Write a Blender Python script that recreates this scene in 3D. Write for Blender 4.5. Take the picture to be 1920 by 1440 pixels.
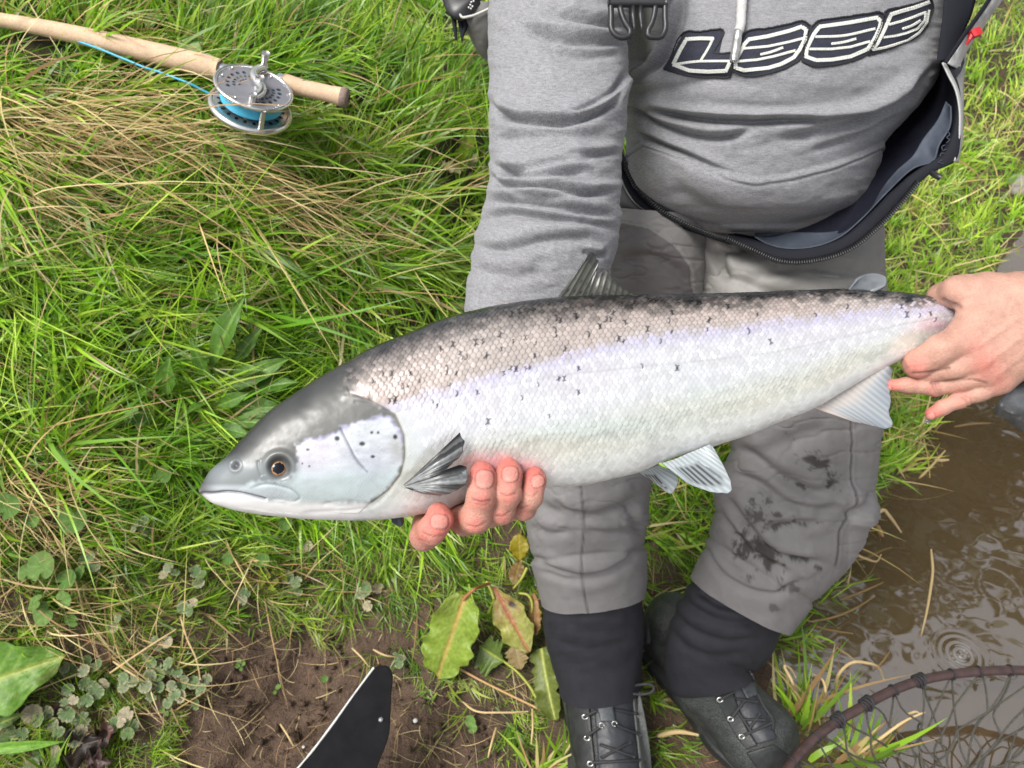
import bpy, bmesh, math, random
import numpy as np
from mathutils import Vector, Matrix
from mathutils.bvhtree import BVHTree

rng = np.random.default_rng(11)
random.seed(11)
sc = bpy.context.scene
for o in list(bpy.data.objects):
    bpy.data.objects.remove(o)

# ------------------------------------------------------------------ camera, sky, sun, exposure
CAM_H = 1.42          # eye height over the ground by the boots
FPX = 1442.0          # focal length for a 1920 px wide picture (26 mm phone lens)
S2 = math.sqrt(0.5)
cd = bpy.data.cameras.new('camera')
cam = bpy.data.objects.new('camera', cd)
sc.collection.objects.link(cam)
cam.location = (0, 0, CAM_H)
cam.rotation_euler = (math.radians(45), 0, 0)
cd.sensor_width = 36
cd.lens = 36 * FPX / 1920
cd.clip_start = 0.02
cd.clip_end = 2000
cd.dof.use_dof = True
cd.dof.focus_distance = 0.62
cd.dof.aperture_fstop = 15
sc.camera = cam

SUN_DIR = Vector((-0.42, -0.28, 0.86)).normalized()     # towards the sun
world = bpy.data.worlds.new('World')
sc.world = world
world.use_nodes = True
wn, wl = world.node_tree.nodes, world.node_tree.links
wn.clear()
sky = wn.new('ShaderNodeTexSky')
sky.sky_type = 'NISHITA'
sky.sun_disc = False
sky.sun_elevation = math.asin(SUN_DIR.z)
sky.sun_rotation = math.atan2(SUN_DIR.x, SUN_DIR.y)
sky.air_density = 1.0
sky.dust_density = 3.0
hsv = wn.new('ShaderNodeHueSaturation')                 # overcast: the blue is nearly gone
hsv.inputs['Saturation'].default_value = 0.22
wbg = wn.new('ShaderNodeBackground')
wbg.inputs['Strength'].default_value = 0.12
wout = wn.new('ShaderNodeOutputWorld')
wl.new(sky.outputs['Color'], hsv.inputs['Color'])
wl.new(hsv.outputs['Color'], wbg.inputs['Color'])
wl.new(wbg.outputs['Background'], wout.inputs['Surface'])

sd = bpy.data.lights.new('sun', 'SUN')
sd.energy = 2.2
sd.angle = math.radians(24)
sd.color = (1.0, 0.965, 0.91)
sun = bpy.data.objects.new('sun', sd)
sc.collection.objects.link(sun)
sun.rotation_euler = (-SUN_DIR).to_track_quat('-Z', 'Y').to_euler()

sc.view_settings.view_transform = 'Standard'
sc.view_settings.look = 'None'
sc.view_settings.gamma = 1
sc.view_settings.use_curve_mapping = False
sc.view_settings.exposure = 0.8

# ------------------------------------------------------------------ helpers
def P(px, py, d):
    """world point seen at picture position (px, py) of the 1920 x 1440 photo, at axial distance d"""
    px, py, d = np.broadcast_arrays(np.asarray(px, float), np.asarray(py, float), np.asarray(d, float))
    xr = (px - 960) / FPX * d
    v = -(py - 720) / FPX * d
    return np.stack([xr, (d + v) * S2, CAM_H + (v - d) * S2], -1)

def proj(W):
    W = np.asarray(W, float)
    y, z = W[..., 1], W[..., 2] - CAM_H
    d = (y - z) * S2
    v = (y + z) * S2
    dd = np.where(d > 1e-3, d, 1e-3)
    return 960 + FPX * W[..., 0] / dd, 720 - FPX * v / dd, d

CR = np.array([1.0, 0, 0]); CF = np.array([0, S2, -S2]); CU = np.array([0, S2, S2])

ORG = {}
def tag(o, label=None, cat=None, group=None, kind=None):
    if label: o['label'] = label
    if cat: o['category'] = cat
    if group: o['group'] = group
    if kind: o['kind'] = kind
    return o

def empty(name, loc, label=None, cat=None, group=None):
    o = bpy.data.objects.new(name, None)
    sc.collection.objects.link(o)
    o.location = loc
    o.empty_display_size = 0.05
    ORG[o] = np.array(loc, float)
    return tag(o, label, cat, group)

def mk(name, V, Fc, mat, parent=None, smooth=True, col=None, attrs=None, vec=None, origin=None):
    V = np.asarray(V, np.float64).reshape(-1, 3)
    org = ORG[parent] if parent is not None else (np.zeros(3) if origin is None else np.asarray(origin, float))
    me = bpy.data.meshes.new(name)
    L = V - org
    if isinstance(Fc, np.ndarray):
        n, k = Fc.shape
        me.vertices.add(len(L)); me.vertices.foreach_set('co', L.astype('f4').ravel())
        me.loops.add(n * k); me.loops.foreach_set('vertex_index', Fc.astype('i4').ravel())
        me.polygons.add(n); me.polygons.foreach_set('loop_start', (np.arange(n) * k).astype('i4'))
        me.update(calc_edges=True)
    else:
        me.from_pydata([tuple(v) for v in L], [], [tuple(int(i) for i in f) for f in Fc])
        me.update()
    if smooth:
        me.polygons.foreach_set('use_smooth', np.ones(len(me.polygons), bool))
    if col is not None:
        c = np.ones((len(V), 4), 'f4'); c[:, :3] = np.asarray(col, 'f4').reshape(-1, 3)
        a = me.color_attributes.new('Col', 'FLOAT_COLOR', 'POINT'); a.data.foreach_set('color', c.ravel())
    for k2, v in (attrs or {}).items():
        a = me.attributes.new(k2, 'FLOAT', 'POINT'); a.data.foreach_set('value', np.asarray(v, 'f4').ravel())
    if vec is not None:
        a = me.attributes.new('Flat', 'FLOAT_VECTOR', 'POINT'); a.data.foreach_set('vector', np.asarray(vec, 'f4').ravel())
    if mat: me.materials.append(mat)
    o = bpy.data.objects.new(name, me)
    sc.collection.objects.link(o)
    ORG[o] = org
    if parent is not None:
        o.parent = parent
    else:
        o.location = org
    return o

def solidify(o, t, off=0.0):
    m = o.modifiers.new('thickness', 'SOLIDIFY'); m.thickness = t; m.offset = off
    return o

def grid_faces(nu, nv, wrap=False, flip=False):
    i = np.arange(nu - 1)[:, None]
    j = np.arange(nv if wrap else nv - 1)[None, :]
    j2 = (j + 1) % nv
    a, b, c, d = i * nv + j, (i + 1) * nv + j, (i + 1) * nv + j2, i * nv + j2
    a, b, c, d = [np.broadcast_to(q, (nu - 1, j.shape[1])).ravel() for q in (a, b, c, d)]
    return np.stack([a, d, c, b] if flip else [a, b, c, d], 1)

def spl(t, tk, vk):
    """cubic through keys (non-uniform Catmull-Rom)"""
    t = np.asarray(t, float); tk = np.asarray(tk, float); vk = np.asarray(vk, float)
    if vk.ndim == 1: vk = vk[:, None]; one = True
    else: one = False
    n = len(tk)
    h = np.diff(tk)[:, None]
    s = np.diff(vk, axis=0) / h
    m = np.empty_like(vk); m[0] = s[0]; m[-1] = s[-1]
    m[1:-1] = (s[:-1] * h[1:] + s[1:] * h[:-1]) / (h[:-1] + h[1:])
    k = np.clip(np.searchsorted(tk, t, side='right') - 1, 0, n - 2)
    hh = (tk[k + 1] - tk[k])
    u = np.clip((t - tk[k]) / hh, 0, 1)[..., None]; hh = hh[..., None]
    r = ((2*u**3 - 3*u**2 + 1) * vk[k] + (u**3 - 2*u**2 + u) * hh * m[k]
         + (-2*u**3 + 3*u**2) * vk[k + 1] + (u**3 - u**2) * hh * m[k + 1])
    return r[..., 0] if one else r

def chord(pts):
    pts = np.asarray(pts, float)
    return np.concatenate([[0], np.cumsum(np.linalg.norm(np.diff(pts, axis=0), axis=1))])

def resample(pts, n):
    pts = np.asarray(pts, float); c = chord(pts)
    return spl(np.linspace(0, c[-1], n), c, pts)

def hash3(i, j, k, seed):
    h = (i.astype(np.int64) * 374761393 + j.astype(np.int64) * 668265263 + k.astype(np.int64) * 2147483647 + seed * 974711) & 0xffffffff
    h = ((h ^ (h >> 13)) * 1274126177) & 0xffffffff
    h = ((h ^ (h >> 16)) * 2246822519) & 0xffffffff
    return ((h ^ (h >> 15)) & 0xffffff) / float(0xffffff)

def vnoise(x, y, z=0.0, seed=0):
    x, y, z = np.broadcast_arrays(np.asarray(x, float), np.asarray(y, float), np.asarray(z, float))
    i, j, k = np.floor(x), np.floor(y), np.floor(z)
    u, v, w = x - i, y - j, z - k
    u, v, w = u*u*(3-2*u), v*v*(3-2*v), w*w*(3-2*w)
    r = 0
    for a in (0, 1):
        for b in (0, 1):
            for c in (0, 1):
                r = r + hash3(i + a, j + b, k + c, seed) * (u if a else 1 - u) * (v if b else 1 - v) * (w if c else 1 - w)
    return r * 2 - 1

def fbm(x, y, z=0.0, oct=4, seed=0):
    r, a, s = 0, 1.0, 0
    for o_ in range(oct):
        r = r + a * vnoise(np.asarray(x) * 2**o_ + 7.3*o_, np.asarray(y) * 2**o_ + 3.1*o_, np.asarray(z) * 2**o_, seed + o_)
        s += a; a *= 0.5
    return r / s

def sstep(a, b, x):
    t = np.clip((np.asarray(x, float) - a) / (b - a), 0, 1)
    return t * t * (3 - 2 * t)

def polydist(px, py, pts, signed=False):
    """distance of points to a polyline (and the side, and the running parameter)"""
    pts = np.asarray(pts, float)
    best = np.full(np.shape(px), 1e9); side = np.zeros(np.shape(px)); par = np.zeros(np.shape(px))
    cl = chord(pts)
    for a, b, l0 in zip(pts[:-1], pts[1:], cl):
        ab = b - a; L2 = ab @ ab
        if L2 < 1e-12: continue
        t = np.clip(((px - a[0]) * ab[0] + (py - a[1]) * ab[1]) / L2, 0, 1)
        dx, dy = px - a[0] - t * ab[0], py - a[1] - t * ab[1]
        dd = np.hypot(dx, dy)
        m = dd < best
        best = np.where(m, dd, best)
        side = np.where(m, np.sign(ab[0] * dy - ab[1] * dx), side)
        par = np.where(m, (l0 + t * math.sqrt(L2)) / cl[-1], par)
    return best, side, par

def inpoly(px, py, poly):
    poly = np.asarray(poly, float); r = np.zeros(np.shape(px), bool)
    for (x1, y1), (x2, y2) in zip(poly, np.roll(poly, -1, 0)):
        if y1 == y2: continue
        c = ((y1 > py) != (y2 > py)) & (px < (x2 - x1) * (py - y1) / (y2 - y1) + x1)
        r ^= c
    return r

def grid_normals(V):
    du = np.gradient(V, axis=0); dv = np.gradient(V, axis=1)
    n = np.cross(du, dv); n /= np.linalg.norm(n, axis=-1, keepdims=True) + 1e-12
    return n

def pxtube(rows, nu, nv, disp=None, sup=2.0, tilt=None):
    """a limb or a trunk lofted along an axis: rows are (cx, cy, distance, half width in photo px, half depth in m)"""
    rows = np.asarray(rows, float)
    c = chord(rows[:, :2]); R = spl(np.linspace(0, c[-1], nu), c, rows)
    tg = np.gradient(R[:, :2], axis=0); tg /= np.linalg.norm(tg, axis=1, keepdims=True)
    nx, ny = -tg[:, 1], tg[:, 0]                       # to the left-hand side of the way down
    if tilt is not None:
        nx, ny = np.full(nu, tilt[0]), np.full(nu, tilt[1])
    th = np.linspace(0, 2 * np.pi, nv, endpoint=False)
    ct, st = np.cos(th), np.sin(th)
    e = 2.0 / sup
    ct2, st2 = np.sign(ct) * np.abs(ct)**e, np.sign(st) * np.abs(st)**e
    px = R[:, 0:1] + (nx * R[:, 3])[:, None] * ct2
    py = R[:, 1:2] + (ny * R[:, 3])[:, None] * ct2
    d = R[:, 2:3] - R[:, 4:5] * st2
    V = P(px, py, d)
    n = np.cross(np.gradient(V, axis=0), np.roll(V, -1, 1) - np.roll(V, 1, 1)); n /= np.linalg.norm(n, axis=-1, keepdims=True) + 1e-12
    cen = P(R[:, 0], R[:, 1], R[:, 2])[:, None, :]
    if np.sum(n * (V - cen)) < 0: n = -n; flip = True
    else: flip = False
    front = st2
    tt = np.linspace(0, 1, nu)[:, None] * np.ones((1, nv))
    if disp is not None:
        V = V + n * disp(px, py, front * np.ones_like(px), tt, th * np.ones_like(px))[..., None]
    vec = np.stack([(th[None, :] * R[:, 3:4] * R[:, 2:3] / FPX), tt * c[-1] * R[:, 2:3] / FPX * np.ones((1, nv)), np.zeros_like(px)], -1)
    return V, px, py, front * np.ones_like(px), vec, flip

def creases(px, py, lst, amp=1.0):
    """cloth folds: each (polyline in photo px, width px, depth m): a groove with a roll above it"""
    r = np.zeros(np.shape(px))
    for pts, w, a in lst:
        pts = resample(pts, max(12, len(pts) * 4)) if len(pts) > 2 else np.asarray(pts, float)
        d, s, t = polydist(px, py, pts)
        fade = sstep(0, .18, t) * sstep(0, .18, 1 - t) * 0.85 + 0.15
        sd_ = d * s
        r += fade * a * amp * (-np.exp(-(sd_ / w)**2) + 0.75 * np.exp(-((sd_ + 2.2 * w) / (1.6 * w))**2) + 0.2 * np.exp(-((sd_ - 2.6 * w) / (2 * w))**2))
    return r

def tube(path, rad, sides=8, cap=True, flat=None):
    path = np.asarray(path, float); n = len(path)
    rad = np.broadcast_to(np.asarray(rad, float), (n,))
    tg = np.gradient(path, axis=0); tg /= np.linalg.norm(tg, axis=1, keepdims=True) + 1e-12
    ref = np.array([0.31, 0.2, 0.93]) if flat is None else np.asarray(flat, float)
    a = np.cross(tg, ref); a /= np.linalg.norm(a, axis=1, keepdims=True) + 1e-12
    for i in range(1, n):                               # keep the frame from turning
        v = a[i - 1] - tg[i] * (a[i - 1] @ tg[i]); a[i] = v / (np.linalg.norm(v) + 1e-12)
    b = np.cross(tg, a)
    th = np.linspace(0, 2 * np.pi, sides, endpoint=False)
    V = path[:, None] + rad[:, None, None] * (np.cos(th)[None, :, None] * a[:, None] + np.sin(th)[None, :, None] * b[:, None])
    V = V.reshape(-1, 3)
    Fq = [tuple(f) for f in grid_faces(n, sides, True)]
    if cap:
        Fq.append(tuple(range(sides - 1, -1, -1))); Fq.append(tuple(range((n - 1) * sides, n * sides)))
    return V, Fq

class MB:
    """collects pieces of ONE part"""
    def __init__(s): s.V = []; s.F = []; s.C = []; s.n = 0
    def add(s, V, Fq, c=None):
        V = np.asarray(V, float).reshape(-1, 3)
        s.V.append(V); s.F += [tuple(int(i) + s.n for i in f) for f in Fq]; s.n += len(V)
        if c is not None: s.C.append(np.broadcast_to(np.asarray(c, float), V.shape))
        return s
    def build(s, name, mat, parent=None, smooth=True, origin=None):
        return mk(name, np.concatenate(s.V), s.F, mat, parent, smooth, np.concatenate(s.C) if s.C else None, origin=origin)

# -- materials
def M(name, color=(.5, .5, .5), rough=.5, metal=0.0, vcol=False, var=None, bump=None, sss=0.0, coat=0.0, spec=.5,
      rough_attr=None, metal_attr=None, transl=0.0, coord='Object', bump2=None, sheen=0.0, alpha=1.0, sssr=(1, .35, .2)):
    m = bpy.data.materials.new(name); m.use_nodes = True
    nt = m.node_tree; nd, lk = nt.nodes, nt.links
    b = nd['Principled BSDF']; out = nd['Material Output']
    b.inputs['Roughness'].default_value = rough
    b.inputs['Metallic'].default_value = metal
    b.inputs['Specular IOR Level'].default_value = spec
    b.inputs['Coat Weight'].default_value = coat
    b.inputs['Coat Roughness'].default_value = 0.12
    if sheen: b.inputs['Sheen Weight'].default_value = sheen
    if sss:
        b.inputs['Subsurface Weight'].default_value = sss
        b.inputs['Subsurface Scale'].default_value = 0.006
        b.inputs['Subsurface Radius'].default_value = sssr
    if coord == 'Flat':
        t = nd.new('ShaderNodeAttribute'); t.attribute_name = 'Flat'; co = t.outputs['Vector']
    else:
        t = nd.new('ShaderNodeTexCoord'); co = t.outputs['Object']
    if vcol:
        a = nd.new('ShaderNodeAttribute'); a.attribute_name = 'Col'; csock = a.outputs['Color']
    else:
        a = nd.new('ShaderNodeRGB'); a.outputs[0].default_value = (*color, 1); csock = a.outputs[0]
    for (scale, amt, det, stretch) in (var or []):
        mp = nd.new('ShaderNodeMapping'); mp.inputs['Scale'].default_value = stretch
        lk.new(co, mp.inputs['Vector'])
        n = nd.new('ShaderNodeTexNoise'); n.inputs['Scale'].default_value = scale; n.inputs['Detail'].default_value = det
        lk.new(mp.outputs[0], n.inputs['Vector'])
        mr = nd.new('ShaderNodeMapRange'); mr.inputs['From Min'].default_value = .28; mr.inputs['From Max'].default_value = .72
        mr.inputs['To Min'].default_value = 1 - amt; mr.inputs['To Max'].default_value = 1 + amt
        lk.new(n.outputs['Fac'], mr.inputs['Value'])
        mx = nd.new('ShaderNodeMix'); mx.data_type = 'RGBA'; mx.blend_type = 'MULTIPLY'; mx.inputs[0].default_value = 1
        lk.new(csock, mx.inputs[6]); lk.new(mr.outputs[0], mx.inputs[7]); csock = mx.outputs[2]
    lk.new(csock, b.inputs['Base Color'])
    prev = None
    for bp in (bump, bump2):
        if not bp: continue
        scale, dist, det, stretch = bp
        mp = nd.new('ShaderNodeMapping'); mp.inputs['Scale'].default_value = stretch
        lk.new(co, mp.inputs['Vector'])
        n = nd.new('ShaderNodeTexNoise'); n.inputs['Scale'].default_value = scale; n.inputs['Detail'].default_value = det
        lk.new(mp.outputs[0], n.inputs['Vector'])
        bu = nd.new('ShaderNodeBump'); bu.inputs['Distance'].default_value = dist; bu.inputs['Strength'].default_value = 1
        lk.new(n.outputs['Fac'], bu.inputs['Height'])
        if prev: lk.new(prev, bu.inputs['Normal'])
        prev = bu.outputs[0]
    if prev: lk.new(prev, b.inputs['Normal'])
    for at, sock in ((rough_attr, 'Roughness'), (metal_attr, 'Metallic')):
        if at:
            q = nd.new('ShaderNodeAttribute'); q.attribute_name = at; lk.new(q.outputs['Fac'], b.inputs[sock])
    if transl:
        tr = nd.new('ShaderNodeBsdfTranslucent'); ms = nd.new('ShaderNodeMixShader'); ms.inputs[0].default_value = transl
        lk.new(csock, tr.inputs['Color']); lk.new(b.outputs[0], ms.inputs[1]); lk.new(tr.outputs[0], ms.inputs[2]); lk.new(ms.outputs[0], out.inputs['Surface'])
    return m

ONE = (1, 1, 1)
MAT = dict(
    soil=None,
    grass=M('grass_blade', vcol=True, rough=.34, transl=.38, spec=.45),
    dry=M('dry_straw', vcol=True, rough=.6, transl=.2, spec=.3),
    leaf=M('leaf', vcol=True, rough=.42, transl=.22, spec=.4, var=[(160, .18, 3, ONE)], bump=(350, .0006, 3, ONE)),
    hoodie=M('grey_marl', vcol=True, rough=.95, spec=.15, coord='Flat', sheen=.15,
             var=[(520, .20, 2, (.32, 1, 1)), (1500, .34, 2, (.5, 1, 1)), (60, .06, 3, ONE)], bump=(1500, .0005, 2, (.6, 1, 1))),
    rib=M('grey_rib', (.29, .29, .305), rough=.95, spec=.15, var=[(700, .25, 2, ONE)], bump=(1200, .0005, 2, ONE)),
    wader=M('wader_cloth', vcol=True, rough=.62, spec=.3, coord='Flat', var=[(45, .07, 4, ONE), (900, .06, 2, ONE)], bump=(1700, .00012, 2, ONE), bump2=(60, .0012, 3, ONE)),
    neo=M('neoprene', (.019, .019, .024), rough=.75, spec=.3, coord='Flat', var=[(50, .15, 4, ONE), (1100, .12, 2, ONE)], bump=(1500, .0002, 2, ONE), bump2=(40, .0015, 3, ONE)),
    lining=M('navy_lining', (.010, .011, .020), rough=.75, spec=.2, var=[(40, .2, 3, ONE)], bump=(45, .002, 3, ONE)),
    tape=M('grey_tape', (.055, .065, .085), rough=.6, spec=.2, var=[(60, .15, 3, ONE)], bump=(80, .0012, 3, ONE)),
    black=M('black_plastic', (.018, .018, .02), rough=.38, var=[(90, .3, 3, ONE)], bump=(700, .0001, 2, ONE)),
    strap=M('black_webbing', (.012, .013, .018), rough=.8, spec=.2, bump=(900, .0004, 1, (1, .2, 1))),
    navy=M('navy_felt', (.030, .032, .045), rough=.9, spec=.2, var=[(600, .3, 2, ONE)], bump=(900, .0006, 2, ONE)),
    thread=M('white_thread', (.66, .67, .62), rough=.7, var=[(500, .12, 2, ONE)]),
    cord=M('white_cord', (.47, .46, .45), rough=.8, var=[(300, .12, 2, ONE)], bump=(420, .0007, 1, ONE)),
    metal=M('worn_silver', (.62, .61, .58), rough=.32, metal=.9, var=[(120, .15, 3, ONE)]),
    silver=M('bright_silver', (.78, .77, .75), rough=.22, metal=.95),
    gun=M('gunmetal', (.27, .27, .30), rough=.45, metal=.4, var=[(60, .06, 3, ONE)]),
    dark=M('dark_gap', (.012, .012, .013), rough=.7),
    cork=M('cork', (.60, .43, .29), rough=.75, spec=.25, var=[(60, .10, 3, ONE), (420, .14, 3, ONE)], bump=(300, .0005, 3, ONE)),
    corkend=M('rubber_cork', (.22, .16, .13), rough=.8, var=[(300, .25, 3, ONE)], bump=(300, .0005, 3, ONE)),
    line=M('blue_line', (.06, .42, .62), rough=.4, sss=.0),
    red=M('red_tab', (.42, .012, .018), rough=.5),
    white=M('white_edge', (.6, .6, .58), rough=.5, var=[(90, .2, 3, ONE)]),
    mesh=M('boot_mesh', (.034, .038, .036), rough=.5, spec=.45, var=[(60, .35, 3, ONE), (520, .5, 0, (1, 1, 1.6))], bump=(520, .0012, 0, (1, 1, 1.6))),
    rubber=M('boot_rubber', (.020, .022, .022), rough=.5, var=[(50, .4, 4, ONE)], bump=(250, .0006, 2, ONE)),
    lace=M('boot_lace', (.022, .022, .024), rough=.7, bump=(900, .0004, 1, ONE)),
    netrim=M('net_rim', (.055, .033, .031), rough=.36, spec=.5, var=[(70, .3, 4, (1, 1, 1))], bump=(200, .0004, 3, ONE)),
    netcord=M('net_cord', (.055, .052, .040), rough=.75, var=[(200, .35, 2, ONE)]),
    lash=M('lashing_cord', (.022, .022, .026), rough=.7, bump=(700, .0005, 1, ONE)),
    plate=M('black_sheet', (.007, .007, .008), rough=.45, spec=.22, var=[(40, .4, 3, ONE)], bump=(40, .0006, 3, ONE)),
    fin=M('fin', vcol=True, rough=.32, transl=.3, spec=.5, coat=.3),
    skin=M('skin', vcol=True, rough=.42, sss=.12, spec=.42, var=[(70, .12, 4, ONE), (500, .07, 2, ONE)], bump=(700, .0007, 3, (1, 1.6, 1)), bump2=(2200, .0003, 2, ONE)),
    hair=M('brown_hair', (.05, .03, .02), rough=.5, bump=(300, .002, 3, ONE)),
    bark=M('bark', (.09, .07, .05), rough=.9, var=[(20, .4, 4, ONE)], bump=(30, .02, 4, ONE)),
    treeleaf=M('tree_leaf', (.035, .06, .015), rough=.5, transl=.15, var=[(3, .4, 2, ONE)]),
    stone=M('stone', (.3, .28, .25), rough=.85, var=[(30, .3, 4, ONE)], bump=(60, .003, 4, ONE)),
    drop=None,
)
# ------------------------------------------------------------------ the river bank
def Gz(px, py, z):
    """point of the picture ray at height z"""
    k = -(py - 720) / FPX
    d = (CAM_H - z) / ((1 - k) * S2)
    return P(px, py, d)

WATER_Z = -0.05
ctl = [Gz(*c) for c in [
    (500, 1380, .0), (200, 1400, .03), (-150, 1400, .06), (800, 1420, .0), (1000, 1420, -.005), (1150, 1440, -.012), (1280, 1440, -.03),
    (500, 1240, .02), (650, 1300, .0), (150, 1200, .10), (-150, 1200, .14), (800, 1150, .06), (1000, 1150, .04), (300, 1000, .25), (-50, 1000, .30),
    (600, 1000, .18), (900, 1050, .10), (300, 700, .48), (-50, 700, .52), (600, 700, .42), (600, 500, .57), (-50, 300, .78), (300, 300, .75),
    (475, 200, .80), (700, 300, .68), (900, 300, .55), (100, 60, .92), (475, 40, .88), (850, 40, .66), (650, 180, .77), (850, 600, .40),
    (1250, 900, .06), (1250, 1080, .03), (1330, 1250, -.02), (1440, 700, .12), (1400, 400, .3),
    (1700, 830, -.01), (1690, 650, .07), (1700, 450, .18), (1800, 250, .26), (1850, 60, .34), (1750, 600, .07), (1560, 1000, -.02), (1440, 1160, -.02)]]
edge = [Gz(px, py, WATER_Z) for px, py in [(1500, 1480), (1455, 1380), (1440, 1280), (1500, 1160), (1580, 1060), (1670, 920), (1735, 800), (1800, 700), (1885, 495), (1990, 380)]]
ctl += edge
ctl += [Gz(px, py, z) for px, py, z in [(1640, 1330, -.25), (1700, 1120, -.25), (1800, 900, -.25), (1850, 760, -.22), (1960, 560, -.22), (1900, 1350, -.4), (2100, 900, -.45)]]
ctl += [np.array(c, float) for c in [(-4, 2, 1.0), (-4, -1, .5), (-2, 0, .2), (-8, 8, 1.2), (-1, 5, .9), (2, 6.5, .6), (-2, 3, 1.05), (0, -2, -.02), (-2, -2, .2), (2.5, -2, -.45), (4, 2, -.5),
                                     (4.6, 5, -.45), (2.8, 1, -.5), (7, 2, .5), (8, 6, .8), (6.5, 9, .8), (7, -3, .5), (0, 10, 1.0)]]
ctl = np.array(ctl)
def _ker(r2): return np.sqrt(r2 + 0.10**2)
_d2 = ((ctl[:, None, :2] - ctl[None, :, :2])**2).sum(-1)
_K = _ker(_d2) + np.eye(len(ctl)) * -0.012
_A = np.block([[_K, np.ones((len(ctl), 1))], [np.ones((1, len(ctl))), np.zeros((1, 1))]])
_w = np.linalg.solve(_A, np.concatenate([ctl[:, 2], [0]]))
def TZ0(x, y):
    x, y = np.asarray(x, float), np.asarray(y, float)
    sh = x.shape; x, y = x.ravel(), y.ravel(); r = np.empty(len(x))
    for i in range(0, len(x), 40000):
        s = slice(i, i + 40000)
        r[s] = _ker((x[s, None] - ctl[None, :, 0])**2 + (y[s, None] - ctl[None, :, 1])**2) @ _w[:-1] + _w[-1]
    far = sstep(9, 16, np.hypot(x, y))
    r = np.clip(r, -.6, 1.3)
    return (r * (1 - far) + far * .75).reshape(sh)

SOIL = [(385, 1215), (470, 1185), (610, 1175), (725, 1230), (800, 1300), (890, 1290), (960, 1350), (1000, 1450), (1000, 1700), (300, 1700), (310, 1430), (360, 1310)]
def soilmask(px, py):
    d, s, t = polydist(px, py, np.array(SOIL + SOIL[:1], float))
    return sstep(-40, 25, np.where(inpoly(px, py, SOIL), d, -d) + 30 * vnoise(px / 45, py / 45, 0, 5))

def TZ(x, y):
    z = TZ0(x, y)
    near = 1 - sstep(3.0, 6, np.hypot(x, y))
    return z + near * (.036 * sstep(.12, .35, z) * vnoise(x * 5.5, y * 4.5, 0, 25) + .018 * fbm(x * 7, y * 7, 0, 3, 21) + .006 * fbm(x * 40, y * 40, 0, 3, 22))

# ground sheet, fine in front of the camera and out to the horizon
def axis_(lo, hi, step, far):
    core = np.arange(lo, hi + 1e-6, step)
    g = np.cumsum(step * 1.22 ** np.arange(1, 60)); g = g[g < far]; g = np.append(g, far)
    return np.concatenate([lo - g[::-1], core, hi + g])
gx, gy = axis_(-1.35, 1.9, .009, 400), axis_(.25, 2.5, .009, 400)
X, Y = np.meshgrid(gx, gy, indexing='ij')
Z = TZ(X, Y)
gpx, gpy, gd = proj(np.stack([X, Y, Z], -1))
sm = np.where((gd > .3) & (gd < 4), soilmask(gpx, gpy), 0)
Z = Z + sm * (.010 * fbm(X * 28, Y * 28, 0, 4, 31) + .004 * np.abs(fbm(X * 75, Y * 75, 0, 2, 32))) - sm * .012
crack = polydist(gpx, gpy, resample([(575, 1165), (545, 1260), (490, 1330), (455, 1400), (420, 1470)], 30))[0]
Z = Z - sm * .030 * np.exp(-(crack / 16)**2)
nz = fbm(X * 9, Y * 9, 0, 4, 41)
base = np.array([.096, .061, .041]) * (1 + .28 * nz[..., None])
turf = np.array([.042, .036, .016]) * (1 + .3 * nz[..., None])
gc = base * sm[..., None] + (1 - sm[..., None]) * (turf * (sstep(.15, .40, Z))[..., None] + base * (1 - sstep(.15, .40, Z))[..., None])
MAT['soil'] = M('soil', vcol=True, rough=.8, spec=.35, var=[(35, .25, 5, ONE), (220, .25, 4, ONE)], bump=(60, .012, 6, ONE), bump2=(330, .004, 4, ONE))
ground = mk('ground', np.stack([X, Y, Z], -1), grid_faces(len(gx), len(gy)), MAT['soil'], col=gc)
tag(ground, 'brown soil and turf of the river bank', kind='structure')

# muddy river
m = bpy.data.materials.new('muddy_water'); m.use_nodes = True
nt = m.node_tree; nd, lk = nt.nodes, nt.links
b = nd['Principled BSDF']
b.inputs['Base Color'].default_value = (.078, .046, .020, 1)
b.inputs['Roughness'].default_value = .03
b.inputs['IOR'].default_value = 2.3
b.inputs['Specular IOR Level'].default_value = 1.0
tc = nd.new('ShaderNodeTexCoord')
def _noise(scale, det, stretch):
    mp = nd.new('ShaderNodeMapping'); mp.inputs['Scale'].default_value = stretch; mp.inputs['Rotation'].default_value = (0, 0, .7)
    n = nd.new('ShaderNodeTexNoise'); n.inputs['Scale'].default_value = scale; n.inputs['Detail'].default_value = det
    lk.new(tc.outputs['Object'], mp.inputs['Vector']); lk.new(mp.outputs[0], n.inputs['Vector']); return n.outputs['Fac']
RIP = Gz(1803, 1228, WATER_Z)
def _math(op, a, b_=None, c=None):
    q = nd.new('ShaderNodeMath'); q.operation = op
    for i, v in enumerate((a, b_, c)):
        if v is None: continue
        if isinstance(v, (int, float)): q.inputs[i].default_value = v
        else: lk.new(v, q.inputs[i])
    return q.outputs[0]
dist = nd.new('ShaderNodeVectorMath'); dist.operation = 'DISTANCE'; dist.inputs[1].default_value = tuple(RIP)
lk.new(tc.outputs['Object'], dist.inputs[0])
ring = _math('MULTIPLY', _math('SINE', _math('MULTIPLY', dist.outputs['Value'], 2 * math.pi / .0135)),
             _math('SUBTRACT', 1.0, _math('SMOOTH_MIN', 1.0, _math('MULTIPLY', dist.outputs['Value'], 1 / .058), .15)))
h = _math('ADD', _math('MULTIPLY', _noise(5.5, 2, (1, 1.3, 1)), .0032), _math('MULTIPLY', _noise(17, 1, (1, 1.3, 1)), .00035))
h = _math('ADD', h, _math('MULTIPLY', ring, .0012))
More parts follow.
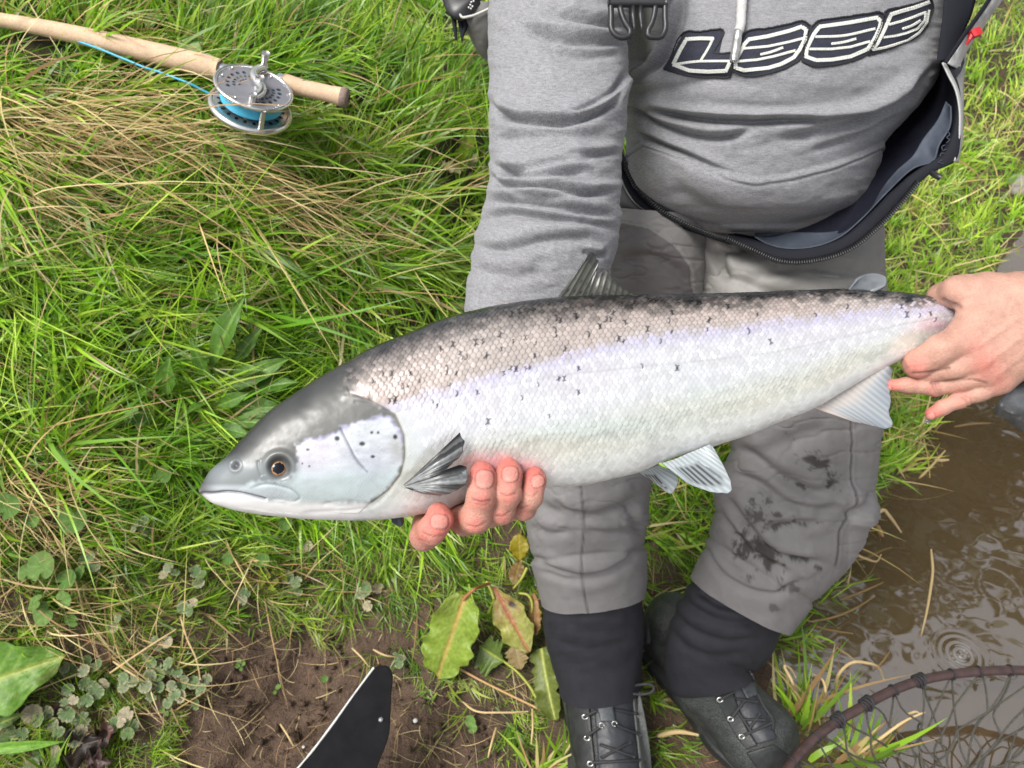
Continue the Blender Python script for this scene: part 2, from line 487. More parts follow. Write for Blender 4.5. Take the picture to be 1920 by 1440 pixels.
bu = nd.new('ShaderNodeBump'); bu.inputs['Distance'].default_value = 1; bu.inputs['Strength'].default_value = 1
lk.new(h, bu.inputs['Height']); lk.new(bu.outputs[0], b.inputs['Normal'])
wv = _noise(2.5, 3, ONE)
mx = nd.new('ShaderNodeMix'); mx.data_type = 'RGBA'; lk.new(wv, mx.inputs[0])
mx.inputs[6].default_value = (.080, .053, .026, 1); mx.inputs[7].default_value = (.112, .076, .040, 1)
lk.new(mx.outputs[2], b.inputs['Base Color'])
wx, wy = axis_(.2, 2.6, .4, 60), axis_(-.5, 4, .5, 60)
WX, WY = np.meshgrid(wx, wy, indexing='ij')
tag(mk('river_water', np.stack([WX, WY, WX * 0 + WATER_Z], -1), grid_faces(len(wx), len(wy)), m), 'brown muddy water of the river', kind='structure')

# ------------------------------------------------------------------ where a picture ray meets the bank
gs = 12
qx, qy = np.arange(-400, 2330, gs), np.arange(-330, 1800, gs)
QX, QY = np.meshgrid(qx, qy, indexing='ij')
kk = -(QY - 720) / FPX
lo = np.full(QX.shape, .5); hi = np.full(QX.shape, np.nan)
dprev = .5
for dstep in np.concatenate([np.arange(.6, 3.2, .08), np.arange(3.3, 9, .3)]):
    W = P(QX, QY, dstep)
    hit = (W[..., 2] < TZ0(W[..., 0], W[..., 1])) & np.isnan(hi)
    hi[hit] = dstep; lo[hit] = dprev; dprev = dstep
hi = np.where(np.isnan(hi), 9, hi)
for _ in range(8):
    mid = (lo + hi) / 2; W = P(QX, QY, mid)
    below = W[..., 2] < TZ0(W[..., 0], W[..., 1])
    hi = np.where(below, mid, hi); lo = np.where(below, lo, mid)
DMAP = hi
def gdepth(px, py):
    u = np.clip((np.asarray(px, float) - qx[0]) / gs, 0, len(qx) - 1.001); v = np.clip((np.asarray(py, float) - qy[0]) / gs, 0, len(qy) - 1.001)
    i, j = u.astype(int), v.astype(int); u, v = u - i, v - j
    return DMAP[i, j]*(1-u)*(1-v) + DMAP[i+1, j]*u*(1-v) + DMAP[i, j+1]*(1-u)*v + DMAP[i+1, j+1]*u*v
def G(px, py, lift=0.0):
    """place on the bank under a photo position"""
    W = P(px, py, gdepth(px, py)); W[..., 2] = TZ(W[..., 0], W[..., 1]) + lift
    return W

# ------------------------------------------------------------------ grass
NB = np.array([0, -.62, .78])                            # roughly out of the slope
def blades(name, px, py, ang, L, w, lift, cols, mat, label, seg=6, curl=.5, root=None, droop=.6):
    n = len(px)
    R0 = G(px, py, -.004) if root is None else root
    cx, cy = np.cos(ang), np.sin(ang)
    D = cx[:, None] * CR - cy[:, None] * CU              # direction as seen from in front
    D = D + .25 * rng.normal(size=(n, 1)) * CF
    side_d = np.cross(D, NB); side_d /= np.linalg.norm(side_d, axis=1, keepdims=True)
    t = np.linspace(0, 1, seg + 1)[None, :, None]
    cv = rng.normal(size=(n, 1, 1)) * curl
    path = (R0[:, None] + L[:, None, None] * (D[:, None] * (t * (.75 + .25 * t)) + side_d[:, None] * cv * t**2 * .5
            + NB * (lift[:, None, None] * (t - droop * t**2.2))))
    path[..., 2] = np.maximum(path[..., 2], TZ0(path[..., 0], path[..., 1]) - .004) if n < 70000 else path[..., 2]
    tg = np.gradient(path, axis=1)
    fac = rng.normal(size=(n, 1, 3)) * .55 + np.array([0, -S2, S2])
    wv = np.cross(tg, np.broadcast_to(fac, tg.shape)); wv /= np.linalg.norm(wv, axis=-1, keepdims=True) + 1e-9
    prof = np.clip(1.0 - t**2.2, .03, 1) * np.clip(.55 + 2.2 * t, 0, 1)
    wv = wv * prof * w[:, None, None] * .5
    V = np.stack([path - wv, path + wv], 2)              # n, seg+1, 2, 3
    f = []
    for s in range(seg):
        f.append(np.stack([2*s + 0*np.arange(n), 2*s + 1 + 0*np.arange(n), 2*s + 3 + 0*np.arange(n), 2*s + 2 + 0*np.arange(n)], 1) + (np.arange(n) * 2 * (seg + 1))[:, None])
    col = np.broadcast_to(cols[:, None, None, :], V.shape)
    o = mk(name, V, np.concatenate(f), mat, col=col)
    return tag(o, label, kind='stuff')

SKIPW = lambda px, py: G(px, py)[:, 2] > WATER_Z + .015
def sample(n, x0, x1, y0, y1, dens):
    px = rng.uniform(x0, x1, n); py = rng.uniform(y0, y1, n)
    k = (rng.uniform(size=n) < dens(px, py)) & SKIPW(px, py)
    return px[k], py[k]

def thick(px, py):                                       # how closely the turf stands
    d = np.ones_like(px)
    low = sstep(930, 1080, py) * (1 - sstep(420, 720, px)); d *= 1 - .15 * low
    mid = sstep(1040, 1130, py) * sstep(420, 560, px) * (1 - sstep(1150, 1300, px)); d *= 1 - .15 * mid
    d *= 1 - .985 * soilmask(px, py)
    d *= 1 - .12 * sstep(850, 1000, py) * sstep(200, 330, px) * (1 - sstep(650, 760, px))
    d *= .75 + .45 * vnoise(px / 70, py / 70, 0, 8)
    return np.clip(d, 0, 1)

def strawness(px, py):
    d = 0.022 + 0 * px
    for (cx, cy, rx, ry, a, s) in [(90, 235, 230, 85, .2, 1.), (330, 305, 270, 48, .30, .95), (520, 410, 200, 42, .25, .55), (130, 30, 170, 40, .4, .7), (130, 380, 260, 45, .2, .55),
                                   (60, 950, 150, 110, .5, .7), (30, 1150, 260, 60, .1, .5), (760, 250, 110, 120, 1., .16), (590, 120, 80, 50, .6, .18), (640, 520, 110, 40, .4, .16), (250, 1230, 200, 80, .3, .35), (480, 1060, 160, 60, .2, .35)]:
        u = ((px - cx) * math.cos(a) + (py - cy) * math.sin(a)) / rx; v = (-(px - cx) * math.sin(a) + (py - cy) * math.cos(a)) / ry
        d = np.maximum(d, s * np.exp(-(u * u + v * v)))
    return d
def greens(n, px, py):
    pal = np.array([[.160, .310, .014], [.215, .380, .020], [.085, .205, .010], [.300, .440, .045], [.120, .235, .030], [.340, .430, .080]])
    c = pal[rng.choice(6, n, p=[.24, .24, .20, .14, .10, .08])] * rng.uniform(.80, 1.70, (n, 1))
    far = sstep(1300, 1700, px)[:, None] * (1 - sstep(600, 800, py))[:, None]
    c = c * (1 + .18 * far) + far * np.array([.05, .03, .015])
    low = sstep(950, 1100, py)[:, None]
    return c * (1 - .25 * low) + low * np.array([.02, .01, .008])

def flow(px, py):
    """lie of the grass in the picture, radians, 0 to the right, positive downwards"""
    a = np.full(px.shape, math.radians(10.))
    tl = (1 - sstep(500, 800, px)) * sstep(90, 240, py) * (1 - sstep(620, 760, py)); a = a + tl * math.radians(14)
    a = a - math.radians(75) * (1 - sstep(60, 200, py)) * (1 - sstep(800, 1000, px))
    a = a - math.radians(60) * sstep(640, 760, px) * (1 - sstep(430, 560, py))
    a = a + math.radians(60) * sstep(500, 640, px) * sstep(480, 620, py)
    a = a - math.radians(55) * sstep(700, 900, py) * (1 - sstep(400, 560, px))
    return a

def tufts(nt, x0, x1, y0, y1, dens, per, L0, w0, sig, label, aim, seed_f, lift0=(.25, .95), spread=30, sdl=.35):
    cx, cy = sample(nt, x0, x1, y0, y1, dens)
    m = rng.integers(per[0], per[1], len(cx)); k = np.repeat(np.arange(len(cx)), m); n = len(k)
    px = cx[k] + rng.normal(size=n) * sig; py = cy[k] + rng.normal(size=n) * sig * .8
    ta = aim(cx, cy) + rng.normal(size=len(cx)) * math.radians(24) + math.radians(60) * vnoise(cx / seed_f, cy / seed_f, 0, 17)
    tl = np.clip(rng.lognormal(math.log(L0), sdl, len(cx)), L0 * .4, L0 * 2.4)
    small = sstep(900, 1080, py) * (px < 1340)
    L = tl[k] * rng.uniform(.45, 1.15, n) * (1 - .42 * small)
    tw = np.clip(rng.lognormal(math.log(w0), .38, len(cx)), w0 * .5, w0 * 2.3)
    w = tw[k] * rng.uniform(.6, 1.2, n) * (1 - .30 * small)
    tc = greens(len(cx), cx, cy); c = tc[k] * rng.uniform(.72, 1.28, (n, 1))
    yl = rng.uniform(size=n) < .06; c[yl] = pal_dry[rng.choice(5, yl.sum())]
    ok = SKIPW(px, py); px, py, L, w, c, k = px[ok], py[ok], L[ok], w[ok], c[ok], k[ok]; n = len(px)
    return blades('grass', px, py, ta[k] + rng.normal(size=n) * math.radians(spread), L, w, rng.uniform(*lift0, n), c, MAT['grass'], label, curl=.6)
pal_dry = np.array([[.46, .34, .17], [.36, .25, .12], [.55, .44, .25], [.28, .18, .085], [.42, .36, .17]])
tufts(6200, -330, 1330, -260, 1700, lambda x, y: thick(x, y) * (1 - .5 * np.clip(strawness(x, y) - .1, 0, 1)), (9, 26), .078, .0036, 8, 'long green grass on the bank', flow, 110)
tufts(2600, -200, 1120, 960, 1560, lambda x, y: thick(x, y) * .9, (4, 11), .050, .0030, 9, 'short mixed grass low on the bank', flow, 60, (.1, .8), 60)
tufts(1300, -330, 1330, -260, 1150, lambda x, y: thick(x, y) * (1 - .5 * np.clip(strawness(x, y) - .1, 0, 1)), (4, 12), .13, .0048, 10, 'taller grass blades standing out of the turf', flow, 90, (.3, .8), 24)
tufts(5200, 1280, 2300, -150, 1200, lambda x, y: np.ones_like(x) * .95, (7, 15), .060, .0052, 9, 'short bright grass behind the angler', lambda x, y: np.full(x.shape, math.radians(-75.)), 60, (.2, .9), 50)

# bleached straw combed through the turf
px, py = sample(52000, -330, 1330, -260, 1600, lambda x, y: strawness(x, y)**1.35 * np.clip(thick(x, y) + .15, 0, 1) * .95)
n = len(px)
ang = math.radians(6) + math.radians(14) * sstep(100, 500, px) + rng.normal(size=n) * (math.radians(9) + math.radians(50) * (1 - strawness(px, py))**2) + math.radians(30) * vnoise(px / 160, py / 160, 0, 12) + (py > 800) * rng.normal(size=n) * .9
pal = np.array([[.60, .44, .20], [.50, .33, .15], [.70, .57, .30], [.34, .21, .10], [.56, .48, .20]])
cols = pal[rng.choice(5, n)] * rng.uniform(.7, 1.15, (n, 1))
blades('dry_grass', px, py, ang, np.clip(rng.lognormal(math.log(.16), .45, n), .05, .38) * (1 - .4 * (py > 900)), rng.uniform(.0012, .0030, n), rng.uniform(.25, 1.1, n), cols, MAT['dry'], 'bleached dry straw in the turf', seg=7, curl=.35, droop=.8)
px, py = sample(5000, 1290, 2200, -100, 1000, lambda x, y: .25 + .45 * (vnoise(x / 90, y / 90, 0, 3) > .2))
n = len(px)
blades('dry_grass', px, py, rng.uniform(0, 6.28, n), rng.uniform(.06, .2, n), rng.uniform(.0025, .005, n), rng.uniform(.2, .9, n), (pal[rng.choice(5, n)] + np.array([.05, .08, 0])) * rng.uniform(.7, 1.1, (n, 1)), MAT['dry'], 'dry straw in the grass behind the angler', seg=5)

# thin dead stems and rootlets over the bare soil
px = rng.uniform(150, 1090, 520); py = rng.uniform(1090, 1520, 520); n = len(px)
blades('root_fibres', px, py, rng.uniform(0, 6.28, n), rng.uniform(.02, .09, n), rng.uniform(.0007, .0017, n), rng.uniform(.05, .3, n), pal[rng.choice(5, n)] * rng.uniform(.4, 1.0, (n, 1)), MAT['dry'], 'thin dead stems and rootlets on the bare soil', seg=6, curl=.9, droop=.9)

# crumbs of earth
ico = bmesh.new(); bmesh.ops.create_icosphere(ico, subdivisions=2, radius=1)
iv = np.array([v.co[:] for v in ico.verts]); ifc = np.array([[v.index for v in f.verts] for f in ico.faces]); ico.free()
px, py = rng.uniform(250, 1100, 900), rng.uniform(1130, 1560, 900)
k = soilmask(px, py) > .4; px, py = px[k], py[k]; n = len(px)
r = np.clip(rng.lognormal(math.log(.0028), .6, n), .001, .013)
c = G(px, py); c[:, 2] -= .002
Vc = iv[None] * (1 + .35 * vnoise(iv[None, :, 0] * 1.7 + np.arange(n)[:, None] * 3.1, iv[None, :, 1] * 1.7, iv[None, :, 2] * 1.7, 4))[..., None] * r[:, None, None] * rng.uniform(.6, 1.2, (n, 1, 3)) + c[:, None]
cc = np.broadcast_to((np.array([.090, .057, .039]) * rng.uniform(.7, 1.3, (n, 1)))[:, None], Vc.shape)
tag(mk('soil_crumbs', Vc, (ifc[None] + (np.arange(n) * len(iv))[:, None, None]).reshape(-1, 3), MAT['soil'], col=cc), 'crumbs of brown earth on the bare patch', kind='stuff')

# ------------------------------------------------------------------ a tree over the far side of the water (seen only as its reflection)
def tree(bx, by, h, cr, nleaf, seed, label):
    r2 = np.random.default_rng(seed)
    bz = float(TZ(np.array([bx]), np.array([by]))[0])
    root = empty('tree', (bx, by, bz), label, 'tree')
    tp = np.array([[bx, by, bz - .2], [bx + .1, by, bz + h * .3], [bx - .05, by + .1, bz + h * .6], [bx, by, bz + h * .92]])
    mb = MB(); mb.add(*tube(resample(tp, 14), np.linspace(.16, .03, 14), 10))
    cl = []
    for i in range(16):
        a = r2.uniform(0, 6.28); z0 = r2.uniform(.28, .85) * h; ln = cr * r2.uniform(.6, 1.0) * (1.15 - z0 / h * .6)
        e = np.array([bx + math.cos(a) * ln, by + math.sin(a) * ln, bz + z0 + ln * .5])
        mb.add(*tube(resample([[bx, by, bz + z0], [(bx + e[0]) / 2, (by + e[1]) / 2, bz + z0 + ln * .35], e], 8), np.linspace(.05, .012, 8), 6)); cl.append(e); cl.append((e + [bx, by, bz + z0 + ln * .4]) / 2)
    mb.build('trunk', MAT['bark'], root)
    cl = np.array(cl); k = r2.integers(0, len(cl), nleaf)
    c = cl[k] + r2.normal(size=(nleaf, 3)) * cr * .20
    u = r2.normal(size=(nleaf, 3)); u /= np.linalg.norm(u, axis=1, keepdims=True); v = np.cross(u, r2.normal(size=(nleaf, 3))); v /= np.linalg.norm(v, axis=1, keepdims=True)
    s = r2.uniform(.05, .11, (nleaf, 1))
    V = np.stack([c - u * s, c + v * s * .5, c + u * s, c - v * s * .5], 1)
    mk('crown', V, np.arange(nleaf * 4).reshape(-1, 4), MAT['treeleaf'], root, smooth=False)
tree(2.7, 5.5, 8.2, 2.4, 28000, 3, 'leafy tree standing over the far edge of the river')
# ------------------------------------------------------------------ the salmon
ftop = np.array([(373, 919), (386, 894), (423, 857), (465, 811), (507, 769), (548, 740), (590, 712), (632, 688), (694, 653), (757, 627), (819, 602), (873, 585), (932, 573), (990, 564), (1060, 557), (1192, 553), (1335, 550), (1431, 547), (1585, 542), (1661, 546), (1743, 555), (1786, 565), (1860, 577)], float)
fbot = np.array([(373, 923), (390, 938), (423, 952), (486, 965), (548, 971), (632, 976), (715, 975), (782, 966), (840, 955), (869, 943), (930, 930), (1023, 915), (1096, 910), (1158, 896), (1206, 883), (1240, 867), (1335, 838), (1407, 814), (1479, 785), (1527, 766), (1575, 738), (1623, 709), (1671, 684), (1709, 667), (1747, 646), (1767, 633), (1800, 617), (1860, 610)], float)
band = np.array([(560, 880), (600, 850), (640, 800), (680, 770), (740, 757), (798, 740), (861, 719), (923, 702), (965, 690), (1060, 665), (1096, 656), (1192, 636), (1287, 622), (1383, 612), (1479, 600), (1575, 588), (1637, 580), (1800, 572)], float)
latl = np.array([(740, 775), (900, 730), (1072, 701), (1240, 684), (1383, 670), (1455, 660), (1575, 634), (1695, 608), (1800, 590)], float)
gillr = np.array([(648, 738), (690, 748), (715, 761), (740, 776), (757, 815), (759, 857), (750, 890), (727, 919), (694, 944), (640, 962)], float)
cheek = np.array([(553, 833), (570, 826), (592, 822), (606, 817), (626, 810), (637, 800), (650, 799), (665, 794), (694, 784), (715, 778), (733, 780), (746, 796), (756, 815), (759, 857), (750, 890), (727, 919), (694, 944), (560, 950), (470, 934), (430, 924), (470, 900), (510, 902), (543, 895), (553, 880)], float)

def fdepth(x): return .585 + .155 * (np.asarray(x, float) - 373) / (1790 - 373)
NS, NF, NBK = 1150, 262, 40
s = np.linspace(0, 1, NS)
fx = 373 + (1858 - 373) * np.where(s < .12, .05 * (s / .12)**2 * 1.0 + 0, 0)
_lin = np.linspace(0, 1, NS)
fx = 373 + 1485 * (0.90 * _lin + 0.10 * _lin**2)
fx = np.concatenate([373 + 8 * np.linspace(0, 1, 14)[:-1]**2, fx[fx > 380.5]]); NS = len(fx)
yt, yb = spl(fx, ftop[:, 0], ftop[:, 1]), spl(fx, fbot[:, 0], fbot[:, 1])
yc, hh = (yt + yb) / 2, np.maximum((yb - yt) / 2, .6)
thk = spl(fx, [373, 400, 450, 540, 650, 760, 950, 1200, 1450, 1650, 1780, 1860], [.002, .012, .021, .030, .037, .041, .046, .044, .034, .022, .015, .010])
ph = np.concatenate([np.linspace(-math.pi / 2, math.pi / 2, NF, endpoint=False), np.linspace(math.pi / 2, 1.5 * math.pi, NBK, endpoint=False)])
sp_, cp_ = np.sin(ph), np.cos(ph)
cps = np.sign(cp_) * np.abs(cp_)**.92
FX = np.repeat(fx[:, None], len(ph), 1)
FY = yc[:, None] - hh[:, None] * sp_[None]
FD = fdepth(fx)[:, None] - thk[:, None] * cps[None]
# the picture shows the outline of the bulging flank: undo the small parallax of the bulge
FV = P(FX, FY, FD)
qx_, qy_ = FX, FY
front = np.broadcast_to(cp_[None] > -.02, FX.shape)

# girth and length coordinates in photo px for the scales
mmpx = fdepth(fx)[:, None] / FPX
gstep = np.linalg.norm(np.diff(FV, axis=1), axis=2)
gg = np.concatenate([np.zeros((NS, 1)), np.cumsum(gstep, 1)], 1) / mmpx
mid = np.argmin(np.abs(ph)); gg = gg - gg[:, mid:mid + 1]
lat_y = np.interp(fx, latl[:, 0], latl[:, 1])
Lx, Ly = 11.2, 8.8
grow = (hh / hh[np.searchsorted(fx, 1000)])[:, None]
rowk = np.clip(grow, .42, 1.02)**.72
a_ = np.cumsum(np.gradient(fx) * 1.03 / (.62 + .38 * np.clip(hh / 180, .3, 1))); a_ = a_[:, None] / Lx
a_ = a_ + .20 * (gg / (Ly * rowk)) * .12
b_ = gg / (Ly * rowk)
hsc = np.full(FX.shape, -1.0); bestc = np.full(FX.shape, 1e9); edge_ = np.zeros(FX.shape); cid = np.zeros(FX.shape); tiltx = np.zeros(FX.shape)
for dj in (-1, 0, 1):
    j = np.floor(b_ + .5) + dj
    off = np.where(np.mod(j, 2) == 0, 0, .5)
    for di in (-2, -1, 0, 1):
        i = np.floor(a_ - off) + di
        jx = (hash3(i, j, i * 0, 5) - .5) * .16; jy = (hash3(i, j, i * 0, 6) - .5) * .14
        lx, ly = a_ - (i + off + jx), b_ - (j + jy)
        rr = np.hypot(lx / 1.16, ly / .98)
        key = i + off
        ok = (rr < 1) & (lx > -.2) & (key < bestc)
        hv = .5 + .5 * lx - .30 * rr**4
        rnd = hash3(i, j, i * 0, 9)
        hsc = np.where(ok, hv + (rnd - .5) * .45 * ly + (hash3(i, j, i * 0, 12) - .5) * .40 * lx + (rnd - .5) * .12, hsc); edge_ = np.where(ok, rr, edge_); cid = np.where(ok, rnd, cid); bestc = np.where(ok, key, bestc)
hsc = np.where(hsc < -.5, 0, hsc)

gd_, gs_, gt_ = polydist(qx_, qy_, resample(gillr, 60))
headx = np.interp(qy_, [560, 700, 738, 748, 761, 776, 815, 857, 890, 919, 944, 990], [690, 640, 655, 690, 715, 740, 757, 759, 750, 727, 694, 640])
sd_head = qx_ - headx                                     # <0 on the head
body_m = sstep(-2, 10, sd_head)
topd = qy_ - yt[:, None]                                  # px below the back
botd = yb[:, None] - qy_
belly_fade = 1 - .55 * sstep(75, 20, botd) 
gillflap = sstep(-6, 75, sd_head + 14 * vnoise(qx_ / 20, qy_ / 20, 0, 3))
nearpec = sstep(30, 80, sd_head) * 1
low = sstep(1.0, 0, np.clip((850 - qy_) / 60, 0, 1))
scale_amp = (1 - .30 * sstep(-10, 40, qy_ - np.interp(fx, band[:, 0], band[:, 1])[:, None])) * body_m * np.where(qy_ > 790, gillflap * sstep(15, 90, sd_head), gillflap) * belly_fade
disp = .00085 * scale_amp * (.85 + .35 * vnoise(qx_ / 35, qy_ / 20, 0, 66)) * (hsc - .4)
disp += .00045 * np.exp(-((gd_ - 4) / 9.)**2) * (sd_head < 0) * (botd > 14) - .00022 * np.exp(-(gd_ / 4.5)**2) * (sd_head > -3) * (botd > 10)
# gill cover plates, jaw, eye socket, nostril, lateral line
def groove(pts, w, a, fade=True):
    d, sgn, t = polydist(qx_, qy_, resample(pts, 40))
    f = sstep(0, .12, t) * sstep(0, .12, 1 - t) if fade else 1
    return -a * np.exp(-(d / w)**2) * f
disp += groove([(637, 800), (646, 818), (657, 840), (666, 858), (676, 872), (688, 884)], 3.0, .0009)
disp += groove([(372, 925), (400, 925), (423, 923), (448, 925), (465, 928), (482, 932), (498, 936)], 3.0, .0022, False)
disp += groove([(470, 914), (500, 908), (530, 912), (552, 922), (562, 934), (553, 940), (530, 937), (500, 936)], 3.2, .0006)
disp += groove([(700, 945), (640, 940), (600, 947)], 4, .0006) + groove([(560, 962), (640, 958), (700, 948), (745, 905)], 4, .0005)
disp += groove([(661, 753), (690, 757), (715, 766)], 3.5, .0003)
disp += groove([(484, 862), (486, 880), (492, 894)], 3, .0006) + groove([(490, 858), (492, 878), (498, 892)], 2.5, .0004)
EYE = (523, 877)
er = np.hypot(qx_ - EYE[0] - 2, (qy_ - EYE[1]) * 1.02)
disp += -.0045 * np.exp(-(er / 18)**4) + .0022 * np.exp(-((er - 27) / 8)**2) * (.35 + .65 * sstep(14, -14, qy_ - EYE[1]))
disp += -.0020 * np.exp(-(np.hypot(qx_ - 442, qy_ - 873) / 6)**2) + .0008 * np.exp(-((np.hypot(qx_ - 442, qy_ - 873) - 10) / 4)**2)
disp += body_m * -.00022 * np.exp(-((qy_ - lat_y[:, None]) / 2.4)**2)
disp += (1 - body_m) * .00010 * fbm(qx_ / 16, qy_ / 16, 0, 3, 61) * sstep(150, 90, np.hypot(qx_ - 640, qy_ - 870))
disp += .0012 * fbm(qx_ / 120, qy_ / 90, 0, 2, 62) * .5 + .0004 * fbm(qx_ / 40, qy_ / 26, 0, 2, 63)
nrm = grid_normals(FV)
cenv = P(fx, yc, fdepth(fx))[:, None]
if np.sum(nrm * (FV - cenv)) < 0: nrm = -nrm
FV = FV + nrm * np.where(front, disp, 0)[..., None] * sstep(0, 12, fx - 373)[:, None, None]

# --- skin colours (pigment, with the glitter of the scales painted in)
C3 = lambda *c: np.array(c, float)
yband = np.interp(fx, band[:, 0], band[:, 1])[:, None]
jag = 6 * (cid - .5) * 1.6 + 3 * vnoise(qx_ / 7, qy_ / 7, 0, 71) + 2.5 * vnoise(qx_ / 40, qy_ / 40, 0, 72)
below = sstep(-12, 14, qy_ - yband + jag)
dark = C3(.012, .013, .015); bronze = C3(.47, .42, .39); lilac = C3(.735, .725, .775); silver = C3(.755, .765, .775); green = C3(.62, .70, .665); cream = C3(.76, .74, .66); white = C3(.76, .78, .77)
wback = np.interp(fx, [600, 760, 950, 1100, 1400, 1700, 1800], [82, 74, 68, 60, 40, 28, 24])[:, None]
bk = sstep(.0, 1.1, (topd + 9 * vnoise(qx_ / 25, qy_ / 12, 0, 73) + 10 * (cid - .5)) / wback)
up = dark * (1 - bk)[..., None] + bronze * bk[..., None]
pinkb = .5 + .5 * vnoise(qx_ / 180, qy_ / 70, 0, 74)
up = up * (1 + bk[..., None] * (C3(.10, -.02, -.05) * pinkb[..., None]))
fr = np.clip((qy_ - yband) / np.maximum(yb[:, None] - yband, 20), 0, 1)[..., None]
lowc = lilac * (1 - sstep(.0, .30, fr)) + silver * sstep(.0, .30, fr)
lowc = lowc * (1 - sstep(.40, .62, fr)) + (green * (.55 + .45 * vnoise(qx_ / 130, qy_ / 40, 0, 75)[..., None]) + cream * (.45 - .45 * vnoise(qx_ / 130, qy_ / 40, 0, 75)[..., None])) * sstep(.40, .62, fr)
lowc = lowc * (1 - sstep(.72, .95, fr)) + white * sstep(.72, .95, fr)
pinkish = np.exp(-((fr - .22) / .18)**2) * (.5 + .5 * vnoise(qx_ / 90, qy_ / 60, 0, 76)[..., None])
lowc = lowc * (1 - .06 * pinkish * C3(0, .8, .3))
col = up * (1 - below)[..., None] + lowc * below[..., None]
vio = np.exp(-((qy_ - yband + jag - 9) / 10)**2) * body_m * (.25 + .6 * cid)
col = col * (1 - .55 * vio[..., None]) + C3(.42, .37, .66) * .55 * vio[..., None]
col = col * (1 - .50 * (scale_amp * sstep(.80, 1.0, edge_))[..., None] * (1 - .50 * below[..., None])) * (1 + .22 * (cid - .5))[..., None]  # scale rims darkened in colour to imitate glitter
col = col * (1 - .12 * (body_m * np.exp(-((qy_ - lat_y[:, None]) / 2.0)**2))[..., None])
# head
hd = 1 - body_m
hgrey = C3(.092, .093, .086); hdark = C3(.014, .015, .016)
k = sstep(-5, 85, topd + 8 * vnoise(qx_ / 30, qy_ / 30, 0, 77))
hc = hdark * (1 - k[..., None]) + hgrey * k[..., None]
k = sstep(640, 520, qx_) * sstep(30, 80, topd); hc = hc * (1 - .0 * k[..., None])
hc = hc * (1 + .12 * fbm(qx_ / 35, qy_ / 22, 0, 3, 78))[..., None]
cd_, cs_, ct_ = polydist(qx_, qy_, np.vstack([cheek, cheek[:1]]))
cin = np.where(inpoly(qx_, qy_, cheek), cd_, -cd_) + 3.5 * vnoise(qx_ / 6, qy_ / 6, 0, 79) + 3 * vnoise(qx_ / 18, qy_ / 18, 0, 80)
ck = sstep(-3.5, 8, cin)
chc = C3(.57, .595, .62) * (1 + .22 * fbm(qx_ / 26, qy_ / 9, 0, 4, 81) + .12 * fbm(qx_ / 5, qy_ / 2.2, 0, 2, 82))[..., None]
k = sstep(860, 900, qy_)[..., None]; chc = chc * (1 - k) + C3(.55, .64, .65) * k
k = np.exp(-(np.hypot((qx_ - 590), (qy_ - 850)) / 45)**2)[..., None]; chc = chc * (1 - .35 * k) + C3(.62, .50, .62) * .35 * k
k = np.exp(-(np.hypot((qx_ - 745) / 14, (qy_ - 838) / 20))**2)[..., None]; chc = chc * (1 - .45 * k) + C3(.22, .18, .14) * .45 * k
k = np.exp(-((qx_ - 690) / 40.)**2 - ((qy_ - 870) / 35.)**2)[..., None]; chc = chc * (1 - .25 * k) + C3(.36, .36, .50) * .25 * k
k = (np.exp(-(np.abs(cin - 2) / 4.5)**2) * (qy_ < 830) * (qx_ > 545))[..., None]; chc = chc * (1 - .6 * k) + C3(.38, .36, .66) * .6 * k
hc = hc * (1 - ck[..., None]) + chc * ck[..., None]
k = sstep(0, 40, 620 - qx_) * sstep(845, 880, qy_) * (1 - ck); hc = hc * (1 - .45 * k[..., None]) + C3(.30, .34, .36) * .45 * k[..., None]
jawk = sstep(-6, 8, qy_ - np.interp(qx_, [373, 400, 423, 465, 500, 560, 640, 700, 760], [922, 926, 925, 929, 937, 940, 944, 944, 930])); hc = hc * (1 - jawk[..., None]) + C3(.80, .80, .79) * jawk[..., None]
ud = sstep(905, 915, qy_) * (1 - jawk) * sstep(560, 520, qx_); hc = hc * (1 - .6 * ud[..., None]) + C3(.48, .52, .55) * .6 * ud[..., None]
sn = np.exp(-(np.hypot(qx_ - 376, (qy_ - 914)) / 22)**2)[..., None]; hc = hc * (1 - .85 * sn) + C3(.04, .035, .036) * .85 * sn
mouth = polydist(qx_, qy_, resample([(372, 925), (400, 925), (423, 923), (448, 925), (465, 928), (482, 932), (498, 936)], 40))[0]
k = np.exp(-(mouth / 2.2)**2)[..., None]; hc = hc * (1 - .85 * k) + C3(.07, .06, .09) * .85 * k
k = (np.exp(-(polydist(qx_, qy_, resample([(470, 914), (500, 908), (530, 912), (552, 922), (562, 934), (553, 940)], 40))[0] / 2.2)**2))[..., None]; hc = hc * (1 - .4 * k) + C3(.22, .25, .30) * .4 * k
k = np.exp(-(polydist(qx_, qy_, resample([(637, 800), (646, 818), (657, 840), (666, 858), (676, 872), (688, 884)], 40))[0] / 1.8)**2)[..., None]; hc = hc * (1 - .7 * k) + C3(.09, .09, .14) * .7 * k
k = np.exp(-(np.maximum(er - 17, 0) / 7)**2)[..., None]; hc = hc * (1 - .85 * k) + C3(.055, .058, .060) * .85 * k
k = np.exp(-(np.hypot((qx_ - 442) / 7, (qy_ - 873) / 8))**4)[..., None]; hc = hc * (1 - .8 * k) + C3(.04, .04, .045) * .8 * k
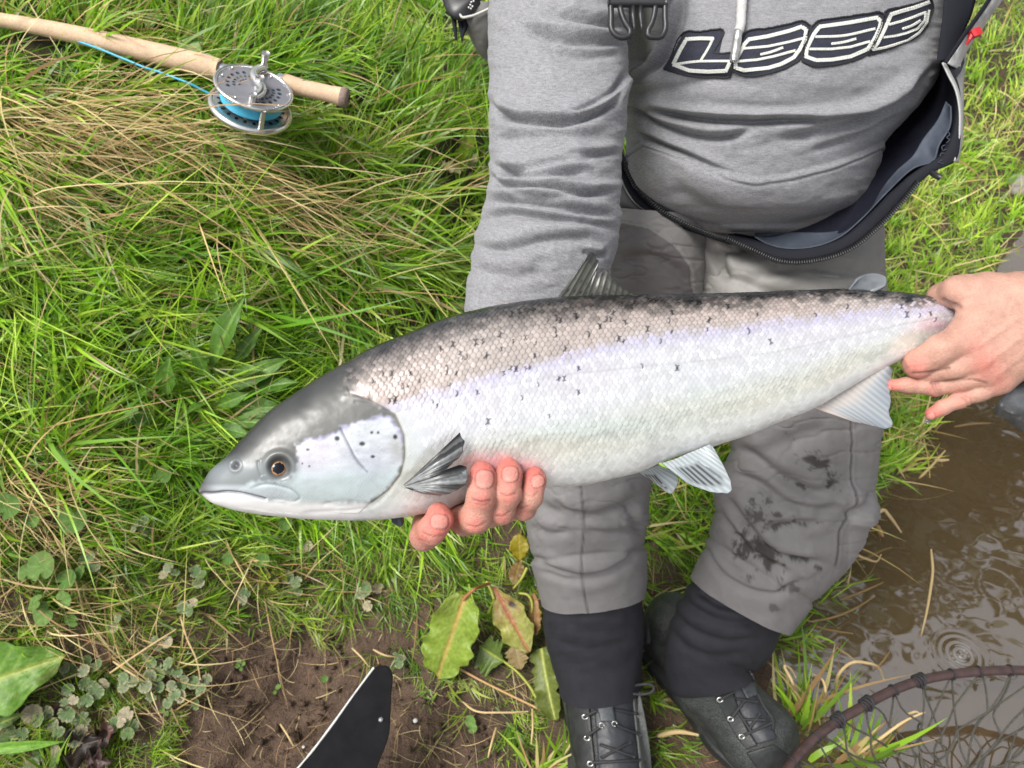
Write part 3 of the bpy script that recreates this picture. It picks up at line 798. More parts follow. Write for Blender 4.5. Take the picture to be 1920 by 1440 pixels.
for (sx, sy, rx, ry, a, tone) in [(632, 822, 5.2, 5, .95, .012), (679, 832, 6.0, 4.4, .95, .012), (697, 811, 3, 3, .9, .015), (709, 811, 2.8, 2.6, .9, .015), (741, 819, 4.4, 4.8, .95, .012), (699, 856, 4.4, 3, .95, .012),
                                  (577, 843, 4, 2.8, .8, .02), (567, 869, 2, 2, .8, .02), (580, 874, 2.4, 2, .8, .02), (573, 789, 5.5, 6.5, .75, .05), (541, 813, 6, 6, .7, .05), (519, 850, 4, 3, .3, .05)]:
    k = np.exp(-(((qx_ - sx) / rx)**2 + ((qy_ - sy) / ry)**2)**2.5)[..., None] * a; hc = hc * (1 - k) + tone * k
bodyc = np.where(qy_ < 775, sstep(-16, 34, sd_head + 12 * vnoise(qx_ / 9, qy_ / 9, 0, 87) + 10 * (cid - .5)), body_m); bodyc = np.where((qy_ >= 745) & (qy_ < 775), bodyc * (775 - qy_) / 30 + body_m * (qy_ - 745) / 30, bodyc)
col = col * bodyc[..., None] + hc * (1 - bodyc)[..., None]
k = (np.exp(-(np.abs(sd_head - 8) / 10.)**2) * (qy_ > 770) * sstep(60, 90, botd + 40))[..., None]; col = col * (1 - .35 * k) + C3(.66, .66, .55) * .35 * k
k = (1 - gillflap) * body_m * (qy_ > 770); col = col * (1 - .5 * k[..., None]) + C3(.58, .63, .62) * .5 * k[..., None]
# flush of blood above the fingers and at the tail
k = (np.exp(-(((qx_ - 925) / 55)**2 + ((qy_ - 868) / 22)**2)) + .7 * np.exp(-(((qx_ - 985) / 40)**2 + ((qy_ - 878) / 16)**2)))[..., None] * body_m[..., None]; col = col * (1 - .45 * np.clip(k, 0, 1) * C3(.1, 1, .85))
k = np.exp(-(((qx_ - 1765) / 40)**2 + ((qy_ - 612) / 14)**2))[..., None]; col = col * (1 - .3 * k * C3(.1, 1, .6))
# black crosses and specks
sr = np.random.default_rng(5)
marks = [(868, 672), (863, 662), (876, 670), (912, 668), (838, 700), (856, 700), (700, 714), (731, 751), (905, 640), (938, 628), (892, 642), (1005, 645), (1028, 600), (1043, 630), (985, 633), (940, 655), (958, 690), (986, 690), (1010, 720), (1048, 710), (1058, 710), (740, 752), (770, 700), (735, 700), (765, 725), (812, 752), (820, 760), (858, 738), (895, 735), (960, 590), (1030, 570), (1125, 612), (1105, 626), (1060, 655), (1085, 690), (1205, 685), (1270, 690), (1240, 640), (1160, 635), (1145, 600), (1185, 575), (1260, 585), (1330, 600), (1365, 575), (1420, 590), (1405, 620), (1445, 640), (1530, 590), (1590, 575), (1690, 575), (1700, 590), (1725, 592), (1745, 588), (1755, 600), (1030, 780), (980, 745), (915, 790), (1085, 735)]
while len(marks) < 92:
    x = sr.uniform(680, 1400); y0 = np.interp(x, ftop[:, 0], ftop[:, 1]); y1 = np.interp(x, band[:, 0], band[:, 1])
    marks.append((x, y0 + 12 + (y1 - y0 - 2) * sr.uniform(0, 1)))
for (mx_, my_) in marks:
    j0, j1 = np.searchsorted(fx, [mx_ - 14, mx_ + 14]); sl = slice(j0, j1)
    ux, uy = qx_[sl] - mx_, qy_[sl] - my_
    rot = sr.uniform(-.5, .5); sz = sr.uniform(.55, 1.05); kind = sr.integers(0, 3)
    c_, s_ = math.cos(rot), math.sin(rot); vx, vy = (ux * c_ + uy * s_) / sz, (-ux * s_ + uy * c_) / sz
    d1 = np.abs(np.hypot(vx + 7, vy) - 7) + 99 * (np.abs(vy) > 6.5) + 99 * (vx < -5)
    d2 = np.abs(np.hypot(vx - 6, vy) - 6) + 99 * (np.abs(vy) > 5.5) + 99 * (vx > 5)
    dd = d1 if kind == 0 else np.minimum(d1, d2)
    if kind == 2: dd = np.minimum(dd, np.hypot(vx, vy) - 1.5)
    k = np.clip(np.exp(-(np.maximum(dd, 0) / 1.7)**2), 0, 1)[..., None] * (.93 * body_m[sl])[..., None]
    tone = C3(.014, .014, .018) if my_ < np.interp(mx_, band[:, 0], band[:, 1]) + 4 else C3(.05, .045, .10)
    col[sl] = col[sl] * (1 - k) + tone * k
met = (.42 * body_m * (.6 + .4 * below) * (1 - .75 * sstep(.55, .9, fr[..., 0])) + hd * ck * .30)
rgh = .24 + .12 * (cid - .5) + .12 * sstep(.7, 1, fr[..., 0]) + .22 * hd * (1 - ck) + .06 * hd * ck
MAT['fish'] = M('salmon_skin', vcol=True, rough=.3, rough_attr='Rough', metal_attr='Metal', spec=.6, coat=.28, sss=0)
_fb = MAT['fish'].node_tree.nodes['Principled BSDF']
_fb.inputs['Coat Roughness'].default_value = .22
fo = P(1080, 730, fdepth(1080))
salmon = mk('salmon', FV, grid_faces(NS, len(ph), True), MAT['fish'], col=np.clip(col, .005, .95), attrs={'Rough': rgh, 'Metal': met}, origin=fo)
tag(salmon, 'silver salmon with dark back and black spots held across in two hands', 'fish')

# eye
def ball(c, r, nu=40, nv=40, axis=(0, -S2, S2), squash=1.0, colf=None, name='eye', mat=None, parent=None):
    ax = np.array(axis, float); ax /= np.linalg.norm(ax); a = np.cross(ax, [1, 0, 0]); a /= np.linalg.norm(a); b2 = np.cross(ax, a)
    t = np.linspace(0.001, math.pi - .001, nu)[:, None]; p_ = np.linspace(0, 2 * math.pi, nv, endpoint=False)[None]
    V = c + r * (np.cos(t) * squash)[..., None] * ax + r * np.sin(t)[..., None] * (np.cos(p_)[..., None] * a + np.sin(p_)[..., None] * b2)
    cc = None if colf is None else colf(np.broadcast_to(t, V.shape[:2]), np.broadcast_to(p_, V.shape[:2]))
    return mk(name, V, grid_faces(nu, nv, True), mat, parent, col=cc)
ed = float(fdepth(523)) - float(np.interp(523, fx, thk)) * .96
def eyecol(t, p_):
    r = np.sin(t) * (t < 1.57) + (t >= 1.57) * 1.0
    n_ = .03 * vnoise(np.cos(p_) * 3 + 5, np.sin(p_) * 3, t * 4, 9)
    c = np.where((r < .60 + n_)[..., None], C3(.004, .006, .010), C3(.26, .125, .075) * (1 + .4 * vnoise(p_ * 3, r * 8, 0, 4))[..., None])
    c = np.where(((r > .60 + n_) & (r < .68 + n_))[..., None], C3(.34, .21, .11), c)
    return np.where((r > .90)[..., None], C3(.03, .025, .025), c)
ball(P(522, 878, ed + .0045), 18.5 * .56 / FPX, squash=.62, colf=eyecol, mat=M('wet_eye', vcol=True, rough=.05, spec=.35), parent=salmon, axis=tuple(np.array([0, 0, CAM_H]) - P(522, 878, ed)))

# fins: a fan of rays between a base curve and a rim curve
def fin(name, base, rim, d0, d1, colf, rays, nu=90, nv=50, bow=0.0, thick=.0011, parent=None, ray_h=.00045, frays=2.0):
    B = resample(base, nu); E = resample(rim, nu)
    u = np.linspace(0, 1, nu)[:, None]; v = np.linspace(0, 1, nv)[None]
    nick = 1 - .05 * np.clip(vnoise(u * rays / frays, 0 * u, 0, 13), 0, 1) - .02 * np.abs(np.sin(u * rays * math.pi))
    vv = v * nick
    px = B[:, None, 0] * (1 - vv) + E[:, None, 0] * vv; py = B[:, None, 1] * (1 - vv) + E[:, None, 1] * vv
    d = d0 * (1 - vv) + d1 * vv + bow * np.sin(vv * math.pi) + .0015 * np.sin(u * 7) * vv
    phs = np.mod(u * rays * (1 + 0 * v), 1)
    ridge = ray_h * (1 - .6 * v) * np.exp(-((phs - .5) / .22)**2)
    V = P(px, py, d - ridge)
    o = mk(name, V, grid_faces(nu, nv), MAT['fin'], parent, col=np.clip(colf(u + 0 * v, v + 0 * u, phs, px, py), .005, .9))
    return solidify(o, thick)
def mixc(a, b2, k): k = np.clip(k, 0, 1)[..., None]; return C3(*a) * (1 - k) + C3(*b2) * k
def dorsal_c(u, v, ph_, px, py):
    c = mixc((.10, .098, .075), (.025, .027, .024), .35 + .65 * np.exp(-((ph_ - .5) / .2)**2) + .5 * (v > .8))
    sp = (np.exp(-((v - .18) / .05)**2) * (np.mod(ph_ * 1.0 + .2, 1) < .35) + .8 * np.exp(-((v - .42) / .04)**2) * (ph_ < .3))
    return c * (1 - .85 * np.clip(sp, 0, 1))[..., None]
dd_ = float(fdepth(1110))
fin('dorsal_fin', [(1044, 560), (1080, 562), (1130, 561), (1160, 560), (1196, 560)], [(1100, 484), (1107, 474), (1113, 471), (1119, 480), (1123, 492), (1119, 508), (1124, 512), (1135, 506), (1147, 519), (1160, 530), (1175, 542), (1196, 555)], dd_, dd_ + .004, dorsal_c, 12, parent=salmon, bow=.002)
fin('adipose_fin', [(1588, 545), (1600, 546), (1612, 548), (1625, 549)], [(1606, 524), (1624, 514), (1645, 513), (1662, 521), (1661, 534), (1645, 545), (1628, 549)], float(fdepth(1610)), float(fdepth(1610)) - .004,
    lambda u, v, p_, x, y: mixc((.10, .11, .12), (.21, .23, .25), .2 + .6 * v + .3 * vnoise(x / 9, y / 7, 0, 3)), 1, ray_h=0, thick=.003, parent=salmon)
da = float(fdepth(1600))
def anal_c(u, v, p_, x, y):
    c = mixc((.33, .37, .41), (.50, .53, .55), np.exp(-((p_ - .5) / .25)**2)); k = np.exp(-((v - .12) / .22)**2) * .6
    c = c * (1 - k)[..., None] + C3(.72, .62, .54) * k[..., None]
    k = .35 * sstep(.35, .9, v) * (vnoise(u * 16, v * 2, 0, 8) > .25); c = c * (1 - k)[..., None] + C3(.33, .38, .46) * k[..., None]
    k = np.exp(-((u - .02) / .06)**2) * .7; return c * (1 - k)[..., None] + C3(.72, .60, .54) * k[..., None]
fin('anal_fin', [(1522, 764), (1560, 744), (1600, 716), (1640, 694), (1662, 682)], [(1600, 790), (1640, 799), (1668, 803), (1673, 800), (1669, 775), (1670, 750), (1668, 730), (1671, 708), (1673, 692)], da + .004, da + .008, anal_c, 15, parent=salmon, bow=-.003)
dp = float(fdepth(1290))
def pelvic_c(u, v, p_, x, y):
    c = mixc((.34, .39, .42), (.52, .56, .57), np.exp(-((p_ - .5) / .25)**2))
    st = np.exp(-((p_ - .5) / .30)**2) * sstep(.18, .30, v) * (1 - sstep(.74, .90, v)) * sstep(.08, .16, u) * (1 - sstep(.50, .62, u)) * (vnoise(u * 20, v * 3, 0, 3) > -.45)
    return c * (1 - .94 * np.clip(st, 0, 1))[..., None]
fin('pelvic_fin', [(1240, 868), (1262, 862), (1290, 850), (1315, 840), (1332, 833)], [(1290, 906), (1325, 921), (1352, 925), (1371, 923), (1372, 908), (1364, 885), (1352, 865), (1342, 848), (1334, 836)], dp - .012, dp - .020, pelvic_c, 12, parent=salmon)
fin('pelvic_fin', [(1196, 884), (1212, 880), (1235, 872)], [(1218, 897), (1240, 914), (1260, 925), (1267, 915), (1272, 900), (1262, 884)], dp + .022, dp + .030, pelvic_c, 9, parent=salmon)
dq = float(fdepth(800)) - .043
def pect_c(u, v, p_, x, y):
    c = mixc((.17, .18, .185), (.36, .37, .37), np.exp(-((p_ - .5) / .28)**2) + .4 * vnoise(x / 5, y / 5, 0, 2))
    k = np.clip(np.exp(-((u - .0) / .05)**2) + np.exp(-((u - 1) / .05)**2) + 1.1 * np.exp(-((u - .47) / .035)**2) * sstep(.35, .5, v), 0, 1); c = c * (1 - .92 * k)[..., None]
    k = (vnoise(u * 26, v * 2.5, 0, 5) > .15) * sstep(.35, .7, v) * .7; return c * (1 - k)[..., None]
fin('pectoral_fin', [(758, 909), (759, 911), (760, 912), (761, 914)], [(862, 811), (867, 818), (872, 832), (871, 846), (862, 856), (850, 866), (838, 880), (850, 878), (864, 872), (876, 876), (881, 886), (882, 896), (874, 908), (861, 916), (845, 924), (822, 928), (790, 924)],
    dq + .003, dq - .001, pect_c, 14, nu=140, parent=salmon, bow=-.010, ray_h=.0007)
fin('pectoral_fin', [(735, 968), (745, 970), (755, 968)], [(734, 978), (742, 984), (752, 987), (757, 978)], .625, .628, lambda u, v, p_, x, y: mixc((.03, .04, .05), (.05, .06, .07), p_), 5, parent=salmon)
dt_ = float(fdepth(1850))
fin('tail_fin', [(1850, 584), (1852, 594), (1850, 604)], [(1925, 520), (1942, 560), (1945, 600), (1942, 640), (1925, 670)], dt_ + .012, dt_ + .03, lambda u, v, p_, x, y: mixc((.05, .055, .06), (.16, .17, .18), p_), 18, parent=salmon)
# ------------------------------------------------------------------ the angler: skin and bones first
def seg_sd(Pt, a, b, ra, rb):
    ab = b - a; L2 = max(ab @ ab, 1e-12)
    h = np.clip(((Pt - a) @ ab) / L2, 0, 1)
    return np.linalg.norm(Pt - a - h[..., None] * ab, axis=-1) - (ra + (rb - ra) * h)
def smin(a, b, k):
    h = np.clip(.5 + .5 * (b - a) / k, 0, 1)
    return b + (a - b) * h - k * h * (1 - h)
def chain_sd(Pt, nodes, k=.004):
    """nodes: (px, py, d, radius in photo px)"""
    w = [P(n[0], n[1], n[2]) for n in nodes]; r = [n[3] * n[2] / FPX for n in nodes]
    D = None
    for i in range(len(nodes) - 1):
        q = seg_sd(Pt, w[i], w[i + 1], r[i], r[i + 1]); D = q if D is None else smin(D, q, k)
    return D
def surfnet(fn, lo, hi, h):
    lo, hi = np.array(lo, float), np.array(hi, float)
    n = np.ceil((hi - lo) / h).astype(int) + 1
    ax = [lo[i] + h * np.arange(n[i]) for i in range(3)]
    D = np.empty(n, 'f4')
    for i in range(0, n[0], 12):
        g = np.stack(np.meshgrid(ax[0][i:i + 12], ax[1], ax[2], indexing='ij'), -1)
        D[i:i + 12] = fn(g)
    sg = D < 0
    cnt = sum(sg[a:n[0]-1+a, b:n[1]-1+b, c:n[2]-1+c].astype('i1') for a in (0, 1) for b in (0, 1) for c in (0, 1))
    act = np.argwhere((cnt > 0) & (cnt < 8))
    idx = np.full(n - 1, -1, np.int64); idx[act[:, 0], act[:, 1], act[:, 2]] = np.arange(len(act))
    corner = np.array([(a, b, c) for a in (0, 1) for b in (0, 1) for c in (0, 1)])
    cv = np.stack([D[act[:, 0] + c[0], act[:, 1] + c[1], act[:, 2] + c[2]] for c in corner], 1)
    acc = np.zeros((len(act), 3)); num = np.zeros(len(act))
    for i in range(8):
        for j in range(i + 1, 8):
            if np.abs(corner[i] - corner[j]).sum() != 1: continue
            m = (cv[:, i] < 0) != (cv[:, j] < 0)
            t = cv[:, i] / np.where(m, cv[:, i] - cv[:, j], 1)
            acc[m] += (corner[i] + t[:, None] * (corner[j] - corner[i]))[m]; num[m] += 1
    V = lo + h * (act + acc / num[:, None])
    F = []
    def quads(m, offs, flipm):
        e = np.argwhere(m); q = np.stack([idx[e[:, 0] + o[0], e[:, 1] + o[1], e[:, 2] + o[2]] for o in offs], 1)
        fl = flipm[e[:, 0], e[:, 1], e[:, 2]]; ok = (q >= 0).all(1); q, fl = q[ok], fl[ok]
        q[~fl] = q[~fl][:, ::-1]; F.append(q)
    s = sg
    mx_ = np.zeros(n, bool); mx_[:-1, 1:-1, 1:-1] = s[:-1, 1:-1, 1:-1] != s[1:, 1:-1, 1:-1]; quads(mx_, [(0, -1, -1), (0, 0, -1), (0, 0, 0), (0, -1, 0)], s)
    my_ = np.zeros(n, bool); my_[1:-1, :-1, 1:-1] = s[1:-1, :-1, 1:-1] != s[1:-1, 1:, 1:-1]; quads(my_, [(-1, 0, -1), (-1, 0, 0), (0, 0, 0), (0, 0, -1)], s)
    mz_ = np.zeros(n, bool); mz_[1:-1, 1:-1, :-1] = s[1:-1, 1:-1, :-1] != s[1:-1, 1:-1, 1:]; quads(mz_, [(-1, -1, 0), (0, -1, 0), (0, 0, 0), (-1, 0, 0)], s)
    return V, np.concatenate(F)
def box_of(nodes, pad):
    w = np.array([P(n[0], n[1], n[2]) for n in nodes]); r = max(n[3] * n[2] / FPX for n in nodes) + pad
    return w.min(0) - r, w.max(0) + r

# right hand (under the belly); fingers come round to the front of the fish
A = .012
fingers1 = [
    [(822, 962, .590 + A, 21), (824, 974, .588 + A, 24), (810, 994, .588 + A, 26), (795, 1006, .603 + A, 25), (800, 985, .640 + A, 26), (835, 955, .675 + A, 28)],
    [(904, 884, .592 + A, 20), (904.5, 894, .588 + A, 24), (902, 930, .582 + A, 26), (893, 970, .590 + A, 28.5), (872, 975, .625 + A, 28), (858, 950, .670 + A, 29)],
    [(955, 878, .600 + A, 20), (954.5, 889, .596 + A, 23.5), (952, 926, .590 + A, 24.5), (940, 958, .598 + A, 24.5), (918, 962, .635 + A, 26), (900, 940, .672 + A, 28)],
    [(1003, 892, .610 + A, 17), (1002.5, 901, .606 + A, 20.5), (996, 932, .600 + A, 21), (983, 954, .612 + A, 20.5), (962, 952, .640 + A, 22), (938, 930, .676 + A, 26)]]
palm1 = [[(835, 955, .675 + A, 28), (900, 800, .715, 40)], [(858, 950, .670 + A, 29), (915, 800, .712, 40)], [(900, 940, .672 + A, 28), (930, 800, .712, 40)], [(938, 930, .676 + A, 26), (945, 800, .715, 38)],
         [(915, 800, .715, 46), (930, 720, .738, 48), (945, 640, .760, 44)]]
thumb1 = [[(905, 800, .712, 34), (850, 780, .705, 28), (815, 735, .705, 24), (805, 690, .708, 20)]]
def hand1(Pt):
    D = None
    for f in palm1: q = chain_sd(Pt, f); D = q if D is None else smin(D, q, .010)
    for f in thumb1: D = smin(D, chain_sd(Pt, f, .004), .008)
    Ff = None
    for f in fingers1: q = chain_sd(Pt, f, .0045); Ff = q if Ff is None else smin(Ff, q, .0012)
    return smin(D, Ff, .005)
allp = [n for f in fingers1 + palm1 + thumb1 for n in f]
V1, F1 = surfnet(hand1, *box_of(allp, .004), .00125)

# left hand round the wrist of the tail, back of the hand towards us
T = .0
fingers2 = [
    [(1812, 634, .706, 32), (1765, 656, .704, 29), (1722, 682, .716, 25), (1716, 668, .748, 20), (1738, 640, .772, 17)],
    [(1832, 668, .704, 29), (1785, 688, .708, 25), (1737, 699, .722, 20), (1733, 690, .750, 18), (1750, 660, .772, 16)],
    [(1852, 694, .706, 28), (1800, 715, .712, 20), (1752, 727, .720, 15.5), (1702, 722, .724, 13.5), (1670, 722, .728, 12)],
    [(1872, 712, .710, 26), (1835, 734, .712, 18), (1800, 750, .714, 15), (1768, 764, .717, 14), (1746, 776, .720, 12)]]
palm2 = [[(1812, 634, .706, 32), (1930, 575, .700, 46)], [(1832, 668, .704, 29), (1935, 600, .698, 48)], [(1852, 694, .706, 28), (1940, 625, .700, 50)], [(1872, 712, .710, 26), (1945, 640, .705, 50)],
         [(1818, 600, .704, 26), (1900, 560, .700, 40)], [(1935, 585, .702, 58), (1990, 640, .722, 56), (2060, 690, .745, 58)], [(1945, 640, .704, 50), (2000, 670, .724, 54)]]
thumb2 = [[(1925, 563, .708, 50), (1850, 545, .708, 34), (1800, 546, .716, 30), (1766, 558, .738, 25), (1748, 582, .766, 21), (1746, 612, .782, 18)]]
def hand2(Pt):
    D = None
    for f in palm2: q = chain_sd(Pt, f); D = q if D is None else smin(D, q, .012)
    Th = chain_sd(Pt, thumb2[0], .005); D = smin(D, Th, .012)
    Ff = None
    for f in fingers2: q = chain_sd(Pt, f, .004); Ff = q if Ff is None else smin(Ff, q, .0016)
    return smin(D, Ff, .007)
allp2 = [n for f in fingers2 + palm2 + thumb2 for n in f]
V2, F2 = surfnet(hand2, *box_of(allp2, .004), .0013)

# the rest of the body, under the clothes
def W3(*a): return np.array(a, float)
legL = [P(1215, 470, 1.07), P(1105, 930, 1.20), P(1122, 1240, 1.315)]
legR = [P(1490, 500, 1.08), P(1470, 960, 1.19), P(1330, 1250, 1.345)]
shl, shr = P(1090, -150, .93), P(1800, -170, .96)
neck = P(1440, -330, .98); head_c = P(1440, -560, .98)
pel = P(1400, 440, 1.14); che = P(1460, 60, 1.0)
elr = P(2375, 190, .93)
def bodyf(Pt):
    D = seg_sd(Pt, pel, che, .055, .09)
    for a, b2, ra, rb in [(pel, legL[0], .05, .05), (pel, legR[0], .05, .05), (legL[0], legL[1], .052, .045), (legL[1], legL[2], .045, .033), (legR[0], legR[1], .052, .045), (legR[1], legR[2], .045, .033),
                          (che, shl, .08, .05), (che, shr, .08, .05), (che, neck, .07, .055), (neck, head_c, .052, .055), (shl, P(1047, 180, .835), .045, .040), (P(1047, 180, .835), P(985, 520, .785), .040, .032), (P(985, 520, .785), P(945, 640, .742), .032, .026),
                          (shr, P(1960, -205, .96), .045, .045), (P(1960, -205, .96), P(2200, -120, .96), .045, .042), (P(2200, -120, .96), P(2375, 180, .93), .040, .038), (P(2375, 180, .93), P(2285, 520, .86), .038, .034), (P(2285, 520, .86), P(2110, 690, .775), .034, .028), (P(2110, 690, .775), P(2050, 688, .745), .028, .026)]:
        D = smin(D, seg_sd(Pt, a, b2, ra, rb), .03)
    hc_ = head_c + W3(0, -.015, .03)
    D = smin(D, seg_sd(Pt, hc_, hc_ + W3(0, .03, .02), .078, .085), .03)
    D = smin(D, seg_sd(Pt, head_c + W3(0, -.03, -.05), head_c + W3(0, -.05, -.07), .05, .035), .02)
    D = smin(D, seg_sd(Pt, hc_ + W3(0, -.078, .0), hc_ + W3(0, -.102, -.03), .010, .014), .012)
    for sx in (-1, 1):
        D = smin(D, seg_sd(Pt, hc_ + W3(sx * .080, .02, .02), hc_ + W3(sx * .086, .03, -.02), .012, .009), .006)
        D = -smin(-D, np.linalg.norm(Pt - (hc_ + W3(sx * .032, -.083, .018)), axis=-1) - .012, .01)
    return D
V3, F3 = surfnet(bodyf, (-.05, .35, .02), (1.05, 1.30, 1.85), .012)

def skin_col(V):
    x, y, d = proj(V)
    base_ = np.array([.47, .265, .20]) * (1 + .06 * fbm(x / 30, y / 30, 0, 3, 91))[:, None]
    red = np.zeros(len(V)); pale = np.zeros(len(V))
    for (cx, cy, r, a) in [(904, 880, 36, 1), (955, 880, 34, 1), (1002, 893, 32, 1), (822, 975, 42, 1), (902, 935, 24, .7), (952, 930, 22, .6), (890, 985, 20, .7), (940, 968, 18, .6), (983, 960, 16, .5), (798, 1005, 30, .55),
                           (1662, 723, 26, .9), (1742, 778, 26, 1), (1850, 685, 30, .5), (1832, 655, 24, .3), (1800, 745, 20, .4), (1716, 690, 24, .55), (1872, 712, 22, .4), (1750, 728, 14, .4)]:
        red = np.maximum(red, a * np.exp(-(((x - cx)**2 + (y - cy)**2) / r**2)))
    red = np.clip(red * (1 + .25 * fbm(x / 12, y / 12, 0, 2, 92)), 0, 1)
    c = base_ * (1 - red[:, None]) + np.array([.60, .150, .125]) * red[:, None]
    return c, x, y, d
def nails(V, c, x, y, d, lst):
    off = np.zeros(len(V))
    for (cx, cy, rx, ry, rot, dmin, dmax) in lst:
        u = (x - cx) * math.cos(rot) + (y - cy) * math.sin(rot); v = -(x - cx) * math.sin(rot) + (y - cy) * math.cos(rot)
        q = (np.abs(u / rx)**2.8 + np.abs(v / ry)**2.8)**(1 / 2.8)
        m = (d > dmin) & (d < dmax)
        k = sstep(1.04, .90, q) * m; e = np.exp(-((q - 1.05) / .09)**2) * m
        c[:] = c * (1 - k[:, None]) + np.array([.57, .235, .19]) * k[:, None]
        lu = (k * np.exp(-(((v - ry * .72) / (ry * .25))**2)))[:, None]; c[:] = c * (1 - .5 * lu) + np.array([.60, .31, .26]) * .5 * lu
        fe = (k * np.exp(-(((v + ry * .92) / (ry * .10))**2)))[:, None]; c[:] = c * (1 - .6 * fe) + np.array([.50, .25, .19]) * .6 * fe
        c[:] = c * (1 - .38 * e[:, None])
        off += .0002 * k - .0006 * e
    return off
def wrinkle(x, y, d, lst, dmax):
    o = np.zeros(len(x))
    for pts, w, a in lst:
        dd, s, t = polydist(x, y, resample(pts, 12)); o -= a * np.exp(-(dd / w)**2) * (d < dmax)
    return o
def vnorm(V, F):
    n = np.zeros_like(V); fn_ = np.cross(V[F[:, 2]] - V[F[:, 0]], V[F[:, 3]] - V[F[:, 1]])
    for i in range(4): np.add.at(n, F[:, i], fn_)
    return n / (np.linalg.norm(n, axis=1, keepdims=True) + 1e-12)
def smooth(V, F, it, lam=.5):
    e = np.concatenate([F[:, [0, 1]], F[:, [1, 2]], F[:, [2, 3]], F[:, [3, 0]]])
    for _ in range(it):
        s_ = np.zeros_like(V); c_ = np.zeros(len(V))
        np.add.at(s_, e[:, 0], V[e[:, 1]]); np.add.at(s_, e[:, 1], V[e[:, 0]]); np.add.at(c_, e[:, 0], 1); np.add.at(c_, e[:, 1], 1)
        V = V + lam * (s_ / c_[:, None] - V)
    return V
V1 = smooth(V1, F1, 2); V2 = smooth(V2, F2, 2)
c1, x1, y1, d1 = skin_col(V1)
o1 = nails(V1, c1, x1, y1, d1, [(909, 898, 17.5, 17, .06, 0, .605), (957, 889, 16, 14.5, .0, 0, .615), (1009, 902, 12.5, 12, -.30, 0, .63), (824, 978, 17, 14, .12, 0, .605)])
w1 = wrinkle(x1, y1, d1, [([(886, 936), (903, 941), (920, 938)], 2.2, .0007), ([(888, 943), (903, 947), (918, 944)], 1.8, .0004), ([(938, 925), (952, 929), (968, 924)], 2.2, .0006), ([(986, 926), (998, 930), (1010, 922)], 2, .0004),
                          ([(874, 983), (892, 988), (910, 980)], 2, .0005), ([(930, 966), (942, 968), (955, 960)], 2, .0005), ([(976, 952), (988, 950)], 2, .0004), ([(792, 998), (812, 1006), (830, 1004)], 2.2, .0005), ([(786, 1012), (805, 1018)], 2, .0004)], .64)
o1 += w1 * 1.3; c1 *= (1 - .38 * np.clip(-w1 / .0006, 0, 1))[:, None]; c1 *= (1 + .10 * fbm(x1 / 9, y1 / 9, 0, 3, 99))[:, None]  # creases also darkened in colour, painting in their shade
o1 += .0004 * fbm(x1 / 16, y1 / 16, 0, 3, 97) - .00022 * np.exp(-(fbm(x1 / 20, y1 / 12, 0, 2, 98) / .05)**2)
V1 = V1 + vnorm(V1, F1) * o1[:, None]
c2, x2, y2, d2 = skin_col(V2)
o2 = nails(V2, c2, x2, y2, d2, [(1662, 729, 11, 6.5, .15, 0, .735), (1744, 782, 10, 6.5, -.38, 0, .735)])
w2 = wrinkle(x2, y2, d2, [([(1747, 716), (1750, 728), (1756, 740)], 1.8, .0004), ([(1753, 716), (1756, 728), (1762, 740)], 1.8, .0005), ([(1759, 716), (1762, 728), (1767, 739)], 1.6, .0004), ([(1803, 745), (1812, 752), (1815, 762)], 2, .0004), ([(1811, 742), (1820, 748), (1823, 757)], 2, .0003),
                          ([(1711, 700), (1745, 697), (1780, 690)], 2.2, .0008), ([(1746, 719), (1785, 713), (1825, 712), (1850, 718)], 2.2, .0006), ([(1768, 562), (1785, 570), (1800, 575)], 4, .0008), ([(1690, 671), (1702, 690)], 3, .0003)], .76)
o2 += w2 * 1.4
o2 += .0012 * np.exp(-(np.hypot(x2 - 1850, y2 - 683) / 15)**2) + .0010 * np.exp(-(np.hypot(x2 - 1828, y2 - 655) / 14)**2) + .0010 * fbm(x2 / 40, y2 / 40, 0, 3, 95) - .00035 * np.exp(-(fbm(x2 / 26, y2 / 20, 0, 2, 96) / .05)**2)
for (xa, ya, xb, yb_) in [(1835, 650, 1925, 585), (1852, 680, 1930, 620), (1870, 705, 1935, 650)]:
    o2 += .0007 * np.exp(-(polydist(x2, y2, np.array([(xa, ya), (xb, yb_)], float))[0] / 6)**2) * (d2 < .72)
c2 *= (1 - .40 * np.clip(-w2 / .0006, 0, 1) * (d2 < .76))[:, None]; c2 *= (1 + .10 * fbm(x2 / 9, y2 / 9, 0, 3, 99))[:, None]  # shade of the knuckle folds painted into the skin colour
V2 = V2 + vnorm(V2, F2) * o2[:, None]
c3 = np.broadcast_to(np.array([.53, .30, .215]), V3.shape)
n1, n2 = len(V1), len(V2)
person_at = np.array([.22, .62, 0.0])
person = mk('person', np.concatenate([V1, V2, V3]), np.concatenate([F1, F2 + n1, F3 + n1 + n2]), MAT['skin'], col=np.concatenate([c1, c2, c3]), origin=person_at)
tag(person, 'angler in grey hooded top and waders holding a large silver fish in both hands', 'person')
hv = head_c + W3(0, .02, .075)
hb = MB(); t_ = np.linspace(.01, 1.75, 14)[:, None]; p_ = np.linspace(0, 6.283, 28, endpoint=False)[None]
hb.add(hv + np.stack([.096 * np.sin(t_) * np.cos(p_), .108 * np.sin(t_) * np.sin(p_) + .018, .075 * np.cos(t_) + 0 * p_], -1), grid_faces(14, 28, True)); hb.build('hair', MAT['hair'], person)

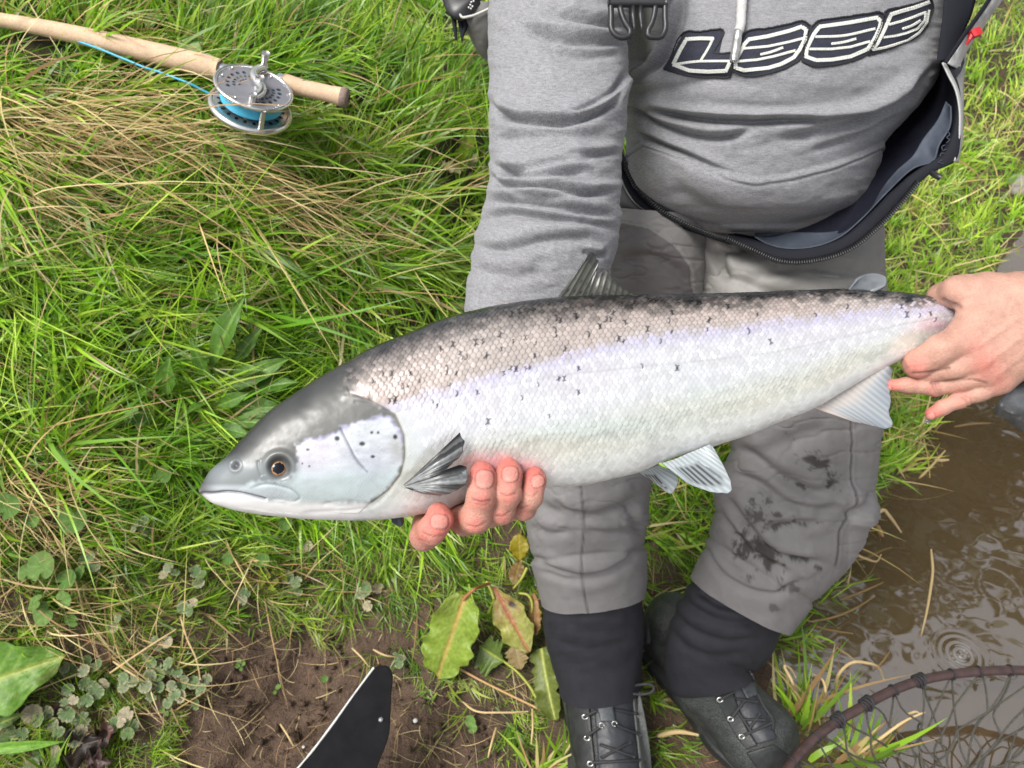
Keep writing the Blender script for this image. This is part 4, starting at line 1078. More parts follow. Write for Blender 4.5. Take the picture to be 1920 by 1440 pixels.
# ------------------------------------------------------------------ hooded top
GREY = np.array([.238, .238, .250])
tor_rows = [(1450, -300, 1.0, 150, .09), (1450, -230, .99, 230, .11), (1462, -120, .97, 330, .125), (1475, 0, .97, 318, .135), (1470, 80, .975, 308, .135), (1460, 150, .98, 296, .135), (1436, 215, 1.0, 267, .14), (1415, 270, 1.01, 241, .14), (1404, 330, 1.03, 231, .14),
            (1408, 375, 1.045, 208, .13), (1408, 396, 1.05, 182, .124), (1410, 416, 1.06, 142, .112), (1418, 436, 1.07, 95, .09), (1416, 446, 1.08, 20, .02)]
tfolds = [([(1176, 172), (1260, 168), (1330, 152), (1420, 160)], 10, .003),
          ([(1176, 203), (1230, 208), (1300, 222), (1380, 229), (1450, 227), (1540, 221), (1620, 203), (1690, 170), (1745, 130)], 7, .011),
          ([(1172, 192), (1215, 218), (1265, 243), (1320, 258), (1365, 257), (1410, 243)], 6, .008),
          ([(1186, 240), (1240, 268), (1290, 288), (1330, 305), (1365, 316)], 5, .006),
          ([(1440, 262), (1520, 248), (1600, 226), (1680, 190), (1735, 150)], 9, .007),
          ([(1500, 236), (1580, 226), (1650, 200)], 6, .004),
          ([(1500, 282), (1560, 264), (1625, 240), (1690, 205)], 7, .004),
          ([(1600, 110), (1680, 95), (1750, 55)], 12, .002), ([(1260, 330), (1330, 372), (1420, 392)], 16, .0035), ([(1330, 395), (1430, 408), (1530, 390)], 12, .003),
          ([(1272, -10), (1258, 50), (1228, 108), (1196, 133), (1176, 140)], 6, -.012)]
pocket = [(1213, 263), (1262, 280), (1315, 295), (1360, 313), (1410, 322), (1470, 317), (1540, 303), (1600, 285), (1650, 262), (1656, 300), (1690, 345), (1690, 520), (1430, 560), (1200, 520), (1130, 380), (1150, 310)]
def tor_disp(px, py, fr, t, th):
    f = sstep(0, .35, fr)
    q = creases(px, py, tfolds, 1.3)
    dpo, _, _ = polydist(px, py, np.array(pocket + pocket[:1], float)); ins = inpoly(px, py, pocket)
    sd_ = np.where(ins, dpo, -dpo)
    q += .0050 * sstep(-2, 3, sd_) - .0026 * np.exp(-((sd_ - 9) / 1.7)**2) - .0016 * np.exp(-((sd_ - 2.5) / 1.2)**2)
    q += -.0010 * np.exp(-(polydist(px, py, np.array([(1636, 268), (1630, 345)], float))[0] / 1.6)**2) - .0009 * np.exp(-(polydist(px, py, np.array([(1245, 265), (1200, 320)], float))[0] / 1.6)**2)
    q += .020 * np.exp(-(((px - 1440) / 210)**2 + ((py - 150) / 110)**2)) * 1.0 + .016 * np.exp(-(((px - 1420) / 190)**2 + ((py - 350) / 75)**2))
    q += .0028 * fbm(px / 85, py / 36, 0, 3, 101) + .0009 * fbm(px / 26, py / 13, 0, 2, 102)
    q += -.022 * sstep(1262, 1180, px) * sstep(145, 110, py) * (py > -60)
    return q * f * (1 - .95 * sstep(.88, .965, t))
TV, tpx, tpy, tfr, tvec, tfl = pxtube(tor_rows, 330, 520, tor_disp, sup=2.35, tilt=(-1, 0))
hcol = np.broadcast_to(GREY, TV.shape)
hoodie = mk('hoodie', TV, grid_faces(330, 520, True, tfl), MAT['hoodie'], person, col=hcol, vec=tvec)
def bvh(*obs):
    vs, fs, n = [], [], 0
    for o in obs:
        co = np.empty(len(o.data.vertices) * 3, 'f4'); o.data.vertices.foreach_get('co', co); co = co.reshape(-1, 3) + ORG[o]
        vs += [Vector(v) for v in co.tolist()]; fs += [tuple(i + n for i in p.vertices) for p in o.data.polygons]; n = len(vs)
    return BVHTree.FromPolygons(vs, fs)
CAMP = Vector((0, 0, CAM_H))
def on(tree_, px, py, lift, dflt=.86):
    """point on a surface under a photo position, lifted towards the camera"""
    tgt = Vector(P(px, py, 1.0)); dr = (tgt - CAMP).normalized()
    loc, nr, i, ds = tree_.ray_cast(CAMP, dr)
    if loc is None: return np.array(P(px, py, dflt))
    return np.array(loc - dr * lift)

slv_rows = [(1110, -210, .94, 150, .06), (1075, -110, .90, 142, .070), (1049, 0, .865, 130, .072), (1047, 100, .845, 132, .071), (1046, 200, .825, 130, .070), (1042, 300, .81, 124, .066), (1040, 370, .80, 124, .064), (1030, 430, .795, 131, .062), (1012, 490, .79, 128, .058), (986, 560, .782, 114, .050), (966, 640, .765, 98, .042), (952, 700, .752, 84, .036)]
sfolds = [([(1046, 20), (1087, 38), (1120, 46), (1168, 52)], 8, .007), ([(975, 46), (1010, 64), (1048, 75), (1090, 80), (1137, 80), (1176, 76)], 9, .008), ([(1020, 98), (1070, 108), (1117, 107), (1170, 98)], 9, .004),
          ([(1178, 128), (1165, 150), (1147, 172), (1120, 192), (1090, 207), (1058, 216)], 6, .007), ([(918, 190), (932, 208), (959, 222), (1018, 231), (1071, 230), (1110, 218), (1145, 195), (1172, 160)], 6, .010),
          ([(925, 262), (985, 258), (1060, 252), (1140, 262)], 10, .003), ([(918, 300), (955, 325), (1009, 333), (1060, 326), (1110, 322)], 7, .007), ([(918, 318), (930, 340), (975, 352), (1025, 350), (1093, 364), (1163, 356)], 6, .008),
          ([(925, 335), (990, 318), (1050, 305), (1120, 300)], 7, .004), ([(1060, 285), (1110, 292), (1165, 282)], 6, .004), ([(912, 378), (970, 380), (1037, 388), (1090, 398), (1152, 406)], 7, .008), ([(905, 410), (960, 402), (1030, 412), (1093, 417), (1155, 428)], 6, .006),
          ([(890, 462), (940, 470), (1000, 456), (1060, 448), (1125, 452)], 9, .005), ([(960, 365), (1000, 372), (1060, 376)], 5, .004), ([(885, 500), (950, 520), (1020, 510)], 12, .003), ([(1090, 470), (1125, 480), (1140, 470)], 6, .004)]
def slv_disp(px, py, fr, t, th):
    f = sstep(-.25, .2, fr)
    q = creases(px, py, sfolds, 1.25) + .0022 * fbm(px / 60, py / 24, 0, 3, 111) + .0008 * fbm(px / 22, py / 9, 0, 2, 112)
    return q * f + (1 - f) * .003 * vnoise(px / 50, py / 20, 0, 113)
SV, spx, spy, sfr, svec, sfl = pxtube(slv_rows, 380, 320, slv_disp, sup=2.15)
sleeve = mk('sleeve', SV, grid_faces(380, 320, True, sfl), MAT['hoodie'], hoodie, col=np.broadcast_to(GREY, SV.shape), vec=svec)
# the other sleeve leaves the picture at once and comes back with a wet cuff
lrows = [(1760, -170, .96, 150, .07), (1960, -210, .96, 130, .065), (2200, -130, .96, 115, .06), (2380, 180, .93, 112, .06), (2290, 520, .86, 100, .055), (2090, 700, .77, 86, .048)]
LV, lpx, lpy, lfr, lvec, lfl = pxtube(lrows, 120, 80, lambda px, py, f, t, th: .003 * fbm(px / 60, py / 40, th, 3, 121), sup=2.1)
mk('sleeve', LV, grid_faces(120, 80, True, lfl), MAT['hoodie'], hoodie, col=np.broadcast_to(GREY, LV.shape), vec=lvec)
crow = [(1884, 733, .755, 44, .040), (1900, 742, .755, 46, .042), (1950, 770, .758, 52, .046), (2020, 790, .765, 70, .05), (2120, 745, .78, 88, .05)]
CV, cpx, cpy, cfr, cvec, cfl = pxtube(crow, 60, 70, lambda px, py, f, t, th: .0012 * fbm(px / 18, py / 14, th, 3, 131) + .0015 * np.exp(-((t - .03) / .02)**2), sup=2.1)
mk('cuff', CV, grid_faces(60, 70, True, cfl), M('wet_grey_cuff', (.075, .08, .085), rough=.35, var=[(45, .45, 4, (1, 1, 1))], bump=(90, .002, 3, ONE)), hoodie)
TB = bvh(hoodie)
TSB = bvh(hoodie, sleeve)

# embroidered word on the chest: navy felt backing and white chain stitch
patch = dict(
    L=[(1245, 129), (1252, 118), (1264, 92), (1274, 70), (1284, 60), (1310, 59), (1357, 59), (1349, 78), (1339, 99), (1355, 100), (1374, 100), (1371, 120), (1369, 143), (1340, 145), (1310, 144.5), (1280, 139)],
    O=[(1374, 134), (1373, 118), (1380, 95), (1388, 72), (1400, 60), (1440, 53), (1480, 45), (1508, 40), (1520, 50), (1516, 72), (1508, 95), (1498, 112), (1480, 124), (1440, 138), (1400, 143)],
    O2=[(1505, 116), (1503, 104), (1508, 82), (1516, 58), (1533, 40), (1560, 35), (1595, 30), (1630, 25), (1650, 23), (1660, 32), (1656, 48), (1648, 66), (1636, 90), (1622, 104), (1595, 115), (1560, 123), (1526, 124)],
    P=[(1628, 104), (1634, 88), (1642, 70), (1652, 45), (1661, 21), (1686, 14), (1720, 6), (1746, -1), (1750, 12), (1745, 32), (1737, 50), (1721, 68), (1700, 79), (1682, 86), (1655, 96)])
stitch = dict(
    L=[[(1337, 72.5), (1312, 72), (1287, 73.5), (1275, 94), (1262, 121), (1293, 132.5), (1327, 134.5), (1361, 133), (1368, 118)], [(1367, 114.5), (1338, 114.5), (1310, 115), (1290, 117), (1264, 121)], [(1337, 72.5), (1327, 92), (1314, 113)]],
    O=[[(1395, 84), (1404, 74), (1440, 68), (1480, 58), (1503, 50), (1512, 56), (1509, 74), (1500, 92), (1488, 108), (1465, 120), (1440, 127.5), (1395, 132), (1379, 127), (1380, 112), (1388, 98), (1395, 84)], [(1393, 91), (1440, 87), (1480, 78.5), (1509, 71)], [(1384, 115), (1420, 112), (1450, 106), (1490, 95)], [(1427, 102), (1447, 97), (1467, 89.5)]],
    O2=[[(1526, 64), (1537, 50), (1560, 47), (1595, 42), (1645, 33), (1652, 41), (1648, 55), (1640, 72), (1627, 92), (1595, 106), (1560, 112), (1530, 113), (1511, 106), (1513, 90), (1526, 64)], [(1530, 69), (1580, 67), (1640, 54)], [(1519, 92), (1560, 92), (1595, 88), (1630, 78)], [(1560, 82), (1582, 79), (1604, 73)]],
    P=[[(1636, 93), (1646, 80), (1658, 56), (1671, 27), (1690, 21), (1715, 14), (1742, 4)], [(1638, 93.5), (1660, 89), (1677, 84), (1702, 76), (1723, 62), (1738, 42), (1742, 20)], [(1668, 46), (1690, 40), (1710, 33), (1736, 23), (1734, 38), (1720, 54), (1700, 62), (1680, 67), (1658, 70)], [(1693, 54), (1710, 48), (1725, 39)]])
for key in ('L', 'O', 'O2', 'P'):
    pl = np.array(patch[key], float)
    cl = resample(np.vstack([pl, pl[:1]]), 120)[:-1]
    cl = cl + rng.normal(size=cl.shape) * .35
    cen = cl.mean(0)
    mb = MB(); k_ = 10
    # filled by rings shrinking to the middle line so that it follows the cloth
    axis2 = np.array([np.interp(cl[:, 0], [cl[:, 0].min(), cl[:, 0].max()], [cl[:, 0].min() + 18, cl[:, 0].max() - 18]), 0 * cl[:, 0]]).T
    pa = np.polyfit(cl[:, 0], cl[:, 1], 1); axis2[:, 1] = np.polyval(pa, axis2[:, 0])
    if key == 'L': axis2[:, 1] = np.interp(axis2[:, 0], [1255, 1290, 1330, 1370], [112, 108, 122, 122])
    rings = []
    for i in range(k_):
        u = i / (k_ - 1)
        pts = cl * (1 - u) + axis2 * u
        lift = .0009 if i else .0001
        rings.append(np.array([on(TB, x, y, lift) for x, y in pts]))
    mb.add(np.concatenate(rings), grid_faces(k_, len(cl), True))
    mb.build('letter_patch', MAT['navy'], hoodie)
    # stitched hem of the patch
    hem = MB(); hp = resample(np.vstack([cl, cl[:1]]), 200); hem.add(*tube(np.array([on(TB, x, y, .0012) for x, y in hp]), .0011 + .0003 * np.sin(np.arange(200) * 2.2), 6, cap=False)); hem.build('patch_hem', MAT['dark'], hoodie)
    tb = MB()
    for line in stitch[key]:
        c = chord(line)[-1]
        wide = 1 if len(line) <= 3 and c < 60 else 1
        n = max(int(c / 1.5), 6)
        ph2 = resample(line, n) if len(line) < 4 else np.stack([np.interp(np.linspace(0, c, n), chord(line), np.array(line)[:, q]) for q in (0, 1)], 1)
        tgn = np.gradient(ph2, axis=0); tgn /= np.linalg.norm(tgn, axis=1, keepdims=True) + 1e-9; nn = np.stack([-tgn[:, 1], tgn[:, 0]], 1)
        outer = line is stitch[key][0]
        for off in ((-2.3, 0.0, 2.3) if outer else (-1.1, 1.1)):
            q = ph2 + nn * off
            # braid: each stitch a small slanting bead
            m2 = max(int(c / 2.3), 3)
            tt = np.linspace(0, n - 1, m2)
            for t0 in tt:
                i = int(t0); a = q[i]; dirn = tgn[i] * 2.3 + nn[i] * (1.5 if off > 0 or (off == 0 and int(t0) % 2) else -1.5)
                pa_, pb_ = a - dirn * .5, a + dirn * .5
                pth = np.array([on(TB, *pa_, .0012), on(TB, *a, .0021), on(TB, *pb_, .0012)])
                tb.add(*tube(pth, np.array([.0005, .00070, .0005]), 5))
    tb.build('stitched_letter', MAT['thread'], hoodie)

# draw cord with its metal tip
pts = [(1398, -60), (1393, -20), (1390, 20), (1386, 56), (1384, 60)]
cw = np.array([on(TB, x, y, .010) for x, y in resample(pts, 30)])
wob = .0052 * (1 + .06 * np.sin(np.arange(30) * 2.4))
mb = MB(); mb.add(*tube(cw, np.linspace(.0058, .0050, 30) * (1 + .05 * np.sin(np.arange(30) * 2.1)), 14)); mb.build('drawstring', MAT['cord'], hoodie)
pts = [(1385, 57), (1382, 75), (1378, 100), (1375, 115)]
aw = np.array([on(TB, x, y, .0095) for x, y in resample(pts, 24)])
mb = MB(); mb.add(*tube(aw, .0046 * np.concatenate([[.9], np.ones(20), [.95, .75, .4]]), 16)); mb.build('cord_tip', MAT['metal'], hoodie)
# ------------------------------------------------------------------ waders
WG = np.array([.182, .174, .173]); WP = np.array([.125, .115, .116]); WL = np.array([.275, .268, .255])
def stain(px, py, spots, seed):
    k = np.zeros(px.shape)
    for (cx, cy, rx, ry, rot, a, thr) in spots:
        u = ((px - cx) * math.cos(rot) + (py - cy) * math.sin(rot)) / rx; v = (-(px - cx) * math.sin(rot) + (py - cy) * math.cos(rot)) / ry
        g = np.exp(-(u * u + v * v))
        n = fbm(px / 16, py / 13, 0, 4, seed) + .45 * vnoise(px / 3.2, py / 2.8, 0, seed + 3) * .6
        k = np.maximum(k, a * sstep(.06, .28, g) * sstep(thr - .08, thr + .34, g + .95 * n - .28))
    return k
waders = empty('waders', person_at); waders.parent = person; waders.location = (0, 0, 0)
legA = [(1232, 395, 1.03, 104, .085), (1228, 450, 1.035, 100, .088), (1222, 520, 1.05, 100, .088), (1190, 640, 1.09, 108, .086), (1145, 780, 1.13, 112, .084), (1108, 900, 1.165, 115, .082), (1100, 960, 1.185, 115, .082), (1103, 1020, 1.21, 107, .080), (1107, 1060, 1.23, 102, .078), (1111, 1100, 1.25, 97, .075), (1113, 1122, 1.26, 93, .072)]
fA = [([(1000, 935), (1040, 962), (1090, 972), (1150, 960), (1215, 925)], 12, .006), ([(990, 985), (1030, 1000), (1075, 995)], 10, .004), ([(1090, 992), (1140, 1000), (1212, 985)], 8, .004), ([(995, 1042), (1040, 1058), (1095, 1066), (1150, 1055), (1212, 1015)], 6, .006),
      ([(1010, 1060), (1060, 1074), (1112, 1072), (1160, 1060)], 5, .004), ([(1040, 930), (1060, 955), (1100, 965)], 7, .004), ([(1180, 940), (1190, 980), (1205, 1000)], 9, .004), ([(1160, 500), (1200, 480), (1260, 500), (1300, 540)], 10, .004)]
def legA_d(px, py, fr, t, th):
    q = creases(px, py, fA, 1.25) - .0016 * np.exp(-(fbm(px / 80, py / 34, 0, 3, 145) / .045)**2) * sstep(.9, .8, t) + .0024 * fbm(px / 55, py / 40, 0, 3, 141) + .0006 * fbm(px / 20, py / 14, 0, 2, 142)
    for sm_ in ([(1088, 900), (1094, 960), (1094, 1000), (1090, 1060), (1102, 1122)], [(1150, 450), (1146, 500), (1140, 560)], [(1165, 415), (1215, 425), (1262, 458), (1290, 500), (1300, 540)]):
        q -= .0012 * np.exp(-(polydist(px, py, resample(sm_, 20))[0] / 1.6)**2) - .0007 * np.exp(-((polydist(px, py, resample(sm_, 20))[0] - 4) / 3)**2)
    q += .0016 * sstep(1, 4, polydist(px, py, resample([(1000, 1088), (1060, 1112), (1110, 1112), (1160, 1100), (1212, 1060)], 20))[0] * np.where(py > 1000, 1, 1)) * 0
    q += .0045 * sstep(.884, .894, t) - .0020 * np.exp(-((t - .884) / .006)**2)
    return q * sstep(-.4, .1, fr)
AV, apx, apy, afr, avec, afl = pxtube(legA, 360, 200, legA_d, sup=2.15)
AV[-60:] += (np.linspace(0, 1, 60)**1.6)[:, None, None] * np.clip(afr[-60:], -.3, 1)[..., None] * (P(1113, 1140, 1.20) - P(1113, 1122, 1.20)) * 1.3
knee = [(1148, 440), (1166, 418), (1215, 428), (1262, 460), (1292, 505), (1302, 560), (1140, 600)]
kd = np.where(inpoly(apx, apy, knee), 1, 0)
acol = np.where((kd * (afr > 0))[..., None] > 0, WP, np.where((apy < 700)[..., None], (WG + WL) / 2, WG * 1.02))
sdk = polydist(apx, apy, resample([(1088, 900), (1094, 960), (1094, 1000), (1090, 1060), (1102, 1122)], 20))[0]
acol = acol * (1 - .55 * np.exp(-(sdk / 2.2)**2) * (afr > 0) * (apy > 880))[..., None]
mk('leg', AV, grid_faces(360, 200, True, afl), MAT['wader'], waders, col=acol, vec=avec)

legB = [(1500, 380, 1.085, 160, .085), (1494, 450, 1.075, 166, .088), (1488, 520, 1.06, 174, .090), (1496, 620, 1.085, 172, .090), (1508, 720, 1.11, 156, .088), (1512, 800, 1.13, 143, .088), (1506, 870, 1.15, 141, .088), (1492, 930, 1.165, 148, .088), (1474, 985, 1.18, 146, .086), (1446, 1040, 1.205, 126, .082), (1420, 1082, 1.23, 112, .076), (1402, 1112, 1.25, 107, .074), (1390, 1134, 1.26, 103, .072)]
fB = [([(1375, 835), (1420, 862), (1470, 898), (1520, 922), (1570, 930)], 12, .007), ([(1362, 885), (1420, 905), (1470, 940), (1525, 955), (1585, 950)], 10, .006), ([(1360, 930), (1400, 985), (1450, 1035), (1500, 1050), (1545, 1058)], 9, .009),
      ([(1430, 990), (1480, 982), (1540, 978)], 8, .004), ([(1345, 955), (1385, 1010), (1430, 1048), (1490, 1075)], 9, .007), ([(1318, 1010), (1345, 1060), (1400, 1092), (1460, 1100), (1500, 1085)], 6, .006), ([(1580, 970), (1610, 950), (1632, 925)], 10, .008), ([(1590, 990), (1620, 995), (1640, 985)], 10, .004),
      ([(1340, 480), (1400, 455), (1480, 470)], 14, .007), ([(1400, 530), (1480, 500), (1580, 505), (1650, 520)], 12, .006), ([(1320, 440), (1350, 480), (1360, 530)], 8, .006), ([(1560, 800), (1480, 830), (1420, 850)], 16, .004), ([(1330, 500), (1420, 540), (1500, 560)], 12, .005)]
seamB = [(1594, 760), (1596, 830), (1596, 900), (1594, 950), (1585, 975), (1574, 990), (1572, 1020), (1566, 1060)]
def legB_d(px, py, fr, t, th):
    q = creases(px, py, fB, 1.25) - .0018 * np.exp(-(fbm(px / 85 + py / 200, py / 38, 0, 3, 155) / .045)**2) * sstep(.92, .82, t) + .0026 * fbm(px / 60, py / 45, 0, 3, 151) + .0006 * fbm(px / 20, py / 14, 0, 2, 152)
    dS = polydist(px, py, resample(seamB, 24))[0]; q += -.0014 * np.exp(-(dS / 1.7)**2) + .0009 * np.exp(-((dS - 5) / 3)**2)
    q += .014 * np.exp(-(((px - 1622) / 26)**2 + ((py - 958) / 34)**2))
    q += .0045 * sstep(.904, .914, t) - .0020 * np.exp(-((t - .904) / .006)**2)
    return q * sstep(-.4, .1, fr)
BV, bpx, bqy, bfr, bvec, bfl = pxtube(legB, 360, 260, legB_d, sup=2.15)
BV[-60:] += (np.linspace(0, 1, 60)**1.6)[:, None, None] * np.clip(bfr[-60:], -.3, 1)[..., None] * (P(1400, 1150, 1.20) - P(1390, 1134, 1.20)) * 1.3
mud = stain(bpx, bqy, [(1530, 862, 32, 20, .3, .95, .35), (1560, 900, 22, 22, .9, .95, .38), (1500, 912, 30, 6, .5, .9, .3), (1440, 960, 55, 30, .4, .85, .45), (1480, 985, 60, 9, -.1, .9, .35), (1430, 1040, 60, 24, .5, 1., .22), (1405, 1008, 26, 40, -.5, .9, .40), (1500, 1050, 50, 8, .35, .95, .25), (1400, 1075, 40, 12, .5, .8, .5), (1580, 885, 10, 12, .5, .6, .5), (1480, 1100, 40, 8, .1, .7, .5), (1450, 1122, 25, 8, .1, .6, .45), (1490, 825, 24, 8, .6, .4, .5)], 161) * (bfr > 0)
bcol = np.where((bqy < 690)[..., None], WL, np.where((bpx < 1590)[..., None] & (bqy > 700)[..., None], WG * .92, WG * 1.15))  # lit right side and darker left side painted into the lower leg
dS = polydist(bpx, bqy, resample(seamB, 24))[0]
bcol = bcol * (1 - .6 * np.exp(-(dS / 2.2)**2) * (bfr > 0))[..., None]
bcol = bcol * (1 - mud[..., None]) + np.array([.040, .036, .034]) * mud[..., None]
mk('leg', BV, grid_faces(360, 260, True, bfl), MAT['wader'], waders, col=bcol, vec=bvec)
pel_rows = [(1410, 300, 1.11, 250, .10), (1405, 380, 1.11, 252, .10), (1402, 430, 1.11, 252, .10), (1400, 500, 1.105, 255, .095), (1400, 570, 1.12, 240, .085), (1400, 640, 1.14, 215, .07)]
pf = [([(1240, 400), (1290, 430), (1330, 470), (1360, 520)], 9, .008), ([(1290, 415), (1340, 440), (1420, 450), (1500, 470)], 10, .006), ([(1300, 470), (1320, 510), (1315, 560)], 12, .014), ([(1430, 450), (1425, 490), (1405, 530)], 9, .005), ([(1340, 520), (1420, 500), (1520, 505)], 12, .006), ([(1150, 395), (1220, 405), (1260, 430)], 7, .005)]
PV, ppx, ppy, pfr, pvec, pfl = pxtube(pel_rows, 200, 320, lambda px, py, f, t, th: (creases(px, py, pf) + .004 * fbm(px / 70, py / 45, 0, 3, 171)) * sstep(-.3, .2, f), sup=2.5, tilt=(-1, 0))
pcol = np.broadcast_to(WL * .95, PV.shape)
seat = mk('seat', PV, grid_faces(200, 320, True, pfl), MAT['wader'], waders, col=pcol, vec=pvec)
# neoprene gravel guards
gA = [(1111, 1092, 1.252, 88, .066), (1112, 1120, 1.26, 91, .068), (1113, 1160, 1.275, 95, .071), (1116, 1200, 1.29, 92, .072), (1120, 1240, 1.305, 85, .070), (1124, 1268, 1.315, 79, .069), (1126, 1296, 1.325, 76, .068)]
def gd(sd_, fl_): return lambda px, py, f, t, th: creases(px, py, fl_) + .0020 * fbm(px / 60, py / 22, 0, 3, sd_) * sstep(-.4, .1, f)
GV, _, _, gfr, gvec, gfl = pxtube(gA, 120, 130, gd(181, [([(1015, 1130), (1060, 1150), (1120, 1155)], 8, .002), ([(1030, 1200), (1090, 1215), (1190, 1200)], 10, .0025), ([(1050, 1160), (1120, 1185), (1205, 1170)], 9, .0015), ([(1045, 1240), (1110, 1255), (1190, 1245)], 10, .0015)]), sup=2.15)
low = P(1126, 1310, 1.25) - P(1126, 1296, 1.25)
GV[-34:] += (np.linspace(0, 1, 34)**1.5)[:, None, None] * (np.clip(gfr[-34:], -.2, 1)**1)[..., None] * low * 2.3
mk('gravel_guard', GV, grid_faces(120, 130, True, gfl), MAT['neo'], waders, vec=gvec)
gB = [(1404, 1104, 1.258, 84, .050), (1390, 1130, 1.264, 92, .058), (1366, 1168, 1.275, 100, .072), (1344, 1205, 1.295, 96, .072), (1330, 1238, 1.315, 86, .070), (1328, 1262, 1.33, 78, .069), (1334, 1284, 1.34, 72, .068)]
HV, _, _, hfr, hvec, hfl = pxtube(gB, 120, 130, gd(191, [([(1262, 1090), (1300, 1140), (1360, 1165), (1440, 1165)], 8, .005), ([(1250, 1130), (1290, 1175), (1350, 1200), (1420, 1198)], 8, .005), ([(1250, 1170), (1290, 1215), (1340, 1232), (1400, 1222)], 9, .004), ([(1300, 1100), (1350, 1135), (1430, 1140)], 7, .004)]), sup=2.15)
HV[-34:] += (np.linspace(0, 1, 34)**1.5)[:, None, None] * (np.clip(hfr[-34:], -.2, 1))[..., None] * (P(1362, 1294, 1.27) - P(1334, 1284, 1.27)) * 1.3
mk('gravel_guard', HV, grid_faces(120, 130, True, hfl), MAT['neo'], waders, vec=hvec)
# cloth hem over each guard
for rows, name in ((legA, 0), (legB, 1)):
    pass

# open front of the waders: lining, taped seams, zip with its teeth
def strip(name, a, b, da, db, mat, parent, n=120, m=26, bulge=.01, disp=None, thick=.0015):
    A_, B_ = resample(a, n), resample(b, n)
    v = np.linspace(0, 1, m)[None]
    px = A_[:, None, 0] * (1 - v) + B_[:, None, 0] * v; py = A_[:, None, 1] * (1 - v) + B_[:, None, 1] * v
    da = np.interp(np.linspace(0, 1, n), np.linspace(0, 1, len(np.atleast_1d(da))), np.atleast_1d(da))[:, None]; db = np.interp(np.linspace(0, 1, n), np.linspace(0, 1, len(np.atleast_1d(db))), np.atleast_1d(db))[:, None]
    d = da * (1 - v) + db * v + bulge * np.sin(v * math.pi)
    if disp: d = d + disp(px, py)
    return solidify(mk(name, P(px, py, d), grid_faces(n, m), mat, parent), thick)
inner = [(1766, 100), (1755, 140), (1735, 185), (1700, 240), (1655, 300), (1650, 345), (1590, 385), (1500, 425), (1430, 440), (1380, 430)]
rim = [(1776, 110), (1798, 165), (1800, 215), (1800, 262), (1793, 298), (1745, 325), (1690, 378), (1640, 430), (1590, 468), (1530, 487), (1460, 488), (1410, 468), (1365, 445)]
rim_in = [(1773, 110), (1790, 165), (1792, 215), (1786, 250), (1770, 285), (1722, 318), (1668, 365), (1622, 412), (1576, 448), (1525, 464), (1465, 466), (1415, 452), (1365, 440)]
dr = [.89, .885, .88, .875, .88, .885, .90, .915, .925, .93, .94, .95, .96]
strip('wader_lining', [(1738, 110), (1722, 160), (1692, 215), (1658, 270), (1632, 325), (1600, 372), (1550, 408), (1485, 434), (1425, 444), (1380, 438)], rim_in, [1.04, 1.03, 1.02, 1.0, .985, .965, .96, .96, .965, .965], [q + .002 for q in dr], MAT['lining'], waders, n=200, m=50, bulge=.012, disp=lambda x, y: .0012 * fbm(x / 40, y / 50, 0, 3, 201))
strip('zip_tape', rim_in, rim, [q - .001 for q in dr], [q - .004 for q in dr], MAT['strap'], waders, n=200, m=8, bulge=-.002)
tape_o = [(1783, 200), (1782, 235), (1760, 275), (1752, 300), (1716, 314), (1664, 360), (1618, 408), (1572, 446), (1522, 464), (1465, 465), (1440, 458), (1415, 444)]
tape_i = [(1774, 190), (1758, 225), (1730, 262), (1712, 292), (1680, 322), (1656, 352), (1636, 386), (1584, 430), (1552, 436), (1515, 436), (1478, 436), (1415, 438)]
def near(a, k): return [np.interp(x, np.linspace(0, 1, len(dr)), dr) + k for x in a]
strip('seam_tape', tape_i, tape_o, near(np.linspace(.14, .97, 12), .020), near(np.linspace(.14, .97, 12), -.003), MAT['tape'], waders, n=140, m=16, bulge=.004, disp=lambda x, y: .003 * fbm(x / 25, y / 30, 0, 2, 203))
zl = resample([(1720, 342), (1690, 378), (1640, 430), (1590, 468), (1530, 487), (1460, 488), (1410, 468), (1365, 448)], 92)
zd = np.interp(np.linspace(0, 1, 92), [0, .2, .45, .7, 1], [.882, .896, .918, .934, .955])
tb = MB()
tgz = np.gradient(zl, axis=0); tgz /= np.linalg.norm(tgz, axis=1, keepdims=True)
for i in range(92):
    nx_, ny_ = -tgz[i, 1], tgz[i, 0]
    a = P(zl[i, 0] + nx_ * 5.5, zl[i, 1] + ny_ * 5.5, zd[i] - .006); b2 = P(zl[i, 0] - nx_ * 5.5, zl[i, 1] - ny_ * 5.5, zd[i] - .006)
    tb.add(*tube(np.array([a, (a + b2) / 2, b2]), [.0017, .0014, .0017], 6))
tb.build('zip_teeth', MAT['black'], waders)
# left side of the zip against the belly
zl2 = resample([(1160, 280), (1178, 320), (1205, 362), (1240, 395), (1290, 422), (1340, 442), (1372, 452)], 60)
za = np.interp(np.linspace(0, 1, 60), [0, .5, 1], [.965, .955, .965])
strip('zip_tape', zl2[::6].tolist() + [zl2[-1].tolist()], [(1150, 290), (1166, 335), (1190, 378), (1228, 404), (1280, 428), (1335, 447), (1372, 458)], [.97, .96, .965], [.962, .955, .962], MAT['strap'], waders, n=90, m=8, bulge=-.003)
tb = MB()
for i in range(60):
    x, y = zl2[i]; a = P(x - 5, y + 4, za[i] - .010); b2 = P(x + 4, y - 3, za[i] - .010)
    tb.add(*tube(np.array([a, (a + b2) / 2, b2]), [.0013, .0015, .0013], 6))
tb.build('zip_teeth', MAT['black'], waders)
strip('wader_front', [(1150, 292), (1164, 338), (1188, 380), (1228, 406), (1250, 414)], [(1120, 330), (1135, 372), (1158, 392), (1200, 404), (1250, 420)], [.972, .966, .97], [1.0, .985, .975], M('wader_front_cloth', WG * .75, rough=.6), waders, n=60, m=14, bulge=-.006)
